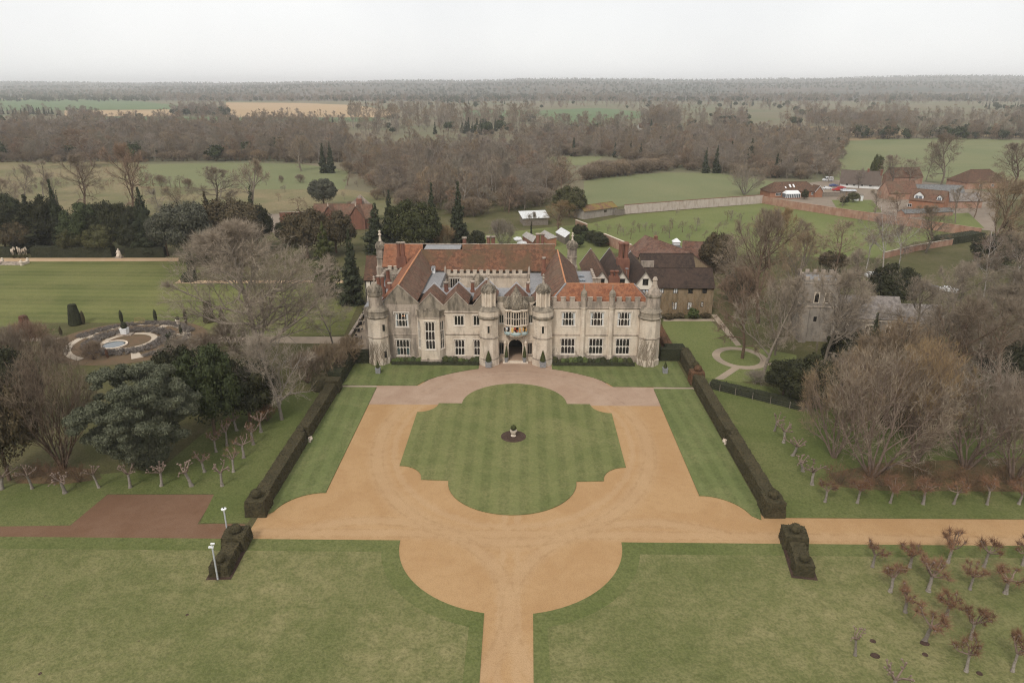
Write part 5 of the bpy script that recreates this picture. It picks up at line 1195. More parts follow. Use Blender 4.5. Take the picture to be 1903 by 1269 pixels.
a = Vector(G(1668, 346)); house('red_barn', 'taller barn with red roof behind the orange brick house', 'barn', (a.x + 6, a.y + 8, 0), .15, 17, 9, 4.2, 4.4, 'brick_wall', 'tile_range', over=.3)
a = Vector(G(1755, 372)); house('slate_barn', 'long barn with grey slate roof right of the orange brick house', 'barn', (a.x - 2, a.y + 10, 0), -.18, 27, 9, 3.0, 2.6, 'brick_wall', 'slate_blue', over=.4)
a = Vector(G(1790, 388)); house('slate_barn', 'brick barn with pale slate roof at right end of the farmyard', 'barn', (a.x, a.y + 5, 0), .12, 17, 8, 3.2, 2.6, 'brick_wall', 'slate', over=.4)
c, r, w = between((1680, 405), (1770, 401), 4)
house('slate_cart_shed', 'very long low cart shed with blue slate roof beside the brick wall', 'shed', c, r, w, 4, 1.8, 1.0, 'brick_wall', 'slate_blue', over=.3)
c, r, w = between((1795, 352), (1872, 350), 14)
house('brown_roofed_house', 'large house with hipped brown roof beside the green field, far right', 'house', c, r, w, 14, 3.4, 5.4, 'brick_wall', 'tile_brown', hip=.9, wins=((-4, 1, 1.4, 1.3), (3, 1, 1.4, 1.3)))
a = gpos(1594, 373); t = thing('white_shed', 'small white garden shed below the thatched cottage', 'shed', a, .1)
MB().box(-1.7, 1.7, -1.3, 1.3, 0, 2.5).build('wall', M['paint_white'], t, off=()); MB().box(-1.9, 1.9, -1.5, 1.5, 2.5, 3.4, .0, 1.4).build('roof', M['timber_grey'], t, off=()); MB().box(-.4, .5, -1.34, -1.28, 0, 2.0).build('door', M['timber_grey'], t, off=())
a = gpos(1575, 363); t = thing('grey_shed', 'low grey garden shed left of the small white shed', 'shed', a, .1)
MB().box(-3.2, 3.2, -1.5, 1.5, 0, 2.2).build('wall', M['timber_grey'], t, off=()); MB().box(-3.4, 3.4, -1.8, 1.8, 2.2, 2.7, .1, 1.0).build('roof', M['glass_pale'], t, off=()); MB().box(-2, -1.1, -1.54, -1.48, 0, 1.9).build('door', M['timber'], t, off=())
wall_run('timber_fence', 'brown timber panel fence between bungalow and parked cars', [(1522, 366), (1565, 366)], 1.9, .1, 'timber_grey')
a = gpos(1206, 243); house('distant_house', 'distant house with orange roof beside the green field', 'house', a, .1, 26, 10, 3.5, 4.5, 'white_paint', 'tile_range', chims=((0, 0, 1.5, 1.2, 1),))
for k, (px, py, w_) in enumerate(((122, 183, 75), (150, 182.3, 60))):
    a = gpos(px, py); t = thing('polytunnel', ('left' if k == 0 else 'right') + ' white polytunnel in the distant field', 'polytunnel', a)
    MB().lathe(0, 0, [(4.0, -w_ / 2), (4.0, w_ / 2)], 16, 0, math.pi).build('cover', M['tin_white'], t, off=()).rotation_euler = (math.pi / 2, 0, math.pi / 2)
    MB().box(-w_ / 2, w_ / 2, -4.2, 4.2, -.2, .5).build('base_wall', M['timber_grey'], t, off=())

# --- vehicles
def car(label, paint, loc, rz, group='parked cars', van=False):
    t = thing('parked_van' if van else 'parked_car', label, 'van' if van else 'car', loc, rz, None if van else group)
    L, W = (5.6, 2.0) if van else (4.3, 1.78)
    prof = [(-L / 2, .35), (L / 2, .35), (L / 2, .78), (L / 2 - .15, .95), (L * .22, 1.02), (L * .06, 1.42), (-L * .26, 1.46), (-L * .45, 1.02), (-L / 2, .92)] if not van else \
           [(-L / 2, .4), (L / 2, .4), (L / 2, .95), (L / 2 - .3, 1.2), (L * .33, 1.35), (L * .2, 2.15), (L * .1, 2.4), (-L / 2 + .1, 2.4), (-L / 2, 2.2)]
    n = len(prof)
    def ins(z): return .0 if z < 1.05 else (.14 if not van else .06)
    vs = [(x, -W / 2 + ins(z), z) for x, z in prof] + [(x, W / 2 - ins(z), z) for x, z in prof]
    MB().add(vs, [tuple(range(n)), tuple(range(2 * n - 1, n - 1, -1))] + [(i, n + i, n + (i + 1) % n, (i + 1) % n) for i in range(n)]).build('body', M[paint], t, off=(), fix=True)
    if van:
        MB().slab([(L * .335, -.8, 1.4), (L * .335, .8, 1.4), (L * .215, .75, 2.12), (L * .215, -.75, 2.12)], (.8, 0, .5), .03).build('windscreen', M['glass'], t, off=())
        for s in (-1, 1): MB().slab([(L * .30, s * 1.0, 1.4), (L * .1, s * 1.0, 1.4), (L * .1, s * .97, 2.05), (L * .2, s * .97, 2.05)], (0, s, 0), .03).build('side_window', M['glass'], t, off=())
        MB().ball((-1.0, -1.0, 1.55), .55, 10, (1, .05, 1)).build('emblem', M['paint_red'], t, off=())
    else:
        MB().slab([(L * .21, -.68, 1.06), (L * .21, .68, 1.06), (L * .075, .62, 1.39), (L * .075, -.62, 1.39)], (.8, 0, .5), .03).build('windscreen', M['glass'], t, off=())
        MB().slab([(-L * .44, -.68, 1.07), (-L * .44, .68, 1.07), (-L * .275, .62, 1.42), (-L * .275, -.62, 1.42)], (-.8, 0, .5), .03).build('rear_window', M['glass'], t, off=())
        for s in (-1, 1): MB().slab([(L * .18, s * (W / 2 - .09), 1.06), (-L * .4, s * (W / 2 - .09), 1.06), (-L * .25, s * (W / 2 - .13), 1.4), (L * .05, s * (W / 2 - .13), 1.38)], (0, s, 0), .03).build('side_window', M['glass'], t, off=())
    for x in (-L * .31, L * .31):
        for s in (-1, 1):
            wh = MB().tube((x, s * (W / 2 - .2), .33), (x, s * (W / 2 + .02), .33), .33, .33, 12).build('wheel', M['rubber'], t, off=()); MB().tube((x, s * (W / 2 + .0), .33), (x, s * (W / 2 + .03), .33), .19, .19, 10).build('rim', M['paint_silver'], wh, off=())
    for s in (-1, 1):
        MB().ball((L / 2 - .04, s * W * .36, .78), .1, 6, (.5, 1.6, .8)).build('headlight', M['glass_pale'], t, off=()); MB().ball((-L / 2 + .03, s * W * .38, .85), .1, 6, (.4, 1.4, .9)).build('tail_light', M['red_paint'], t, off=())
    return t
car('white van with red emblem parked left of the thatched cottage', 'paint_white', gpos(1538, 337), math.pi + .1, van=True)
car('white car parked in front of the white van', 'paint_white', gpos(1537, 352), .1); car('red car parked behind the timber panel fence', 'paint_red', gpos(1555, 355), .05)
car('second red car parked right of the timber fence', 'paint_red', gpos(1563, 351), .3); car('silver car parked nearest the thatched cottage', 'paint_silver', gpos(1571, 356), -.2)
car('dark blue car parked between the white and red cars', 'paint_blue', gpos(1549, 347), .2)
car('white car parked under the trees behind the church', 'paint_white', gpos(1622, 515), .1); car('white car half hidden by branches at far right beyond the church', 'paint_white', gpos(1763, 543), -.5); car('dark car half hidden by branches beyond the church', 'paint_car_dark', gpos(1728, 538), -.2)

# ================================================================== GARDEN: HEDGES, TOPIARY, ORNAMENTS
from mathutils import noise as mnoise
def rough(p, amp, f=1.3):
    q = Vector(p); a = mnoise.noise_vector(q * f); b = mnoise.noise_vector(q * f * 3.1)
    return tuple(q + (a * 0.7 + b * 0.45) * amp)
def hedge_mesh(mb, x0, x1, y0, y1, h, res=0.35, amp=0.12, tap=0.12, z0=-.05):
    """clipped hedge: five gridded faces, roughened"""
    def grid(f, nu, nv):
        vs = [f(i / nu, j / nv) for j in range(nv + 1) for i in range(nu + 1)]
        mb.add([rough(v, amp if v[2] > z0 + .02 else amp * .4) for v in vs], [(j * (nu + 1) + i, j * (nu + 1) + i + 1, (j + 1) * (nu + 1) + i + 1, (j + 1) * (nu + 1) + i) for j in range(nv) for i in range(nu)])
    nx = max(2, int((x1 - x0) / res)); ny = max(2, int((y1 - y0) / res)); nz = max(2, int(h / res))
    lx = lambda u, v: x0 + tap * v + (x1 - x0 - 2 * tap * v) * u
    ly = lambda u, v: y0 + tap * v + (y1 - y0 - 2 * tap * v) * u
    zz = lambda v: z0 + (h - z0) * v
    grid(lambda u, v: (lx(u, v), y0 + tap * v, zz(v)), nx, nz); grid(lambda u, v: (lx(1 - u, v), y1 - tap * v, zz(v)), nx, nz)
    grid(lambda u, v: (x0 + tap * v, ly(1 - u, v), zz(v)), ny, nz); grid(lambda u, v: (x1 - tap * v, ly(u, v), zz(v)), ny, nz)
    grid(lambda u, v: (lx(u, 1), ly(v, 1), h), nx, ny)
    return fuzz(mb, 22 if res < .4 else 8, .14 if res < .4 else .2)
def lathe_topiary(mb, cx, cy, prof, n=16, amp=0.08):
    b = MB(); b.lathe(cx, cy, prof, n); mb.add([rough(v, amp, 1.9) for v in b.v], b.f); return fuzz(mb, 30, .11)
def ball_topiary(mb, c, r, sq=(1, 1, .92)):
    b = MB(); b.ball(c, r, 14, sq); mb.add([rough(v, .09, 2.0) for v in b.v], b.f); return fuzz(mb, 40, .11)

_fz = random.Random(17)
def fuzz(mb, dens=26, size=.13, f0=0):
    """clipped leaf tips standing out of the hedge faces"""
    vs, fs = [], []
    for f in mb.f[f0:]:
        p = [Vector(mb.v[i]) for i in f]
        if len(p) < 3: continue
        n = (p[1] - p[0]).cross(p[2] - p[0]); ar = n.length * (1.0 if len(p) == 4 else .5)
        if ar < 1e-5: continue
        n.normalize(); k = ar * dens; k = int(k) + (_fz.random() < k - int(k))
        for _ in range(k):
            u, v = _fz.random(), _fz.random(); q = (p[0].lerp(p[1], u)).lerp(p[-1].lerp(p[-2], u), v)
            d = (n + Vector((_fz.gauss(0, .8), _fz.gauss(0, .8), _fz.gauss(0, .8)))).normalized(); e = d.orthogonal().normalized(); e.rotate(Matrix.Rotation(_fz.random() * 6.28, 3, d)); s_ = size * _fz.uniform(.6, 1.4); b = len(vs)
            vs += [tuple(q - e * s_ * .4 - n * .02), tuple(q + e * s_ * .4 - n * .02), tuple(q + d * s_)]; fs.append((b, b + 1, b + 2))
    n0 = len(mb.v); mb.v += vs; mb.f += [tuple(i + n0 for i in f) for f in fs]; return mb
# long hedges either side of the forecourt
def long_hedge(sx, label, y0, y1, x_in):
    t = thing('clipped_hedge', label, 'hedge', (sx * (x_in + 1.3), (y0 + y1) / 2, 0))
    a, b = sorted((sx * (x_in + .2), sx * (x_in + 2.15))); 
    ya = 92.4 if sx < 0 else 92.6
    hedge_mesh(MB(), a, b, y0 + 2.9, ya - .5, 2.05).build('hedge_body', M['hedge'], t)
    c, d = sorted((sx * (x_in + .8), sx * (x_in + 2.15))); hedge_mesh(MB(), c, d, ya - .55, ya + .75, 2.0).build('alcove', M['hedge'], t)
    hedge_mesh(MB(), a, b, ya + .7, y1 - 2.2, 2.0).build('hedge_body', M['hedge'], t)
    c, d = sorted((sx * (x_in - .1), sx * (x_in + 2.5)))
    hedge_mesh(MB(), c, d, y0, y0 + 2.95, 2.15).build('end_block', M['hedge'], t)
    ball_topiary(MB(), (sx * (x_in + 1.2), y0 + 1.4, 2.6), .66).build('topiary_ball', M['hedge'], t)
    hedge_mesh(MB(), c, d, y1 - 2.25, y1, 2.3).build('end_block', M['hedge_rust' if sx > 0 else 'hedge'], t)
    if sx > 0: ball_topiary(MB(), (sx * (x_in + 1.35), y1 - 1.1, 2.75), .68).build('topiary_ball', M['hedge_rust'], t)
    return t
long_hedge(-1, 'long clipped hedge with ball topped end block along the left lawn', 72.9, 112.0, 30.3)
long_hedge(1, 'long clipped hedge with ball topped end block along the right lawn', 73.7, 116.6, 31.2)
def short_hedge(label, pr, pf, w1=2.8, w2=2.2):
    a, b = Vector(G(*pr)), Vector(G(*pf)); d = b - a; ang = math.atan2(d.y, d.x) + math.pi / 2; L = d.length
    t = thing('clipped_hedge', label, 'hedge', (a.x, a.y, 0), ang)
    hedge_mesh(MB(), -w1 / 2, w1 / 2, -2.2, .5, 1.8).build('end_block', M['hedge'], t, off=()); ball_topiary(MB(), (0, -.8, 2.15), .66).build('topiary_ball', M['hedge'], t, off=())
    hedge_mesh(MB(), -w2 / 2 + .15, w2 / 2 - .15, -L + 1.6, -2.1, 1.35).build('hedge_body', M['hedge'], t, off=())
    hedge_mesh(MB(), -w2 / 2, w2 / 2, -L, -L + 1.9, 1.5).build('end_block', M['hedge'], t, off=()); ball_topiary(MB(), (0, -L + 1.0, 1.85), .56).build('topiary_ball', M['hedge'], t, off=())
    MB().box(-w2 / 2 - .25, w2 / 2 + .25, -L - .35, -.4, -.02, .1).build('soil_bed', M['soil'], t, off=())
short_hedge('short clipped hedge with two balls left of the drive, across the gravel', (446, 1004), (408, 1074))
short_hedge('short clipped hedge with two balls right of the drive, across the gravel', (1471, 1003), (1494, 1073))
def plain_hedge(label, x0, x1, y0, y1, h, mat='hedge_dark', balls=()):
    t = thing('clipped_hedge', label, 'hedge', ((x0 + x1) / 2, (y0 + y1) / 2, 0))
    hedge_mesh(MB(), x0, x1, y0, y1, h).build('hedge_body', M[mat], t)
    for (x, y, z, r) in balls: ball_topiary(MB(), (x, y, z), r).build('topiary_ball', M[mat], t)
plain_hedge('dark hedge closing the house lawn right of the corner turret', 27.9, 32.2, 125.9, 127.6, 2.3)
plain_hedge('dark hedge running from the right corner turret to the long hedge', 31.6, 33.6, 116.8, 127.6, 2.2, 'hedge', ((32.6, 117.7, 2.6, .65),))
plain_hedge('dark hedge along the left edge of the house lawn', -33.2, -30.6, 113.6, 125.6, 2.3)
plain_hedge('short dark hedge joining the left corner turret', -30.6, -27.9, 123.6, 125.4, 2.4)
plain_hedge('low hedge along the gabled service wing lawn', 29.6, 31.4, 131, 150, 1.5, 'hedge_rust')
plain_hedge('dark block hedge behind the right corner turret', 29.4, 33.4, 128.6, 131.2, 1.7)
def px_hedge(label, p, q, h, d, mat='hedge_dark'):
    a, b = G(*p), G(*q); dv = Vector(b) - Vector(a); t = thing('clipped_hedge', label, 'hedge', (a[0], a[1], 0), math.atan2(dv.y, dv.x))
    hedge_mesh(MB(), 0, dv.length, 0, d, h, .5).build('hedge_body', M[mat], t, off=())
px_hedge('long dark yew hedge behind the gravel walk of the west lawn', (58, 478.5), (208, 478.5), 3.0, 3.0); px_hedge('shorter dark yew hedge right of the garden statue', (233, 478.5), (306, 478.5), 2.9, 3.0)
px_hedge('dark yew hedge behind the pampas grass at far left', (-60, 478.5), (22, 478.5), 2.8, 3.0)
px_hedge('low dark hedge behind the post fence in the east garden', (1316, 722), (1492, 765), 1.2, 2.0)
px_hedge('dark hedge at the right end of the low brick wall', (1757, 457), (1830, 446), 2.4, 5.0)

# planting against the front wall
rng = random.Random(3)
def shrub_bed(label, x0, x1):
    t = thing('shrub_bed', label, 'shrubs', ((x0 + x1) / 2, 123.9, 0))
    hedge_mesh(MB(), x0, x1, 122.75, 123.45, .62, .3, .1).build('box_edging', M['hedge_dark'], t)
    x = x0 + .4
    while x < x1 - .3:
        r = rng.uniform(.45, .8); b = MB(); bb = MB(); bb.ball((x, 124.05 + rng.uniform(-.1, .1), r * .8), r, 10, (1, .8, rng.uniform(1.0, 1.35))); b.add([rough(v, .2, 2.5) for v in bb.v], bb.f)
        b.build('shrub', M[rng.choice(['leaf_laurel', 'topiary_green', 'leaf_yew', 'leaf_bright'])], t); x += r * 1.25
shrub_bed('low mixed shrubs and box edging left of the gatehouse', -23.6, -6.9); shrub_bed('low mixed shrubs and box edging right of the gatehouse', 7.1, 22.6)
def cone_pot(label, x, y, h, r, pot=.55, square=True):
    t = thing('potted_topiary', label, 'topiary', (x, y, 0.1))
    if square:
        MB().box(-pot, pot, -pot, pot, 0, .95, -.04, -.04).build('planter', M['lead'], t, off=()); MB().box(-pot - .08, pot + .08, -pot - .08, pot + .08, .951, 1.03).build('rim', M['lead'], t, off=())
    else: MB().lathe(0, 0, [(pot * .8, 0), (pot, .5), (pot * 1.1, .8), (pot * 1.15, .95), (pot * .9, .97)], 12).build('planter', M['lead'], t, off=())
    lathe_topiary(MB(), 0, 0, [(r * .8, 1.0), (r, 1.25), (r * .85, 1.25 + h * .25), (r * .55, 1.25 + h * .55), (r * .22, 1.25 + h * .85), (.03, 1.25 + h)], 14, .05).build('cone', M['topiary_green'], t, off=())
X, Y = G(908, 682); cone_pot('cone topiary in grey planter at the left gate turret', X, Y, 2.0, .55)
X, Y = G(1008.5, 682); cone_pot('cone topiary in grey planter at the right gate turret', X, Y, 2.0, .55)
cone_pot('slim dark cone topiary left of the arched doorway', -1.75, 124.55, 2.1, .36, .36, False); cone_pot('slim dark cone topiary right of the arched doorway', 1.72, 124.55, 2.1, .36, .36, False)
X, Y = G(703, 694); cone_pot('small cone topiary in planter before the left corner turret', X, Y, 1.1, .34, .4); X, Y = G(1235.5, 694); cone_pot('small cone topiary in planter before the right corner turret', X, Y, 1.1, .34, .4)
# urn
ur = thing('stone_urn', 'stone urn with clipped green ball on the round flower bed', 'urn', (0, 94.4, .2)); ur.scale = (.88, .88, .88)
MB().lathe(0, 0, [(.46, 0), (.46, .12), (.34, .2), (.3, .42), (.42, .5)], 16).build('pedestal', M['stone'], ur, off=()); MB().lathe(0, 0, [(.3, .5), (.5, .66), (.56, .98), (.62, 1.05), (.6, 1.12), (.45, 1.12)], 16).build('bowl', M['stone'], ur, off=())
ball_topiary(MB(), (0, 0, 1.58), .5).build('topiary_ball', M['topiary_green'], ur, off=())
# white seats in the hedge alcoves
for lb, x, y, rz in (('curved white stone seat in the left hedge alcove', -30.25, 92.5, math.pi / 2), ('curved white stone seat in the right hedge alcove', 31.3, 92.7, -math.pi / 2)):
    t = thing('garden_bench', lb, 'bench', (x, y, .13), rz); t.scale = (.8, .8, .7)
    MB().box(-.6, .6, -.25, .2, .4, .5).build('seat', M['stone_trim'], t, off=())
    for s in (-1, 1): MB().box(s * .5 - .1, s * .5 + .1, -.2, .18, 0, .4).build('leg', M['stone_trim'], t, off=())
    MB().lathe(0, -.2, [(.62, .5), (.62, .8), (.56, .8), (.56, .5)], 12, math.pi * .05, math.pi * .95).build('backrest', M['stone_trim'], t, off=())
# camera and lamp posts
def post(label, px, py, h, kind):
    X, Y = G(px, py); t = thing('camera_post', label, 'post', (X, Y, 0))
    MB().lathe(0, 0, [(.11, 0), (.09, .3), (.085, h)], 10).build('pole', M['paint_silver'], t, off=()); MB().lathe(0, 0, [(.2, 0), (.2, .07)], 10).build('base_plate', M['paint_silver'], t, off=())
    if kind == 'dome': MB().lathe(0, 0, [(.1, h - .25), (.15, h - .1), (.3, h + .02), (.31, h + .1), (.1, h + .16)], 14).build('camera_dome', M['paint_white'], t, off=()); MB().ball((0, 0, h + .18), .09, 8).build('cap', M['paint_black'], t, off=())
    else:
        MB().box(-.38, .15, -.1, .08, h - .08, h + .08).build('camera', M['paint_white'], t, off=()); MB().box(-.1, .32, -.1, .08, h + .35, h + .5).build('camera', M['paint_white'], t, off=()); MB().tube((0, 0, h), (0, 0, h + .4), .05, .05, 6).build('bracket', M['paint_silver'], t, off=())
post('slim grey post with white dome camera beside the left hedge block', 425, 1002, 4.1, 'dome'); post('grey post with two white cameras in front of the short left hedge', 405, 1077, 4.2, 'cam')
X, Y = G(459, 1003); t = thing('drive_sign', 'small white sign leaning beside the short left hedge', 'sign', (X, Y, 0), .9); MB().box(-.35, .35, -.03, .03, .5, 1.3).build('board', M['paint_white'], t, off=()); MB().box(-.05, .05, .031, .08, 0, 1.2).build('stake', M['timber'], t, off=())
# fence posts in the east garden
t = thing('post_fence', 'post and wire fence below the low dark hedge in the east garden', 'fence', (*G(1335, 728), 0)); pts = [G(1318, 722), G(1337, 728), G(1366, 735), G(1398, 743), G(1431, 751), G(1467, 760), G(1500, 768)]
for p in pts: MB().tube((p[0], p[1], 0), (p[0], p[1], 1.35), .06, .055, 6).build('post', M['timber_grey'], t)
for z in (.35, .7, 1.05): MB().path([(p[0], p[1], z) for p in pts], .006, 4).build('wire', M['lead'], t)
# stone steps at the far left of the walk
X, Y = G(18, 493); t = thing('garden_steps', 'stone steps with pale end posts at far left of the gravel walk', 'steps', (X, Y, 0))
for i in range(4): MB().box(-3.4, 3.4, i * .7, i * .7 + .69, 0, .1 + .13 * i).build('step', M['stone_old'], t, off=())
for s in (-1, 1):
    MB().box(s * 3.8 - .35, s * 3.8 + .35, -.3, 2.6, 0, .8).build('side_wall', M['stone_trim'], t, off=())
    for y in (-.3, 2.6): MB().lathe(s * 3.8, y, [(.4, 0), (.4, 1.0), (.5, 1.05), (.3, 1.3), (.35, 1.5), (.05, 1.7)], 8).build('end_post', M['stone_trim'], t, off=())
# statue in the hedge gap
X, Y = G(222, 479.5); t = thing('garden_statue', 'white weathered stone statue in the gap of the yew hedge', 'statue', (X, Y, 0))
MB().box(-1.0, 1.0, -.9, .9, 0, .5, .1, .1).build('plinth', M['stone_old'], t, off=())
b = MB(); b.lathe(0, 0, [(.85, .5), (.75, .9), (.6, 1.2), (.5, 1.6), (.55, 2.0), (.45, 2.3), (.2, 2.45), (.15, 2.55)], 10); b.ball((.05, -.05, 2.75), .24, 8); b.tube((.45, 0, 2.1), (.75, -.3, 1.5), .14, .1, 6); b.tube((-.45, 0, 2.1), (-.6, -.45, 1.6), .14, .1, 6); b.tube((.2, -.5, 1.1), (.35, -.9, .6), .25, .18, 6)
fig = MB(); fig.add([rough(v, .12, 2.2) for v in b.v], b.f); fig.build('figure', M['stone_trim'], t, off=(), smooth=True)
# topiary of the west garden
def px_top(name, label, px, by, ty, w, prof, mat, cat='topiary', lean=0):
    X, Y = G(px, by); h = AT(px, ty, Y)[1]; wm = w * (Y * _c + CAMH * _s) / F
    t = thing(name, label, cat, (X, Y, 0)); lathe_topiary(MB(), 0, 0, [(r * wm / 2, z * h) for r, z in prof], 14, .1).build('foliage', M[mat], t, off=())
    return t
TRUNC = [(.95, 0), (1.0, .05), (.92, .3), (.72, .7), (.55, .97), (.3, 1.0)]; CYP = [(.4, 0), (.8, .15), (1, .45), (.7, .8), (.05, 1.0)]
px_top('yew_cone', 'tall dark green flat topped yew cone on the west lawn', 141, 603, 565, 24, TRUNC, 'hedge_dark'); px_top('yew_cone', 'rust brown flat topped yew cone at the left garden edge', 52, 627, 586, 24, TRUNC, 'leaf_rust')
px_top('yew_cone', 'brown flat topped yew cone behind the great bare tree', 389, 598, 559, 21, TRUNC, 'hedge'); px_top('yew_cone', 'pointed yew cone behind the great bare tree', 416, 617, 567, 22, [(.9, 0), (1, .08), (.7, .4), (.3, .75), (.04, 1)], 'hedge')
for k, (px, by, ty, w, mt) in enumerate(((156, 602, 577, 7, 'hedge'), (227, 600, 576, 7, 'hedge_dark'), (290, 598, 575, 7, 'hedge_dark'), (346, 600, 575, 7, 'hedge'), (114, 623, 606, 6, 'hedge'), (337, 622, 604, 6, 'hedge_dark'), (82, 645, 625, 6, 'hedge'), (57, 655, 636, 6, 'hedge'), (317, 628, 616, 5, 'hedge_dark'), (200, 665, 648, 6, 'leaf_rust'))):
    px_top('slim_cypress', '%s slim clipped cypress from the left around the rose garden' % ORD[[7 - 7 + sorted(range(10), key=lambda i: (156, 227, 290, 346, 114, 337, 82, 57, 317, 200)[i]).index(k)][0]], px, by, ty, w, CYP, mt, 'topiary')
px_top('yew_mound', 'low rounded dark yew mound on the gravel corner', 352, 522, 505, 30, [(.97, 0), (1, .2), (.9, .5), (.6, .85), (.1, 1)], 'hedge_dark'); px_top('yew_pillar', 'dark clipped yew pillar behind the rounded mound', 358, 514, 462, 15, [(.9, 0), (1, .1), (.95, .6), (.6, .92), (.05, 1)], 'hedge_dark')
# rose garden
RX, RY = G(240, 634); 
def ring_sheet(name, r0, r1, a0, a1, mat, z, n=40):
    b = MB(); 
    vs = [(RX + r * math.cos(math.radians(a0 + (a1 - a0) * i / n)), RY + r * math.sin(math.radians(a0 + (a1 - a0) * i / n)), z) for r in (r0, r1) for i in range(n + 1)]
    b.add(vs, [(i, n + 1 + i, n + 2 + i, i + 1) for i in range(n)]); o = b.build(name, M[mat])
    if o.data.polygons[0].normal.z < 0: o.data.flip_normals()
    return tag(o, kind='structure')
sheet('rose_garden_soil', [(RX + 15.5 * math.cos(i * math.pi / 16), RY + 13.5 * math.sin(i * math.pi / 16)) for i in range(32)], 'soil_rust', .046)
ring_sheet('rose_garden_path', 10.4, 11.8, -60, 250, 'path_pale', .055); ring_sheet('rose_garden_path', 4.2, 5.4, 0, 360, 'path_pale', .056)
for a in (20, 70, 120, 160, 300): ring_sheet('rose_garden_path', 4.8, 10.8, a, a + 10, 'path_pale', .058, 6)
X, Y = G(212, 642); t = thing('garden_pond', 'small formal pond with stone kerb in the rose garden', 'pond', (X, Y, 0))
MB().lathe(0, 0, [(2.6, 0), (2.6, .3), (2.2, .3), (2.2, .1)], 20, cap=False).build('kerb', M['stone_trim'], t, off=()); MB().lathe(0, 0, [(2.3, .05), (2.3, .16)], 20).build('water_surface', M['water'], t, off=())
X, Y = G(233, 622); t = thing('garden_planter', 'white square planter with dark shrub above the pond', 'planter', (X, Y, 0))
MB().box(-1.6, 1.6, -.8, .8, 0, .3).build('step', M['stone_old'], t, off=()); MB().box(-.6, .6, -.6, .6, .3, 1.5, -.1, -.1).build('box', M['paint_white'], t, off=()); ball_topiary(MB(), (0, 0, 2.0), .6, (1, 1, 1.4)).build('shrub', M['hedge_dark'], t, off=())
X, Y = G(332, 606); t = thing('garden_urn', 'pale stone urn with shrub at right of the rose garden', 'urn', (X, Y, 0)); MB().lathe(0, 0, [(.4, 0), (.3, .3), (.35, 1.0), (.55, 1.3), (.5, 1.5)], 12).build('pedestal', M['stone_trim'], t, off=()); ball_topiary(MB(), (0, 0, 1.8), .45).build('shrub', M['hedge_dark'], t, off=())
X, Y = G(260, 602); t = thing('garden_bench', 'arched wooden garden bench at the top of the rose garden', 'bench', (X, Y, 0))
for s in (-1, 0, 1): MB().tube((s * 1.1, 0, 0), (s * 1.1, .1, 1.0), .06, .05, 5).build('leg', M['straw'], t, off=())
MB().box(-1.2, 1.2, -.55, .1, .42, .5).build('seat', M['straw'], t, off=())
for i in range(11):
    x = -1.1 + .22 * i; MB().tube((x, .1, .5), (x, .14, 1.0 + .45 * math.sqrt(max(0, 1 - (x / 1.25) ** 2))), .028, .028, 4).build('slat', M['straw'], t, off=())
MB().path([(1.2 * math.cos(math.pi * i / 10), .14, 1.0 + .47 * math.sin(math.pi * i / 10)) for i in range(11)], .045, 5).build('top_rail', M['straw'], t, off=())
# terrace tables and chairs, left of the mansion
def make_chair():
    t = empty('terrace_chair'); MB().cbox(0, 0, .42, .44, .44, .05).build('seat', M['paint_black'], t, off=()); MB().box(-.22, .22, .19, .23, .47, .95).build('backrest', M['paint_black'], t, off=())
    for x in (-.18, .18):
        for y in (-.18, .18): MB().tube((x, y, 0), (x, y, .42), .022, .022, 4).build('leg', M['paint_black'], t, off=())
    return t
def make_table():
    t = empty('terrace_table'); MB().lathe(0, 0, [(.55, .70), (.56, .73), (.55, .75)], 14).build('table_top', M['timber_grey'], t, off=()); MB().lathe(0, 0, [(.05, .05), (.05, .7)], 6).build('pedestal', M['paint_black'], t, off=()); MB().lathe(0, 0, [(.32, 0), (.3, .05)], 10).build('base', M['paint_black'], t, off=())
    return t
ch0, tb0 = make_chair(), make_table(); first = True
TS = [(684, 566), (681, 577), (676, 590), (670, 603), (666, 616), (663, 632)]
for i, p in enumerate(TS):
    X, Y = G(*p); o = tb0 if i == 0 else copy_tree(tb0); o.location = (X, Y, .05)
    tag(o, '%s round terrace table counting from the back, left of the mansion' % ORD[i], 'table', 'terrace tables')
    for k in range(4):
        a = k * math.pi / 2 + .35; c = ch0 if (i == 0 and k == 0) else copy_tree(ch0); c.location = (X + .8 * math.cos(a), Y + .8 * math.sin(a), .05); c.rotation_euler = (0, 0, a - math.pi / 2)
        tag(c, 'black chair on the %s side of the %s terrace table from the back' % (('right', 'far', 'left', 'near')[k], ORD[i]), 'chair', 'chairs around the terrace tables')
wall_run('terrace_wall', 'low stone wall edging the terrace left of the mansion', [(650, 628), (690, 563)], .6, .4, 'wall_grey', 'stone_old')
# molehills
for k, (px, py, r) in enumerate(((1622, 1192, .32), (1626, 1219, .5), (1719, 1217, .3), (1718, 1196, .5), (1820, 1252, .3), (84, 1108, .14), (75, 1252, .2), (348, 1143, .2), (258, 1192, .15))):
    X, Y = G(px, py); t = MB(); bb = MB(); bb.ball((0, 0, 0), r * .75, 10, (1.2, 1, .4)); t.add([rough(v, .1, 4) for v in bb.v], bb.f); o = t.build('molehill', M['soil']); o.location = (X, Y, .07)
    lab = ['upper dark molehill right of the pale pollard', 'wide molehill below the upper dark one', 'small molehill between pollards, lower right', 'soil patch at the foot of a red pollard', 'small molehill near the lower right corner', 'tiny molehill in the left lawn', 'molehill at the bottom left corner', 'tiny molehill in the left lawn below the short hedge', 'tiny molehill low in the left lawn'][k]
    tag(o, lab, 'molehill', 'molehills')

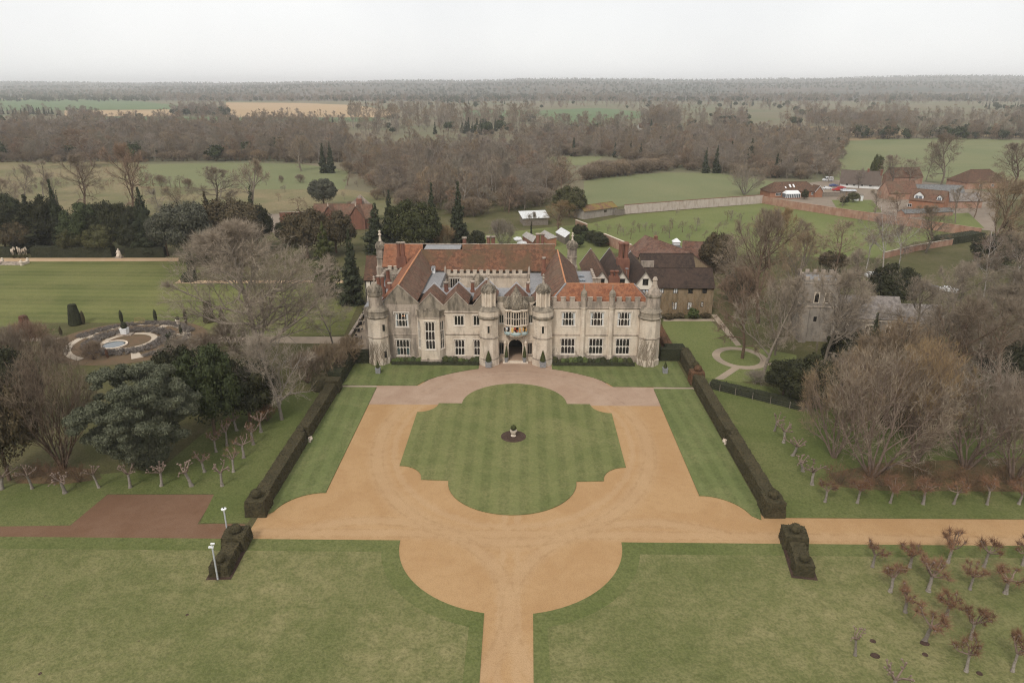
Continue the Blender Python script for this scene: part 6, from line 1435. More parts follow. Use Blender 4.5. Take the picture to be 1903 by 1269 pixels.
# ================================================================== TREES AND SHRUBS
def _n(v): return v / (np.linalg.norm(v) + 1e-9)
class Tree:
    """grows tapering limbs; big limbs become tubes, twigs become slivers"""
    def __init__(s, seed): s.rng = np.random.RandomState(seed); s.lims = {0: [], 1: []}; s.tw = []
    def rot(s, d, ang):
        a = s.rng.normal(size=3); a = _n(a - d * a.dot(d)); return _n(d * math.cos(ang) + a * math.sin(ang))
    def tubes(s, key, sides):
        V, Q = [], []; n0 = 0
        for pts, rad in s.lims[key]:
            k = sides if rad[0] > 0.05 else 3
            d0 = _n(pts[1] - pts[0]); a = _n(np.cross(d0, [0.31, 0.73, 0.61])); b = np.cross(d0, a)
            t = np.arange(k) * 2 * math.pi / k; ring = np.outer(np.cos(t), a) + np.outer(np.sin(t), b)
            m = len(pts)
            V.append((pts[:, None, :] + ring[None] * np.asarray(rad)[:, None, None]).reshape(-1, 3))
            i = np.arange(m - 1)[:, None] * k + np.arange(k)[None]; j = np.arange(m - 1)[:, None] * k + (np.arange(k)[None] + 1) % k
            Q.append(np.stack([i, j, j + k, i + k], -1).reshape(-1, 4) + n0); n0 += m * k
        return np.concatenate(V), np.concatenate(Q)
    def slivers(s, w):
        P = np.array([t[0] for t in s.tw]); E = np.array([t[1] for t in s.tw]); W = np.array([t[2] for t in s.tw]) * w
        d = E - P; r = s.rng.normal(size=d.shape); side = np.cross(d, r); side /= np.linalg.norm(side, axis=1)[:, None] + 1e-9
        V = np.stack([P - side * W[:, None], P + side * W[:, None], E], 1).reshape(-1, 3)
        return V, np.arange(len(V)).reshape(-1, 3)
def exit_dist(p, d, c, R):
    q = (p - c) / R; e = d / R; a = e.dot(e); b = q.dot(e); cc = q.dot(q) - 1; D = b * b - a * cc
    return 0.4 if D < 0 else max(0.3, (-b + math.sqrt(D)) / a)
def grow_bare(seed, H=18., rx=8., clear=.25, r0=.38, n=(9, 8, 8, 20), cz=.6, rz=.42, stems=1, spread=.0, ang=(.7, .75, .8), tw_len=1.1, tw_w=.024, trop=.08, wob=.22, kink=1.0, lead=.85):
    T = Tree(seed); g = T.rng; C = np.array([0, 0, H * cz]); R = np.array([rx, rx, H * rz])
    up = np.array([0, 0, 1.])
    def limb(p, d, L, r, lev):
        m = (6, 5, 4, 3)[lev]; pts = [p]; rad = [r]
        for i in range(m):
            d = _n(d + g.normal(size=3) * wob * (0.5 if lev == 0 else 1) + up * trop * (1 if lev else .5)); p = p + d * L / m; pts.append(p); rad.append(r * (1 - .72 * (i + 1) / m))
        T.lims[0 if lev == 0 else 1].append((np.array(pts), rad))
        pts = np.array(pts)
        def at(t):
            k = min(int(t * m), m - 1); f = t * m - k; return pts[k] * (1 - f) + pts[k + 1] * f, _n(pts[k + 1] - pts[k]), r * (1 - .72 * t)
        if lev < 3:
            t0 = clear if lev == 0 else .22
            for i in range(n[lev]):
                t = t0 + (1 - t0) * (i + g.rand()) / n[lev]; q, dd, rr = at(min(t, .99))
                a = ang[lev] * g.uniform(.65, 1.3) * (1.15 - .45 * t); nd = T.rot(dd, a)
                if lev == 0 and nd[2] < .1: nd = _n(nd + up * .35)
                ex = exit_dist(q, nd, C, R)
                l2 = ex * g.uniform(.58, 1.02) if lev == 0 else min(ex * .97, L * g.uniform(.35, .7) * (1.15 - .4 * t))
                if l2 > .25: limb(q, nd, l2, max(.012, min(rr * .62, .022 * l2 + .01)), lev + 1)
        else:
            for i in range(n[3]):
                q, dd, rr = at(g.uniform(.15, .99)); nd = T.rot(dd, g.uniform(.25, .95)); nd = _n(nd + up * trop * 1.5); l = tw_len * g.uniform(.5, 1.25)
                T.tw.append((q, q + nd * l, g.uniform(.7, 1.2)))
    for k in range(stems):
        if stems == 1: limb(np.zeros(3), _n(np.array([g.normal() * .04, g.normal() * .04, 1])), H * lead, r0, 0)
        else:
            a = 2 * math.pi * (k + g.rand()) / stems; s_ = spread * math.sqrt(g.rand()); d = _n(np.array([math.cos(a) * s_, math.sin(a) * s_, 1])); p = np.array([math.cos(a), math.sin(a), 0]) * r0 * 1.5
            limb(p, d, exit_dist(p + up * .5, d, C, R) * g.uniform(.6, 1.0), r0 * g.uniform(.6, 1), 0)
    tv, tq = T.tubes(0, 7); bv, bq = T.tubes(1, 5); sv, st = T.slivers(tw_w)
    return dict(trunk=(tv, [tq]), branches=(bv, [bq]), twigs=(sv, [st]))
PROTO = {}
def proto(key, parts, mats, joined=True):
    """parts: {name: (V, faces)}; merges twigs+branches into the crown; also a joined mesh for distant copies"""
    if 'twigs' in parts:
        bv, bq = parts.pop('branches'); sv, st = parts.pop('twigs')
        parts['crown'] = (np.concatenate([bv, sv]), [bq[0], st[0] + len(bv)], (len(bq[0]), len(st[0])))
    d = {}
    for nm, pt in parts.items():
        me = mesh_np(nm, pt[0], pt[1]); mm = mats[nm]
        for q in (mm if isinstance(mm, (list, tuple)) else [mm]): me.materials.append(M[q])
        if len(pt) > 2: me.polygons.foreach_set('material_index', np.concatenate([np.full(k, i, dtype=np.int32) for i, k in enumerate(pt[2])]))
        d[nm] = me
    PROTO[key] = (d, mats)
    # joined
    V, Fs, mi, ml, n0 = [], [], [], [], 0
    for nm, pt in parts.items():
        mm = mats[nm]; mm = list(mm) if isinstance(mm, (list, tuple)) else [mm]; V.append(pt[0])
        cnt = pt[2] if len(pt) > 2 else [sum(len(f) for f in pt[1])]
        for f in pt[1]: Fs.append(np.asarray(f) + n0)
        for i, k in enumerate(cnt): mi.append(np.full(k, len(ml) + i, dtype=np.int32))
        ml += mm; n0 += len(pt[0])
    # group equal-size faces in order
    me = mesh_np(key, np.concatenate(V), Fs)
    for q in ml: me.materials.append(M[q])
    me.polygons.foreach_set('material_index', np.concatenate(mi))
    PROTO[key + '_joined'] = me
PH = {}
def bare(key, bark, twig, **k):
    H = k.get('H', 18.); PH[key] = (H, 2 * k.get('rx', 8.)); proto(key, grow_bare(**k), dict(trunk=bark, crown=[bark, twig]))
bare('oak_a', 'bark_grey', 'twig_grey', seed=11, H=18, rx=8.5, n=(15, 8, 7, 12), ang=(1.05, .75, .8), clear=.2, cz=.57, rz=.44, trop=.05, tw_w=.02)
bare('oak_b', 'bark_grey', 'twig_brown', seed=12, H=17, rx=8, n=(15, 8, 7, 12), clear=.16, ang=(1.0, .75, .8), cz=.55, rz=.46, trop=.06, tw_w=.02)
bare('lime', 'bark_grey', 'twig_grey', seed=13, H=20, rx=11, n=(30, 10, 8, 14), ang=(1.15, .75, .8), clear=.14, cz=.54, rz=.47, r0=.42, tw_len=1.1, tw_w=.016, trop=.04, wob=.16, lead=.93)
bare('vase_a', 'bark_pale', 'twig_pale', seed=14, H=14, rx=7.5, stems=10, spread=.85, r0=.2, n=(9, 6, 4, 4), ang=(.5, .55, .6), clear=.22, cz=.53, rz=.5, trop=.08, tw_len=.95, tw_w=.017)
bare('vase_b', 'bark_brown', 'twig_brown', seed=15, H=14, rx=6, stems=14, spread=.6, r0=.16, n=(8, 6, 4, 4), ang=(.4, .45, .5), clear=.18, cz=.53, rz=.5, trop=.12, tw_len=.95, tw_w=.017)
bare('pale_tree', 'bark_pale', 'twig_pale', seed=16, H=15, rx=7.5, n=(18, 8, 6, 9), clear=.14, cz=.52, rz=.5, r0=.34, lead=.92, ang=(1.0, .8, .8), tw_w=.018)
bare('wood_a', 'bark_grey', 'twig_brown', seed=21, H=17, rx=4.6, n=(12, 6, 5, 6), clear=.22, cz=.57, rz=.44, r0=.22, ang=(.8, .65, .7), tw_len=1.2, tw_w=.03, lead=.92)
bare('wood_b', 'bark_grey', 'twig_purple', seed=22, H=16, rx=5.6, n=(13, 6, 5, 6), clear=.15, cz=.55, rz=.46, r0=.24, ang=(.95, .7, .8), tw_len=1.3, tw_w=.03)
bare('wood_c', 'bark_brown', 'twig_red', seed=23, H=15, rx=5.5, n=(14, 6, 5, 6), clear=.1, cz=.54, rz=.47, r0=.24, ang=(1.0, .7, .8), tw_len=1.3, tw_w=.03)
bare('wood_d', 'bark_pale', 'twig_grey', seed=24, H=18, rx=3.8, n=(12, 6, 5, 5), clear=.28, cz=.6, rz=.41, r0=.2, ang=(.7, .65, .7), tw_len=1.2, tw_w=.03, lead=.93)
bare('birch', 'bark_birch', 'twig_birch', seed=25, H=16, rx=4.2, n=(16, 7, 5, 7), clear=.26, cz=.58, rz=.43, r0=.16, ang=(.7, .6, .8), trop=-.01, tw_len=1.1, tw_w=.02, lead=.93)
bare('apple', 'bark_grey', 'twig_grey', seed=26, H=4.2, rx=3.0, n=(8, 5, 4, 8), clear=.3, cz=.6, rz=.42, r0=.14, ang=(1.0, .8, .9), tw_len=.5, tw_w=.016, trop=.02)
bare('apple_b', 'bark_brown', 'twig_brown', seed=27, H=4.0, rx=2.6, n=(7, 5, 4, 8), clear=.35, cz=.65, rz=.4, r0=.12, ang=(.95, .8, .9), tw_len=.5, tw_w=.016, trop=.02)
bare('thicket', 'bark_brown', 'twig_brown', seed=28, H=4.5, rx=4.0, stems=14, spread=1.1, r0=.06, n=(6, 4, 4, 5), ang=(.5, .6, .7), clear=.1, cz=.45, rz=.55, tw_len=.7, tw_w=.017)
bare('scrub', 'bark_brown', 'leaf_dry', seed=29, H=2.0, rx=4.0, stems=12, spread=2.2, r0=.04, n=(4, 3, 3, 4), ang=(.6, .7, .8), clear=.1, cz=.4, rz=.6, tw_len=.5, tw_w=.02)

# pollards: short trunk, knuckled arms, with or without red shoots
def pollard(key, seed, H=3.6, arms=6, shoots=24, reach=1.7, bark='bark_pale'):
    T = Tree(seed); g = T.rng; th = H * .52; p = np.zeros(3); pts = [p]; rad = [.25]
    lean = g.normal(size=2) * .10
    for i in range(5): p = p + np.array([lean[0] * th / 5 + g.normal() * .02, lean[1] * th / 5 + g.normal() * .02, th / 5]); pts.append(p); rad.append([.16, .145, .135, .13, .16][i])
    T.lims[0].append((np.array(pts), rad)); knobs = []
    for k in range(arms):
        a = 2 * math.pi * (k + g.uniform(-.25, .25)) / arms; el = g.uniform(.35, 1.0); d = _n(np.array([math.cos(a), math.sin(a), el])); q = p + np.array([0, 0, -.1]); L = reach * g.uniform(.65, 1.1); pp = [q]; rr = [.10]
        for i in range(5): d = _n(d + g.normal(size=3) * .22 + np.array([0, 0, .16])); q = q + d * L / 5; pp.append(q); rr.append([.08, .065, .06, .055, .065][i])
        T.lims[1].append((np.array(pp), rr)); knobs.append((q, .115))
        for s_ in range(g.randint(1, 3)):
            q0 = pp[g.randint(2, 5)]; d2 = T.rot(d, g.uniform(.5, 1.0)); q2 = q0 + d2 * g.uniform(.3, .65); T.lims[1].append((np.array([q0, (q0 + q2) / 2 + g.normal(size=3) * .04, q2]), [.045, .04, .05])); knobs.append((q2, .09))
    kb = MB(); rg = random.Random(seed)
    for q, r in knobs: kb.ball(tuple(q), r * rg.uniform(.8, 1.25), 7, (1, 1, .9), .15, rg)
    for q, r in knobs:
        for i in range(shoots):
            d = _n(g.normal(size=3) + np.array([0, 0, .7])); b = np.array(q) + d * .05; T.tw.append((b, b + d * g.uniform(.3, .95), 1.0))
    tv, tq = T.tubes(0, 9); av, aq = T.tubes(1, 6); kv = np.array(kb.v); kq = np.array(kb.f)
    parts = dict(trunk=(tv, [tq]), branches_=(np.concatenate([av, kv]), [aq, kq + len(av)], (len(aq) + len(kq),))); mats = dict(trunk=bark, branches_='bark_knuckle')
    if shoots: sv, st = T.slivers(.0165); parts['shoots'] = (sv, [st]); mats['shoots'] = 'shoot_red'
    parts['branches'] = parts.pop('branches_'); mats['branches'] = mats.pop('branches_'); PH[key] = (H, 2 * reach); proto(key, parts, mats)
for i in range(4): pollard('pollard_red_%d' % i, 40 + i, arms=5 + i % 3, shoots=52 + 8 * i)
for i in range(3): pollard('pollard_bare_%d' % i, 50 + i, arms=5 + i, shoots=0, reach=1.5)
for i in range(3): pollard('pollard_few_%d' % i, 60 + i, arms=6, shoots=9, reach=1.6)

# evergreens: leaf sprays spread through clumps round dark cores
def cards(g, P, N, size, aspect=1.0):
    n = len(P); t = np.cross(N, g.normal(size=(n, 3))); t /= np.linalg.norm(t, axis=1)[:, None] + 1e-9; b = np.cross(N, t); b /= np.linalg.norm(b, axis=1)[:, None] + 1e-9
    s = size * g.uniform(.55, 1.4, n)[:, None]; a = s * aspect
    V = np.stack([P - t * a * .5, P + b * s * .45, P + t * a * .6, P - b * s * .45], 1).reshape(-1, 3)
    return V, np.arange(4 * n).reshape(-1, 4)
def clumps(g, C, R, dens, size, aspect=1.0, shell=(.6, 1.16), flat=0.0, droop=0.0):
    Ps, Ns = [], []
    for c, r in zip(C, R):
        area = 4 * math.pi * (r[0] * r[1] * r[2]) ** (2 / 3); n = max(6, int(area * dens)); u = g.normal(size=(n, 3)); u /= np.linalg.norm(u, axis=1)[:, None]
        k = g.uniform(shell[0], shell[1], n)[:, None]; Ps.append(c + u * r * k); nn = u / r; nn /= np.linalg.norm(nn, axis=1)[:, None]; nn = nn + g.normal(size=(n, 3)) * .55; nn[:, 2] += flat; Ns.append(nn)
    P = np.concatenate(Ps); N = np.concatenate(Ns); N /= np.linalg.norm(N, axis=1)[:, None]
    return cards(g, P, N, size, aspect)
def cores(C, R, k=.74, n=8):
    mb = MB()
    for c, r in zip(C, R): mb.ball(tuple(c), 1.0, n, tuple(np.asarray(r) * k), .12, random)
    return np.array(mb.v), np.array(mb.f)
def evergreen(key, leaf, H, w, C, R, dens, size, trunk_r=.3, aspect=1.0, bark='bark_brown', core=.7, flat=0., seed=1):
    g = np.random.RandomState(seed); cv, cq = cores(C, R, core); lv, lq = clumps(g, C, R, dens, size, aspect, flat=flat)
    T = Tree(seed); T.lims[0].append((np.array([[0, 0, 0], [0, 0, H * .4], [0, 0, H * .85]], float), [trunk_r, trunk_r * .7, trunk_r * .2])); tv, tq = T.tubes(0, 7)
    PH[key] = (H, w); proto(key, dict(trunk=(tv, [tq]), crown=(np.concatenate([cv, lv]), [cq, lq + len(cv)], (len(cq) + len(lq),))), dict(trunk=bark, crown=leaf))
def round_crown(seed, H, rx, z0=.1, k=34, cr=.26):
    g = np.random.RandomState(seed); C = [np.array([0, 0, H * (.5 + z0 / 2)])]; R = [np.array([rx * .78, rx * .78, H * (.5 - z0 / 2) * .82])]
    for i in range(k):
        u = _n(g.normal(size=3)); u[2] = abs(u[2]) * 1.1 - .45; u = _n(u); r = rx * cr * g.uniform(.7, 1.35)
        C.append(C[0] + u * np.array([rx - r * .75, rx - r * .75, H * (.5 - z0 / 2) - r * .7])); R.append(np.array([r, r, r * .8]))
    return C, R
def cone_crown(seed, H, rx, tiers=16, z0=.03, blunt=.0, br=7, droop=.12):
    g = np.random.RandomState(seed); C = [np.array([0, 0, H * .45])]; R = [np.array([rx * .38, rx * .38, H * .42])]
    for i in range(tiers):
        t = i / (tiers - 1); z = H * (z0 + (.97 - z0) * t); r = rx * max(.05, (1 - t) ** (.85 - blunt * .3) + blunt * .25 * (1 - t)); r = min(r, rx) * (1 if t > .12 else .8)
        nb = max(2, int(br * (1 - t * .7)))
        for k in range(nb):
            a = 2 * math.pi * (k + g.rand()) / nb; rr = r * g.uniform(.58, 1.14); l = max(.25, rr * .45); c = np.array([math.cos(a) * (rr - l * .7), math.sin(a) * (rr - l * .7), z - droop * rr + g.uniform(-.2, .2)]); C.append(c); R.append(np.array([l, l, max(.3, H / tiers * .75)]))
    return C, R
C, R = round_crown(1, 9, 4.6); evergreen('yew_a', 'leaf_yew', 9, 9.2, C, R, 22, .27, seed=1)
C, R = round_crown(2, 9, 5.2, k=46, cr=.2); evergreen('yew_b', 'leaf_laurel', 9, 10.4, C, R, 22, .27, seed=2)
C, R = round_crown(3, 10, 5.0, .2, 30, .3); evergreen('holm', 'leaf_holm', 10, 10, C, R, 20, .29, seed=3)
C, R = cone_crown(4, 12, 3.0, 18, blunt=1.0, droop=-.1); evergreen('cypress', 'leaf_cypress', 12, 6.0, C, R, 16, .27, seed=4)
C, R = cone_crown(5, 13, 3.6, 15, droop=.25); evergreen('spruce', 'leaf_spruce', 13, 7.2, C, R, 15, .28, seed=5)
C, R = cone_crown(6, 14, 2.3, 16, droop=.2); evergreen('slim_spruce', 'leaf_spruce', 14, 4.6, C, R, 16, .27, seed=6)
C, R = round_crown(7, 2.4, 1.5, .02, 16, .32); evergreen('shrub_a', 'leaf_laurel', 2.4, 3.0, C, R, 22, .24, .08, seed=7)
C, R = round_crown(8, 2.2, 1.6, .02, 14, .36); evergreen('shrub_b', 'leaf_olive', 2.2, 3.2, C, R, 22, .24, .08, seed=8)
g = np.random.RandomState(9); C, R = [np.array([0, 0, 7.5])], [np.array([5.5, 5.5, 6.])]
for i in range(170):                                  # blue-grey pine: stacked horizontal plumes
    t = g.rand(); z = 1.2 + 13.6 * t; a = g.rand() * 6.283; rr = (10.0 * math.sin(math.pi * (.16 + .80 * (1 - t))) + .6) * g.uniform(.5, 1.02); C.append(np.array([math.cos(a) * rr, math.sin(a) * rr, z + .16 * rr])); l = g.uniform(.7, 1.5); R.append(np.array([l * 1.2, l * 1.2, l * .55]))
evergreen('pine', 'leaf_pine', 16, 20, C, R, 42, .17, .5, 2.8, core=.36, flat=.15, seed=9)
PH['far_fir'] = (12, 6)
g = np.random.RandomState(10); C, R = cone_crown(10, 12, 3.2, 7, br=4, droop=.1); evergreen('far_fir', 'leaf_spruce', 12, 6.4, C, R, 1.2, 1.0, seed=10)
C, R = round_crown(13, 11, 5.5, .12, 9, .42); evergreen('far_round', 'leaf_laurel', 11, 11, C, R, .9, 1.2, seed=13)
# ivy clad trunk
T = Tree(30); g = T.rng; C = [np.array([g.normal() * .15, g.normal() * .15, z]) for z in np.arange(.6, 9, .7)]; R = [np.array([.75, .75, .8]) * (1.1 - .06 * i) for i in range(len(C))]
lv, lq = clumps(g, C, R, 16, .3)
bt = grow_bare(31, H=16, rx=6, n=(9, 7, 6, 9), clear=.3, r0=.4, tw_len=1.2, tw_w=.03); PH['ivy_tree'] = (16, 12)
bv, bq = bt['branches']; sv, st = bt['twigs']
proto('ivy_tree', dict(trunk=bt['trunk'], crown=(np.concatenate([bv, sv]), [bq[0], st[0] + len(bv)], (len(bq[0]), len(st[0]))), ivy=(lv, [lq])), dict(trunk='bark_grey', crown=['bark_grey', 'twig_brown'], ivy='ivy'))

def spawn(key, name, label, loc, h, w=None, rz=None, cat='tree', group=None, mats=None, joined=False, z=0.0, lean=(0, 0)):
    H, W = PH[key]; sz = h / H; sx = (w / W) if w else sz
    rz = random.uniform(0, 6.28) if rz is None else rz
    if joined:
        o = bpy.data.objects.new(name, PROTO[key + '_joined']); COL.objects.link(o)
    else: o = empty(name)
    o.location = (loc[0], loc[1], z); o.rotation_euler = (lean[0], lean[1], rz); o.scale = (sx, sx, sz); tag(o, label, cat, group)
    if not joined:
        for nm, me in PROTO[key][0].items():
            c = obj(nm, me, o)
            if mats and nm in mats:
                mm = mats[nm] if isinstance(mats[nm], (list, tuple)) else [mats[nm]]
                for i, q in enumerate(mm): c.material_slots[i].link = 'OBJECT'; c.material_slots[i].material = M[q]
    elif mats:
        for i, q in enumerate(mats):
            if q: o.material_slots[i].link = 'OBJECT'; o.material_slots[i].material = M[q]
    return o
def ptree(key, name, label, bx, by, ty, w=None, **k):
    """tree surveyed by its foot (bx, by), top ty and crown width w (all as seen from the survey point)"""
    X, Y = G(bx, by); m = (Y * _c + CAMH * _s) / F; h = AT(bx, ty, Y)[1] - .0
    # the nearer crown edge reaches up a little: allow for depth
    if key in ('yew_a', 'yew_b', 'holm', 'cypress', 'spruce', 'slim_spruce'): h *= 1.09
    return spawn(key, name, label, (X, Y), max(.5, h), w * m if w else None, **k)
random.seed(77)

# ------------------------------------------------------------------ trees near the house, one by one
TW = lambda bark, twig: dict(trunk=bark, crown=[bark, twig])
LF = lambda leaf: dict(crown=leaf)
# left of the forecourt
ptree('pine', 'blue_pine', 'huge spreading blue green pine above the brown parking bay', 276, 872, 690, 200, rz=.6)
ptree('vase_b', 'bare_tree', 'tall many stemmed brown bare tree left of the blue pine', 118, 872, 655, 160, mats=TW('bark_brown', 'twig_brown'))
ptree('yew_b', 'dark_shrub', 'dark russet evergreen at the left edge below the brown bare tree', 18, 892, 700, 130, cat='shrub', mats=LF('leaf_brown'))
ptree('yew_a', 'dark_shrub', 'dark evergreen bush behind the brown bare tree at left edge', 25, 800, 660, 120, cat='shrub', mats=LF('leaf_yew'))
for k, (x, y, ty, w) in enumerate(((100, 893, 866, 80), (150, 895, 868, 80), (60, 888, 864, 70))):
    ptree('scrub', 'bracken_thicket', ['middle', 'right', 'left'][k] + ' clump of rust red undergrowth below the brown bare tree', x, y, ty, w, cat='shrub', mats=TW('bark_brown', 'leaf_dry'))
ptree('yew_b', 'holly_tree', 'dark holly right of the blue pine', 400, 808, 655, 120); ptree('yew_a', 'holly_tree', 'dark holly beneath the pale bare tree', 465, 782, 675, 110)
ptree('yew_a', 'dark_yew', 'dark yew between blue pine and rose garden', 340, 760, 650, 90); ptree('slim_spruce', 'dark_conifer', 'small dark conifer at right edge of the rose garden', 325, 700, 628, 50)
ptree('yew_b', 'holly_tree', 'glossy holly behind the blue pine crown', 365, 750, 670, 120)
ptree('oak_a', 'bare_tree', 'low arching bare tree over the hollies', 405, 730, 612, 190, mats=TW('bark_grey', 'twig_grey'))
ptree('lime', 'great_bare_tree', 'great spreading bare tree with round crown left of the mansion', 492, 690, 420, 330, rz=2.2)
ptree('pale_tree', 'bare_tree', 'pale barked bare tree beside the left hedge', 524, 780, 618, 150)
ptree('birch', 'bare_tree', 'slim pale bare tree near the terrace tables', 622, 655, 530, 90, mats=TW('bark_pale', 'twig_pale'))
for k, (x, y, ty, w) in enumerate(((612, 700, 640, 80), (650, 680, 628, 70), (572, 712, 655, 80))):
    ptree('thicket', 'bare_shrub', ['middle', 'right', 'left'][k] + ' bare brown shrub by the back of the left hedge', x, y, ty, w, cat='shrub')
px_top('yew_mound', 'dark yew dome beside the back of the left hedge', 598, 722, 697, 38, [(.97, 0), (1, .2), (.92, .5), (.65, .85), (.1, 1)], 'hedge')
ptree('thicket', 'rust_shrub', 'rust coloured shrub at the foot of the pale bare tree', 497, 782, 750, 50, cat='shrub', mats=TW('bark_brown', 'leaf_dry'))
for k, (x, y, ty, w, m) in enumerate(((60, 665, 600, 90, 'twig_red'), (20, 690, 610, 90, 'twig_brown'), (110, 675, 625, 70, 'twig_brown'), (175, 668, 636, 50, 'twig_red'), (385, 668, 622, 80, 'twig_brown'), (430, 650, 600, 80, 'twig_grey'))):
    ptree('thicket', 'bare_shrub', 'bare shrub, %s from the left along the near side of the rose garden' % ORD[(1, 0, 2, 3, 4, 5)[k]], x, y, ty, w, cat='shrub', mats=TW('bark_brown', m))
# conifers between the great tree and the mansion
ptree('cypress', 'golden_cypress', 'broad green cypress left of the mansion', 610, 548, 425, 52); ptree('spruce', 'dark_spruce', 'dark spruce nearest the left flank of the mansion', 657, 565, 438, 60)
ptree('yew_a', 'brown_yew', 'brown tinged yew below the brick stables', 572, 480, 393, 90, mats=LF('leaf_brown')); ptree('yew_b', 'brown_yew', 'russet evergreen behind the broad cypress', 625, 470, 398, 80, mats=LF('leaf_brown')); ptree('yew_a', 'dark_yew', 'dark yew at right end of the stables lane', 540, 458, 410, 50)
ptree('spruce', 'dark_spruce', 'dark spruce behind the timber wing', 702, 470, 385, 70); ptree('yew_b', 'large_evergreen', 'large dense green evergreen behind the left end of the mansion', 768, 472, 380, 105, mats=LF('leaf_cypress'))
ptree('slim_spruce', 'tall_conifer', 'left of the two tall dark conifers behind the mansion roof', 805, 455, 350, 36); ptree('slim_spruce', 'tall_conifer', 'right of the two tall dark conifers behind the mansion roof', 853, 455, 348, 42)
ptree('spruce', 'dark_spruce', 'grey green conifer left of the large dense evergreen', 728, 462, 362, 44); ptree('yew_a', 'dark_yew', 'small dark yew just above the mansion ridge', 886, 466, 430, 34)
ptree('thicket', 'golden_shrub', 'golden brown shrub above the mansion ridge', 825, 462, 420, 50, cat='shrub', mats=TW('bark_brown', 'twig_gold')); ptree('thicket', 'pale_shrub', 'pale bare shrub left of the derelict glasshouses', 932, 458, 410, 60, cat='shrub', mats=TW('bark_pale', 'twig_pale'))
ptree('ivy_tree', 'ivy_stump', 'dark ivy covered stump tree before the tin barn', 987, 436, 394, 30); ptree('yew_b', 'olive_evergreen', 'olive green evergreen right of the tin barn', 1058, 404, 350, 62, mats=LF('leaf_olive')); ptree('oak_b', 'bare_tree', 'golden brown bare tree before the olive evergreen', 1040, 432, 374, 80, mats=TW('bark_brown', 'twig_gold'))
for k, (x, y, ty, w) in enumerate(((1078, 443, 418, 28), (1092, 447, 428, 30), (1105, 452, 430, 34), (1072, 460, 436, 26), (1115, 458, 438, 30))):
    ptree('shrub_a' if k % 2 else 'yew_a', 'dark_shrub', '%s dark shrub from the left in the row along the broken brick wall' % ORD[(1, 2, 3, 0, 4)[k]], x, y, ty, w, cat='shrub')
# evergreens behind the west lawn
ev = [('yew_a', 12, 466, 382, 70, 'leaf_yew', 'dark yew behind the pampas grass'), ('spruce', 68, 466, 370, 95, 'leaf_yew', 'broad dark conifer with drooping branches behind the long yew hedge'), ('slim_spruce', 118, 464, 345, 34, 'ivy', 'narrow ivy green column left behind the long yew hedge'),
      ('yew_b', 165, 468, 385, 85, 'leaf_laurel', 'rounded green laurel tree behind the long yew hedge'), ('yew_a', 208, 466, 378, 70, 'leaf_yew', 'dark flat topped evergreen beside the rounded laurel'), ('yew_b', 142, 474, 425, 55, 'leaf_olive', 'left olive green bush above the long yew hedge'), ('yew_b', 192, 474, 422, 60, 'leaf_olive', 'right olive green bush above the long yew hedge'),
      ('spruce', 277, 472, 358, 70, 'leaf_spruce', 'pointed dark conifer behind the statue'), ('yew_a', 250, 472, 420, 50, 'leaf_yew', 'dark bush left of the pointed conifer'), ('holm', 312, 476, 400, 60, 'leaf_holm', 'grey green evergreen right of the pointed conifer'), ('holm', 352, 492, 380, 100, 'leaf_holm', 'large grey green evergreen at right end of the gravel walk'),
      ('yew_a', 432, 474, 375, 120, 'leaf_brown', 'wide dark brown green yew behind the great bare tree'), ('slim_spruce', 402, 505, 455, 22, 'leaf_olive', 'small yellow green conifer behind the great bare tree'), ('yew_b', 470, 462, 400, 60, 'leaf_laurel', 'green laurel beside the stables lane'), ('yew_a', 38, 470, 415, 60, 'leaf_brown', 'low brownish evergreen behind the pampas grass')]
ev += [('yew_a', 98, 462, 368, 60, 'leaf_yew', 'ragged dark evergreen right of the broad drooping conifer'), ('yew_b', 240, 466, 385, 60, 'leaf_yew', 'ragged dark evergreen left of the pointed conifer'), ('spruce', 395, 470, 366, 60, 'leaf_brown', 'ragged brown green conifer beside the large grey green evergreen'), ('yew_b', 30, 462, 368, 56, 'leaf_spruce', 'tall dark evergreen near the left edge'), ('yew_a', 480, 462, 385, 60, 'leaf_yew', 'dark evergreen nearest the stables lane')]
for key, x, y, ty, w, lf, lb in ev: ptree(key, 'evergreen_tree', lb, x, y, ty, w, mats=LF(lf))
# pampas grass
for k, (x, lb) in enumerate(((27, 'left'), (38, 'middle'), (48, 'right'))):
    T = Tree(80 + k); g_ = T.rng
    for i in range(160):
        a = g_.rand() * 6.28; r = g_.uniform(.1, 1.0); T.tw.append((np.array([math.cos(a) * .25, math.sin(a) * .25, 0]), np.array([math.cos(a) * r * 1.3, math.sin(a) * r * 1.3, g_.uniform(.8, 1.7) * (1.2 - .4 * r)]), 1.0))
    lv, lt = T.slivers(.05); T.tw = []
    pl = MB()
    for i in range(9): a = g_.rand() * 6.28; r = g_.uniform(.2, .7); pl.tube((math.cos(a) * r, math.sin(a) * r, 1.0), (math.cos(a) * r * 1.3, math.sin(a) * r * 1.3, 1.9 + g_.rand()), .02, .02, 4); pl.ball((math.cos(a) * r * 1.3, math.sin(a) * r * 1.3, 2.2 + g_.rand() * .9), .15, 6, (1, 1, 3.2))
    X, Y = G(x, 479.5); t = thing('pampas_grass', lb + ' clump of pampas grass with pale plumes at the far left hedge', 'grass', (X, Y, 0), 0, 'pampas grass clumps'); obj('leaves', mesh_np('leaves', lv, [lt], M['leaf_olive']), t); pl.build('plumes', M['stone_trim'], t, off=())
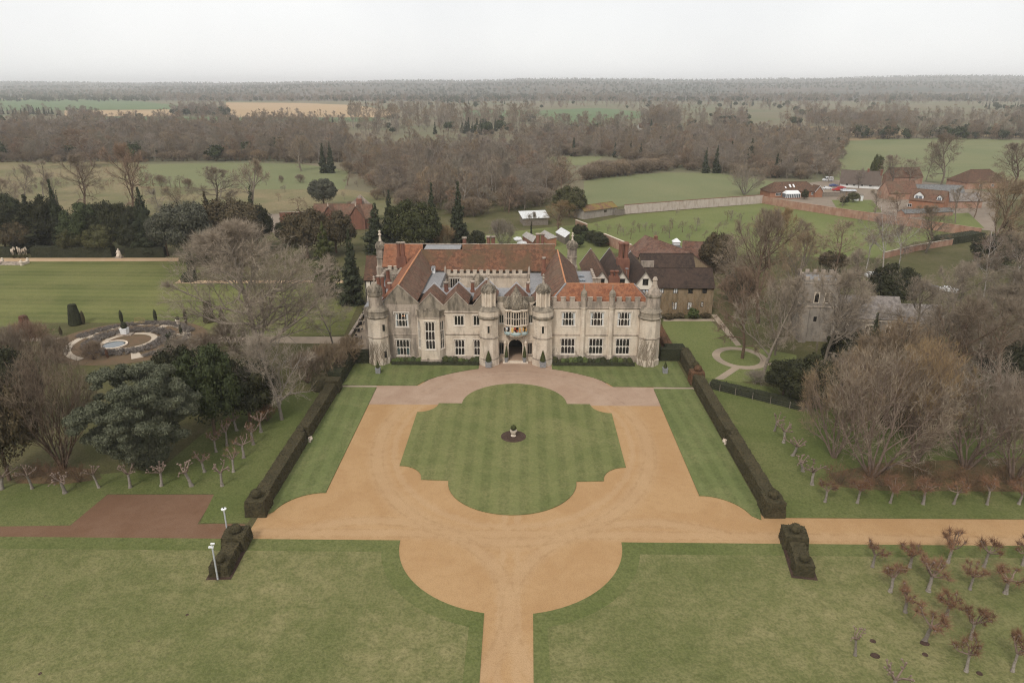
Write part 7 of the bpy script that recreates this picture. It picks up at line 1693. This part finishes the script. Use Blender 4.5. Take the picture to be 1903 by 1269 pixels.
# right of the mansion: trees round the east garden and the church
rt = [('oak_b', 1379, 666, 500, 130, 'bark_brown', 'twig_red', 'reddish bare tree in the round bed of the east garden'), ('oak_a', 1418, 695, 500, 130, 'bark_grey', 'twig_grey', 'grey bare tree beside the round bed, right of its path'), ('oak_b', 1408, 600, 392, 170, 'bark_brown', 'twig_brown', 'tall brown bare tree behind the golden cottage'), ('oak_a', 1462, 620, 420, 110, 'bark_grey', 'twig_brown', 'tall bare tree left of the church tower'),
      ('wood_b', 1355, 560, 440, 90, 'bark_grey', 'twig_brown', 'bare tree at the right gable of the golden cottage'), ('wood_b', 1560, 690, 560, 90, 'bark_grey', 'twig_brown', 'bare tree in front of the church tower'), ('wood_d', 1585, 640, 520, 60, 'bark_grey', 'twig_grey', 'bare tree before the church nave'), ('oak_a', 1690, 660, 500, 130, 'bark_grey', 'twig_grey', 'bare tree at the right end of the church'),
      ('vase_a', 1550, 850, 660, 150, 'bark_knuckle', 'twig_brown', 'pale many stemmed tree at left of the right hand grove'), ('vase_a', 1620, 885, 650, 230, 'bark_knuckle', 'twig_pale', 'largest pale many stemmed tree in the right hand grove'), ('vase_b', 1700, 860, 635, 150, 'bark_knuckle', 'twig_gold', 'upright brown stemmed tree in the middle of the right hand grove'), ('vase_a', 1795, 870, 660, 210, 'bark_knuckle', 'twig_pale', 'greyish many stemmed tree right of the upright brown one'), ('vase_a', 1885, 900, 690, 180, 'bark_knuckle', 'twig_brown', 'many stemmed tree at the right edge of the grove'),
      ('vase_b', 1650, 790, 600, 170, 'bark_brown', 'twig_brown', 'brown thicket tree behind the largest pale tree'), ('oak_b', 1760, 760, 560, 180, 'bark_brown', 'twig_brown', 'brown bare tree behind the greyish many stemmed tree'), ('oak_b', 1850, 740, 560, 190, 'bark_brown', 'twig_brown', 'broad brown bare tree near the right edge'), ('vase_b', 1580, 750, 650, 110, 'bark_brown', 'twig_grey', 'brown bare tree below the church porch'),
      ('oak_a', 1830, 640, 480, 170, 'bark_grey', 'twig_grey', 'grey bare tree beyond the church at the right edge'), ('oak_b', 1770, 620, 490, 130, 'bark_grey', 'twig_grey', 'bare tree beyond the chancel of the church'), ('oak_a', 1885, 560, 420, 130, 'bark_grey', 'twig_brown', 'bare tree above the churchyard at the right edge'), ('oak_b', 1835, 500, 330, 120, 'bark_brown', 'twig_brown', 'brown bare tree in front of the farmyard barns'),
      ('oak_b', 1430, 500, 385, 110, 'bark_brown', 'twig_gold', 'golden brown bare tree in the lower corner of the orchard'), ('wood_b', 1490, 500, 415, 80, 'bark_grey', 'twig_brown', 'bare tree behind the church tower, left'), ('wood_b', 1550, 510, 410, 90, 'bark_brown', 'twig_red', 'reddish bare tree behind the church tower'), ('oak_b', 1715, 730, 570, 150, 'bark_grey', 'twig_grey', 'grey bare tree between church chancel and right hand grove'), ('oak_b', 1615, 780, 625, 130, 'bark_brown', 'twig_brown', 'brown bare tree between church nave and right hand grove'), ('oak_a', 1800, 690, 520, 160, 'bark_grey', 'twig_grey', 'wide grey bare tree beyond the grove, right of the church'), ('wood_b', 1440, 660, 520, 90, 'bark_grey', 'twig_brown', 'bare tree between the round bed and the church'), ('oak_b', 1895, 680, 540, 130, 'bark_brown', 'twig_brown', 'brown bare tree at the right edge above the grove'), ('oak_b', 1528, 705, 495, 140, 'bark_grey', 'twig_grey', 'thin grey bare tree veiling the church tower'), ('oak_a', 1610, 570, 460, 100, 'bark_grey', 'twig_grey', 'bare tree behind the church nave')]
for key, x, y, ty, w, bk, tw, lb in rt: ptree(key, 'bare_tree', lb, x, y, ty, w, mats=TW(bk, tw))
br = [(1640, 508, 368, 70, 'first'), (1665, 522, 372, 60, 'second'), (1610, 500, 380, 60, 'third'), (1828, 552, 412, 60, 'fourth'), (1882, 530, 420, 55, 'fifth')]
for x, y, ty, w, o_ in br: ptree('birch', 'birch_tree', {'first': 'tallest white stemmed birch above the low churchyard wall', 'second': 'white birch just right of the tallest one', 'third': 'birch left of the tallest one', 'fourth': 'white birch beyond the church, left of the edge pair', 'fifth': 'white birch nearest the right edge beyond the church'}[o_], x, y, ty, w)
eg = [('yew_a', 1505, 755, 668, 100, 'leaf_yew', 'dark yew below the church tower'), ('yew_a', 1455, 735, 672, 70, 'leaf_yew', 'dark yew right of the round bed'), ('yew_b', 1570, 700, 620, 90, 'leaf_yew', 'dark yew in front of the church porch'), ('slim_spruce', 1618, 655, 588, 44, 'leaf_spruce', 'small dark conifer against the church nave'), ('yew_a', 1330, 508, 436, 66, 'leaf_brown', 'brown green yew at the end of the golden cottage'), ('yew_a', 1368, 560, 510, 60, 'leaf_yew', 'low dark yew right of the golden cottage'), ('yew_b', 1652, 575, 498, 90, 'leaf_yew', 'dark yew behind the church nave'), ('yew_a', 1660, 700, 640, 110, 'leaf_laurel', 'dark evergreen at the foot of the church chancel'), ('yew_a', 1720, 780, 680, 130, 'leaf_yew', 'dark evergreen deep inside the right hand grove'), ('yew_a', 1870, 720, 640, 110, 'leaf_yew', 'dark evergreen at the right edge of the grove'), ('yew_b', 1850, 500, 440, 90, 'leaf_yew', 'dark evergreen before the farmyard at right'), ('yew_a', 1545, 505, 470, 50, 'leaf_brown', 'brown yew behind the church tower')]
for key, x, y, ty, w, lf, lb in eg: ptree(key, 'dark_yew', lb, x, y, ty, w, mats=LF(lf))
for k, (x, y, ty, w) in enumerate(((1560, 900, 874, 110), (1640, 903, 878, 120), (1720, 900, 874, 120), (1800, 903, 878, 120), (1870, 900, 874, 110))):
    ptree('scrub', 'bracken_thicket', '%s clump of rust undergrowth from the left below the right hand grove' % ORD[k], x, y, ty, w, cat='shrub', mats=TW('bark_brown', 'leaf_dry'))
sheet('leaf_litter', GP((1540, 880), (1640, 860), (1903, 850), (2000, 870), (2000, 915), (1640, 912), (1560, 905)), 'litter', .066)
sheet('leaf_litter', GP((20, 880), (80, 865), (180, 872), (190, 890), (120, 900), (30, 898)), 'litter', .034)

# ------------------------------------------------------------------ pollards
def pol(kind, n, pts, label_fn, group, ty=None, h=3.4, wk=1.0):
    for i, p in enumerate(pts):
        X, Y = G(p[0], p[1]); o = spawn('%s_%d' % (kind, i % n), 'pollard_tree', label_fn(i), (X, Y), h * random.uniform(.82, 1.16), 3.5 * wk * random.uniform(.78, 1.25), group=group, lean=(random.gauss(0, .06), random.gauss(0, .06)))
pol('pollard_bare', 3, [(3, 909), (60, 908), (121, 916), (184, 906), (242, 906), (300, 903), (356, 903), (413, 903)], lambda i: '%s knuckled pollard from the left in the front row above the parking bay' % ORD[i], 'pollards above the parking bay', h=3.9)
pol('pollard_few', 3, [(380, 877), (402, 840), (422, 828), (440, 800)], lambda i: '%s pollard from the front in the slanting row under the hollies' % ORD[i], 'pollards under the hollies', h=4.0)
pol('pollard_few', 3, [(434, 877), (453, 851), (471, 826), (485, 803)], lambda i: '%s pollard from the front in the slanting row nearest the left hedge' % ORD[i], 'pollards nearest the left hedge', h=4.0)
pol('pollard_bare', 3, [(1439, 801), (1456, 823), (1473, 847), (1492, 876), (1509, 901)], lambda i: '%s pollard from the back in the slanting row right of the right hedge' % ORD[i], 'pollards right of the right hedge', h=3.4)
pol('pollard_red', 4, [(1533, 933), (1593, 935), (1654, 935), (1715, 937), (1772, 937), (1834, 938), (1893, 937)], lambda i: '%s pollard from the left in the row below the right hand grove' % ORD[i], 'pollards below the right hand grove', h=3.5)
pol('pollard_red', 4, [(1621, 1054), (1690, 1054), (1761, 1046), (1828, 1054), (1900, 1051)], lambda i: '%s red shooted pollard from the left in the row beside the cross drive' % ORD[i], 'pollards beside the cross drive', h=3.7)
pol('pollard_red', 4, [(1654, 1100), (1725, 1099), (1802, 1096), (1868, 1103)], lambda i: '%s red shooted pollard from the left in the second row of the lower right grove' % ORD[i], 'pollards of the lower right grove', h=3.6)
pol('pollard_red', 4, [(1682, 1138), (1758, 1145), (1803, 1188), (1718, 1192), (1795, 1248), (1881, 1248)], lambda i: ['leftmost red pollard in the third row of the lower right grove', 'bushiest red pollard in the third row of the lower right grove', 'red pollard behind the lowest middle one in the lower right grove', 'red pollard with soil at its foot in the lower right grove', 'lowest middle red pollard of the lower right grove', 'red pollard at the bottom right corner'][i], 'pollards of the lower right grove', h=3.7)
X, Y = G(1589, 1218); spawn('pollard_bare_0', 'pollard_tree', 'pale bare pollard standing apart left of the lower right grove', (X, Y), 3.9, 2.4)
X, Y = G(1655, 1297); spawn('pollard_bare_1', 'pollard_tree', 'pale bare pollard cut by the bottom edge of the picture', (X, Y), 4.2, 3.4)

# ------------------------------------------------------------------ orchard and meadow trees
op = [(1129, 432, 14), (1147, 436, 18), (1159, 439, 16), (1172, 445, 20), (1189, 432, 16), (1200, 430, 15), (1212, 432, 16), (1230, 434, 14), (1244, 443, 26), (1256, 401, 12), (1268, 432, 20), (1294, 430, 24), (1286, 436, 16), (1309, 443, 14), (1281, 448, 14), (1333, 432, 18), (1351, 412, 18), (1358, 410, 18), (1377, 413, 16), (1366, 423, 14), (1390, 430, 16), (1345, 425, 14), (1250, 425, 18), (1178, 425, 14), (1110, 428, 12), (1220, 445, 14), (1320, 455, 14), (1405, 415, 14)]
op.sort(key=lambda p: p[0])
for i, (x, y, hp) in enumerate(op):
    w = hp * 1.15; X, Y = G(x, y); m = (Y * _c + CAMH * _s) / F
    spawn('apple' if i % 2 else 'apple_b', 'fruit_tree', '%s small bare fruit tree from the left in the walled orchard' % ORD[i], (X, Y), hp * m * 1.08, w * m, group='fruit trees in the walled orchard', joined=True)
mp = [(285, 346, 22, 26), (300, 348, 20, 26), (318, 350, 20, 26), (335, 350, 22, 28), (350, 352, 18, 24), (272, 340, 18, 24), (518, 374, 14, 14), (530, 357, 12, 20), (558, 340, 14, 22), (523, 340, 12, 12), (555, 394, 24, 46), (646, 345, 22, 36), (664, 348, 12, 14), (706, 344, 14, 14), (640, 372, 16, 12), (668, 386, 18, 24), (700, 372, 18, 30), (725, 378, 14, 26), (655, 392, 16, 30), (495, 345, 12, 20), (740, 386, 16, 24)]
mp.sort()
for i, (x, y, hp, w) in enumerate(mp):
    X, Y = G(x, y); m = (Y * _c + CAMH * _s) / F
    spawn(('apple', 'apple_b', 'thicket')[i % 3], 'meadow_tree', '%s small scrubby tree from the left in the rough meadow' % ORD[i], (X, Y), hp * m * 1.08, w * m, group='scrubby trees in the rough meadow', joined=True, cat='tree')
ml = [('oak_a', 44, 382, 300, 60, 'bark_grey', 'twig_grey', 'spreading bare tree at far left of the meadow'), ('wood_d', 81, 366, 298, 45, 'bark_grey', 'twig_grey', 'slim bare tree right of the spreading one, far left meadow'), ('oak_b', 158, 388, 285, 95, 'bark_brown', 'twig_brown', 'broad brown bare tree in the left meadow'), ('wood_c', 172, 310, 232, 85, 'bark_brown', 'twig_red', 'russet bare tree rising above the left woodland'), ('oak_b', 248, 400, 265, 95, 'bark_brown', 'twig_red', 'leaning russet brown tree in the left meadow'),
      ('oak_a', 404, 392, 302, 105, 'bark_grey', 'twig_grey', 'dense grey bare tree in the middle of the left meadow'), ('ivy_tree', 470, 408, 296, 80, None, None, 'bare tree with ivy clad trunk by the stables lane'), ('oak_b', 560, 318, 252, 62, 'bark_grey', 'twig_brown', 'bare tree on the far edge of the meadow'), ('ivy_tree', 112, 400, 320, 40, None, None, 'ivy clad tree at left behind the yews'), ('oak_a', 20, 420, 320, 70, 'bark_grey', 'twig_grey', 'bare tree at the left edge behind the yews'), ('wood_b', 340, 440, 345, 70, 'bark_grey', 'twig_brown', 'bare tree behind the grey green evergreens'), ('wood_d', 300, 430, 350, 50, 'bark_pale', 'twig_pale', 'pale bare tree right of the pointed conifer'),
      ('vase_a', 1383, 362, 305, 70, 'bark_pale', 'twig_pale', 'round pale bare tree at the top of the orchard wall'), ('wood_c', 1043, 372, 295, 80, 'bark_brown', 'twig_red', 'round russet bare tree left of the paddock'), ('wood_b', 1535, 318, 262, 60, 'bark_grey', 'twig_grey', 'gnarled bare tree beside the white van'), ('wood_a', 1720, 338, 268, 30, 'bark_grey', 'twig_grey', 'leaning slim bare tree at the edge of the green field'), ('oak_b', 1748, 345, 250, 75, 'bark_grey', 'twig_brown', 'large bare tree at the edge of the green field'), ('oak_b', 1655, 345, 288, 60, 'bark_grey', 'twig_brown', 'bushy bare tree behind the thatched cottage'), ('wood_b', 1690, 345, 295, 50, 'bark_grey', 'twig_brown', 'bare tree right of the thatched cottage'), ('oak_b', 1880, 350, 265, 90, 'bark_brown', 'twig_brown', 'brown bare tree right of the hipped brown roof'), ('wood_b', 1850, 400, 320, 70, 'bark_brown', 'twig_brown', 'bare tree at right end of the farmyard'),
      ('wood_b', 1625, 402, 352, 46, 'bark_grey', 'twig_brown', 'bare tree behind the middle of the patchy brick wall'), ('wood_c', 1668, 400, 350, 44, 'bark_brown', 'twig_brown', 'bare tree left of the orange brick house'), ('wood_a', 1775, 415, 345, 44, 'bark_grey', 'twig_brown', 'bare tree right of the slate cart shed'), ('wood_b', 1810, 405, 335, 50, 'bark_brown', 'twig_brown', 'brown bare tree before the pale slate barn'), ('wood_b', 1540, 340, 300, 36, 'bark_grey', 'twig_grey', 'bare tree between bungalow and white van'), ('oak_b', 1720, 470, 380, 90, 'bark_grey', 'twig_grey', 'bare tree behind the low churchyard wall'), ('apple', 1565, 385, 360, 24, 'bark_grey', 'twig_brown', 'small bare garden tree behind the patchy brick wall'), ('wood_d', 1560, 345, 305, 26, 'bark_grey', 'twig_pale', 'pale slim tree among the parked cars'), ('wood_a', 1595, 350, 312, 24, 'bark_grey', 'twig_pale', 'slim bare tree before the thatched cottage')]
for key, x, y, ty, w, bk, tw, lb in ml: ptree(key, 'bare_tree', lb, x, y, ty, w, mats=TW(bk, tw) if bk else None)
el = [('yew_b', 602, 384, 336, 58, 'leaf_holm', 'round grey green evergreen in the rough meadow'), ('spruce', 602, 322, 270, 22, 'leaf_spruce', 'left dark conifer at the far edge of the meadow'), ('spruce', 616, 322, 268, 22, 'leaf_spruce', 'right dark conifer at the far edge of the meadow'), ('spruce', 1393, 314, 262, 30, 'leaf_spruce', 'dark conifer standing before the woodland right of the paddock'), ('yew_a', 1625, 340, 290, 22, 'leaf_cypress', 'dark green cypress behind the thatched cottage chimney'), ('shrub_a', 1495, 371, 352, 14, 'leaf_yew', 'round dark shrub beside the white conservatory'), ('yew_a', 1585, 376, 358, 20, 'leaf_olive', 'olive shrub left of the small white shed'), ('yew_a', 1568, 382, 365, 16, 'leaf_yew', 'dark shrub in the cottage garden'), ('yew_a', 540, 255, 228, 30, 'leaf_spruce', 'dark evergreen rising from the left woodland'), ('spruce', 1310, 322, 278, 18, 'leaf_spruce', 'thin conifer at the front of the right woodland, left'), ('spruce', 1330, 322, 274, 20, 'leaf_spruce', 'thin conifer at the front of the right woodland, right'), ('yew_a', 1352, 236, 216, 46, 'leaf_spruce', 'dark pine clump beyond the right woodland'), ('yew_a', 1448, 262, 240, 30, 'leaf_spruce', 'dark evergreen beside the reed meadow')]
for key, x, y, ty, w, lf, lb in el: ptree(key, 'evergreen_tree', lb, x, y, ty, w, mats=LF(lf))
# bright evergreen bush by the golden cottage, shrubs of the east garden
ptree('shrub_a', 'green_shrub', 'bright green bush against the golden cottage wall', 1287, 592, 573, 24, cat='shrub', mats=LF('leaf_bright'))
for k, (x, y, w) in enumerate(((1240, 592, 24), (1262, 591, 22), (1310, 590, 20))): ptree('shrub_b', 'low_shrub', '%s low shrub in the bed under the golden cottage' % ('left', 'middle', 'right')[k], x, y, y - 9, w, cat='shrub', mats=LF('leaf_brown'))
for k, (x, y, ty, w) in enumerate(((1468, 735, 700, 60), (1405, 712, 690, 50))): ptree('thicket', 'bare_shrub', ('right', 'left')[k] + ' bare pale shrub at the end of the garden path', x, y, ty, w, cat='shrub', mats=TW('bark_pale', 'twig_pale'))

# ------------------------------------------------------------------ lavender of the rose garden (nobody could count it)
g_ = np.random.RandomState(5); Ps = []
for (r0, r1, a0, a1, n) in ((10.5, 12.6, 30, 172, 520), (5.6, 8.7, 0, 360, 900), (10.5, 12.0, -50, 20, 160)):
    a = np.radians(g_.uniform(a0, a1, n)); r = g_.uniform(r0, r1, n); Ps.append(np.stack([RX + r * np.cos(a), RY + r * np.sin(a), np.full(n, .28)], 1))
P = np.concatenate(Ps); C = list(P); R = [np.array([.34, .34, .3]) * g_.uniform(.7, 1.25) for _ in C]
lv, lq = clumps(g_, C, R, 24, .14); tag(obj('lavender', mesh_np('lavender', lv, [lq], M['leaf_lavender'])), 'grey winter lavender filling the rose garden beds', 'lavender', kind='stuff')

# ------------------------------------------------------------------ woodland belts
def inpoly(x, y, poly):
    c = False; j = len(poly) - 1
    for i in range(len(poly)):
        if (poly[i][1] > y) != (poly[j][1] > y) and x < (poly[j][0] - poly[i][0]) * (y - poly[i][1]) / (poly[j][1] - poly[i][1] + 1e-9) + poly[i][0]: c = not c
        j = i
    return c
rng = random.Random(99)
BW = [('wood_a', 'wood_b', 'wood_c', 'wood_d')]
def scatter(poly, spacing, mix, seed, hr=(.8, 1.15)):
    """jittered planting inside a surveyed outline (ground coordinates)"""
    rg = random.Random(seed); q = [G(*p) for p in poly]; xs = [a[0] for a in q]; ys = [a[1] for a in q]; out = []
    y = min(ys)
    while y < max(ys):
        x = min(xs)
        while x < max(xs):
            a, b = x + rg.uniform(-.45, .45) * spacing, y + rg.uniform(-.45, .45) * spacing
            if inpoly(a, b, q): out.append((a, b, rg.choice(mix), rg.uniform(*hr), rg.uniform(0, 6.28)))
            x += spacing
        y += spacing
    return out
MIX = ['wood_a'] * 4 + ['wood_b'] * 4 + ['wood_c'] * 2 + ['wood_d'] * 3
belts = [('left belt', scatter([(-120, 303), (250, 302), (420, 300), (640, 305), (650, 262), (560, 246), (300, 246), (-120, 250)], 8.0, MIX + ['far_round'], 1, (.55, 1.2)), 'bare woodland tree in the belt beyond the left meadow', 'woodland beyond the left meadow'),
         ('middle belt', scatter([(640, 318), (720, 372), (800, 400), (900, 405), (1010, 388), (1050, 340), (1000, 300), (960, 285), (650, 285)], 8.6, MIX, 2, (.5, 1.15)), 'bare tree in the wood right behind the mansion', 'wood behind the mansion'),
         ('right belt', scatter([(980, 292), (1130, 292), (1250, 316), (1330, 322), (1440, 336), (1545, 332), (1560, 290), (1570, 262), (1380, 258), (1200, 256), (960, 262)], 8.4, MIX + ['wood_d', 'far_fir'], 3, (.5, 1.1)), 'bare tree in the wood between paddock and green field', 'wood beyond the paddock'),
         ('hedgerow', scatter([(1085, 336), (1240, 318), (1240, 312), (1080, 326)], 5.0, ['thicket'], 4, (1.2, 1.8)), 'bare hedgerow bush along the far edge of the paddock', 'hedgerow of the paddock')]
FARP = []
for nm, pts, lb, gp in belts:
    pts.sort(key=lambda p: p[1]); k = {'left belt': 105, 'middle belt': 75, 'right belt': 95, 'hedgerow': 25}[nm]
    # the front rows are single trees, the depth of the wood behind them reads as one mass
    if nm == 'hedgerow': pts[:k] = sorted(pts[:k])
    for i_, p in enumerate(pts[:k]):
        H = PH[p[2]][0]; spawn(p[2], 'hedgerow_bush' if nm == 'hedgerow' else 'woodland_tree', ('%s bare hedgerow bush from the left along the far edge of the paddock' % ORD[i_]) if nm == 'hedgerow' else lb, p[:2], H * p[3], PH[p[2]][1] * p[3] * 1.05, rz=p[4], group=gp, joined=True)
    FARP.append((nm, pts[k:]))
KEYS = ['wood_a', 'wood_b', 'wood_c', 'wood_d', 'thicket', 'far_fir', 'far_round']
SRC = {}
for o in bpy.data.objects:
    if o.type == 'MESH':
        for k in KEYS:
            if o.data == PROTO[k + '_joined'] and k not in SRC: SRC[k] = o
for k in KEYS:
    if k not in SRC:                               # make sure every kind stands somewhere in view
        X, Y = G(1480 + 20 * KEYS.index(k), 250); SRC[k] = spawn(k, 'distant_tree', 'single %s tree by the reed meadow' % k.replace('_', ' '), (X, Y), PH[k][0], joined=True)
def mass(name, label, pts, keys=KEYS):
    """one object: a wood that reads as one mass, planted from the tree meshes with geometry nodes"""
    me = bpy.data.meshes.new(name); me.vertices.add(len(pts)); me.vertices.foreach_set('co', np.array([(p[0], p[1], p[5] if len(p) > 5 else 0.0) for p in pts], dtype=np.float32).ravel())
    for an, ty, arr in (('kind_id', 'INT', [keys.index(p[2]) for p in pts]), ('size', 'FLOAT', [p[3] for p in pts]), ('turn', 'FLOAT', [p[4] for p in pts])):
        at = me.attributes.new(an, ty, 'POINT'); at.data.foreach_set('value', np.array(arr, dtype=np.int32 if ty == 'INT' else np.float32))
    o = obj(name, me); tag(o, label, 'woodland', kind='stuff')
    ng = bpy.data.node_groups.new(name, 'GeometryNodeTree'); ng.interface.new_socket('Geometry', in_out='INPUT', socket_type='NodeSocketGeometry'); ng.interface.new_socket('Geometry', in_out='OUTPUT', socket_type='NodeSocketGeometry')
    N, L = ng.nodes, ng.links; gi, go = N.new('NodeGroupInput'), N.new('NodeGroupOutput'); jn = N.new('GeometryNodeJoinGeometry')
    def attr(nm, ty): a = N.new('GeometryNodeInputNamedAttribute'); a.data_type = ty; a.inputs['Name'].default_value = nm; return a.outputs['Attribute']
    kid, siz, trn = attr('kind_id', 'INT'), attr('size', 'FLOAT'), attr('turn', 'FLOAT'); cv = N.new('ShaderNodeCombineXYZ'); L.new(trn, cv.inputs[2])
    for i, k in enumerate(keys):
        if not any(p[2] == k for p in pts): continue
        cm = N.new('FunctionNodeCompare'); cm.data_type = 'INT'; cm.operation = 'EQUAL'; L.new(kid, cm.inputs[2]); cm.inputs[3].default_value = i
        oi = N.new('GeometryNodeObjectInfo'); oi.inputs['Object'].default_value = SRC[k]; oi.transform_space = 'ORIGINAL'
        ip = N.new('GeometryNodeInstanceOnPoints'); L.new(gi.outputs[0], ip.inputs['Points']); L.new(cm.outputs[0], ip.inputs['Selection']); L.new(oi.outputs['Geometry'], ip.inputs['Instance']); L.new(cv.outputs[0], ip.inputs['Rotation']); L.new(siz, ip.inputs['Scale'])
        L.new(ip.outputs[0], jn.inputs[0])
    L.new(jn.outputs[0], go.inputs[0]); md = o.modifiers.new('planting', 'NODES'); md.node_group = ng
    return o
ug = []
for poly, sd in (([(-120, 303), (250, 302), (420, 300), (640, 305), (650, 262), (560, 246), (300, 246), (-120, 250)], 21), ([(640, 318), (720, 372), (800, 400), (900, 405), (1010, 388), (1050, 340), (1000, 300), (960, 285), (650, 285)], 22), ([(980, 292), (1130, 292), (1250, 316), (1330, 322), (1440, 336), (1545, 332), (1560, 290), (1570, 262), (1380, 258), (1200, 256), (960, 262)], 23)):
    ug += scatter(poly, 9.0, ['thicket'], sd, (.9, 1.7))
mass('undergrowth', 'tangled bare undergrowth filling the woods', ug)
for nm, pts in FARP:
    if pts: mass('woodland', {'left belt': 'dense bare woodland beyond the left meadow', 'middle belt': 'dense bare wood behind the mansion', 'right belt': 'dense bare wood beyond the paddock', 'hedgerow': 'bare hedge along the paddock'}[nm], [p for p in pts])
# far countryside: copses, hedgerows and woods out to the hills, kept off the fields
fields = [[(-300, 182), (200, 180), (335, 194), (335, 206), (325, 219), (560, 226), (300, 226), (130, 231), (-300, 210)], [(415, 190), (560, 191), (665, 195), (745, 208), (735, 221), (690, 229), (560, 227), (300, 225), (120, 231), (120, 216), (330, 216), (415, 219)], [(995, 212), (1010, 204), (1110, 200), (1205, 208), (1222, 216), (1100, 237), (1035, 237)], [(855, 204), (1000, 205), (1000, 217), (855, 219)], [(1388, 236), (1480, 235), (1625, 235), (1725, 244), (1702, 254), (1600, 264), (1500, 263), (1395, 253)], [(1540, 340), (1565, 262), (1640, 257), (1760, 254), (2400, 262), (2400, 350)], [(1700, 244), (2100, 248), (2100, 259), (1800, 256)]]
rg = random.Random(7); far = []
def far_add(x, y, mix, hs=(.55, 1.25)):
    X, Y = G(x, y); far.append((X, Y, rg.choice(mix), rg.uniform(*hs), rg.uniform(0, 6.28)))
for i in range(6800):
    y = 165 + 90 * rg.random() ** 1.5; x = rg.uniform(-150, 2060)
    if any(inpoly(x, y, f) for f in fields): continue
    if y > 246 and x < 660: continue
    pat = mnoise.noise(Vector((x * .006, y * .05, 0))) + .35 * mnoise.noise(Vector((x * .02, y * .1, 3)))
    if pat < -.2 and y > 172: continue
    dark = mnoise.noise(Vector((x * .004 + 9, y * .09, 5))) + (.25 if (x > 1450 and y < 190) else 0) + (.2 if y < 172 else 0)
    far_add(x, y, ['far_fir', 'far_round'] if dark > .42 else MIX + ['wood_b', 'wood_c', 'far_round'] if dark < .2 else MIX + ['far_fir', 'far_round'] * 2)
for i in range(170): far_add(rg.uniform(320, 425), rg.uniform(206, 217), ['wood_b', 'wood_c', 'far_round', 'far_fir', 'wood_b'])            # copse in the stubble
for i in range(60): far_add(rg.uniform(-20, 112), 214 + rg.uniform(-2, 2), ['far_fir', 'wood_b', 'far_fir'])
for i in range(70): x = rg.uniform(130, 190); far_add(x, 218 + (x - 130) * .15 + rg.uniform(-3, 8), ['wood_c', 'wood_b'])
for i in range(80): x = rg.uniform(650, 1000); far_add(x, rg.uniform(222, 240), ['wood_d', 'wood_a', 'wood_d'], (1.2, 1.7))
for i in range(60): x = rg.uniform(1200, 1260); far_add(x, rg.uniform(225, 246), ['wood_a', 'wood_b'], (1.1, 1.5))
for i in range(220): x = rg.uniform(1560, 2000); far_add(x, 258 + (x - 1560) * .004 + rg.uniform(-5, 1), ['wood_b', 'wood_c', 'thicket', 'far_round', 'wood_a'])
for i in range(200): x = rg.uniform(1500, 1700); far_add(x, rg.uniform(226, 236), ['wood_b', 'wood_c', 'wood_a'])
mass('woodland', 'distant copses, hedgerow trees and woods across the countryside', far)
hl = []
for i in range(15000):
    Y = 2300 + 6200 * rg.random() ** 1.2; X = rg.uniform(-.85, .85) * Y
    d = mnoise.noise(Vector((X * .0016, Y * .0012, 2))); z = float(HILL(np.array([X]), np.array([Y]))[0])
    if d < -.38: continue
    hl.append((X, Y, rg.choice(['far_fir', 'far_round', 'far_round', 'wood_b'] if d > -.02 or Y > 4500 else ['wood_b', 'wood_c', 'far_round', 'wood_a']), rg.uniform(.9, 1.5), rg.uniform(0, 6.28), z))
mass('woodland', 'forested hills along the horizon', hl)

# ------------------------------------------------------------------ air: haze over the whole view
hz = MB(); hz.box(-17000, 17000, -700, 19000, -2.0, 175.0); ho = hz.build('haze', None); tag(ho, 'thin winter haze over the countryside', 'haze', kind='stuff')
hm = bpy.data.materials.new('haze'); hm.use_nodes = True; n = hm.node_tree.nodes; n.remove(n['Principled BSDF'])
pv = n.new('ShaderNodeVolumePrincipled'); pv.inputs['Color'].default_value = (0.97, 0.98, 1.0, 1); pv.inputs['Density'].default_value = 0.00012; pv.inputs['Anisotropy'].default_value = 0.0
hm.cycles.volume_sampling = 'DISTANCE'; hm.cycles.homogeneous_volume = True
hm.node_tree.links.new(pv.outputs[0], n['Material Output'].inputs['Volume']); ho.data.materials.append(hm)
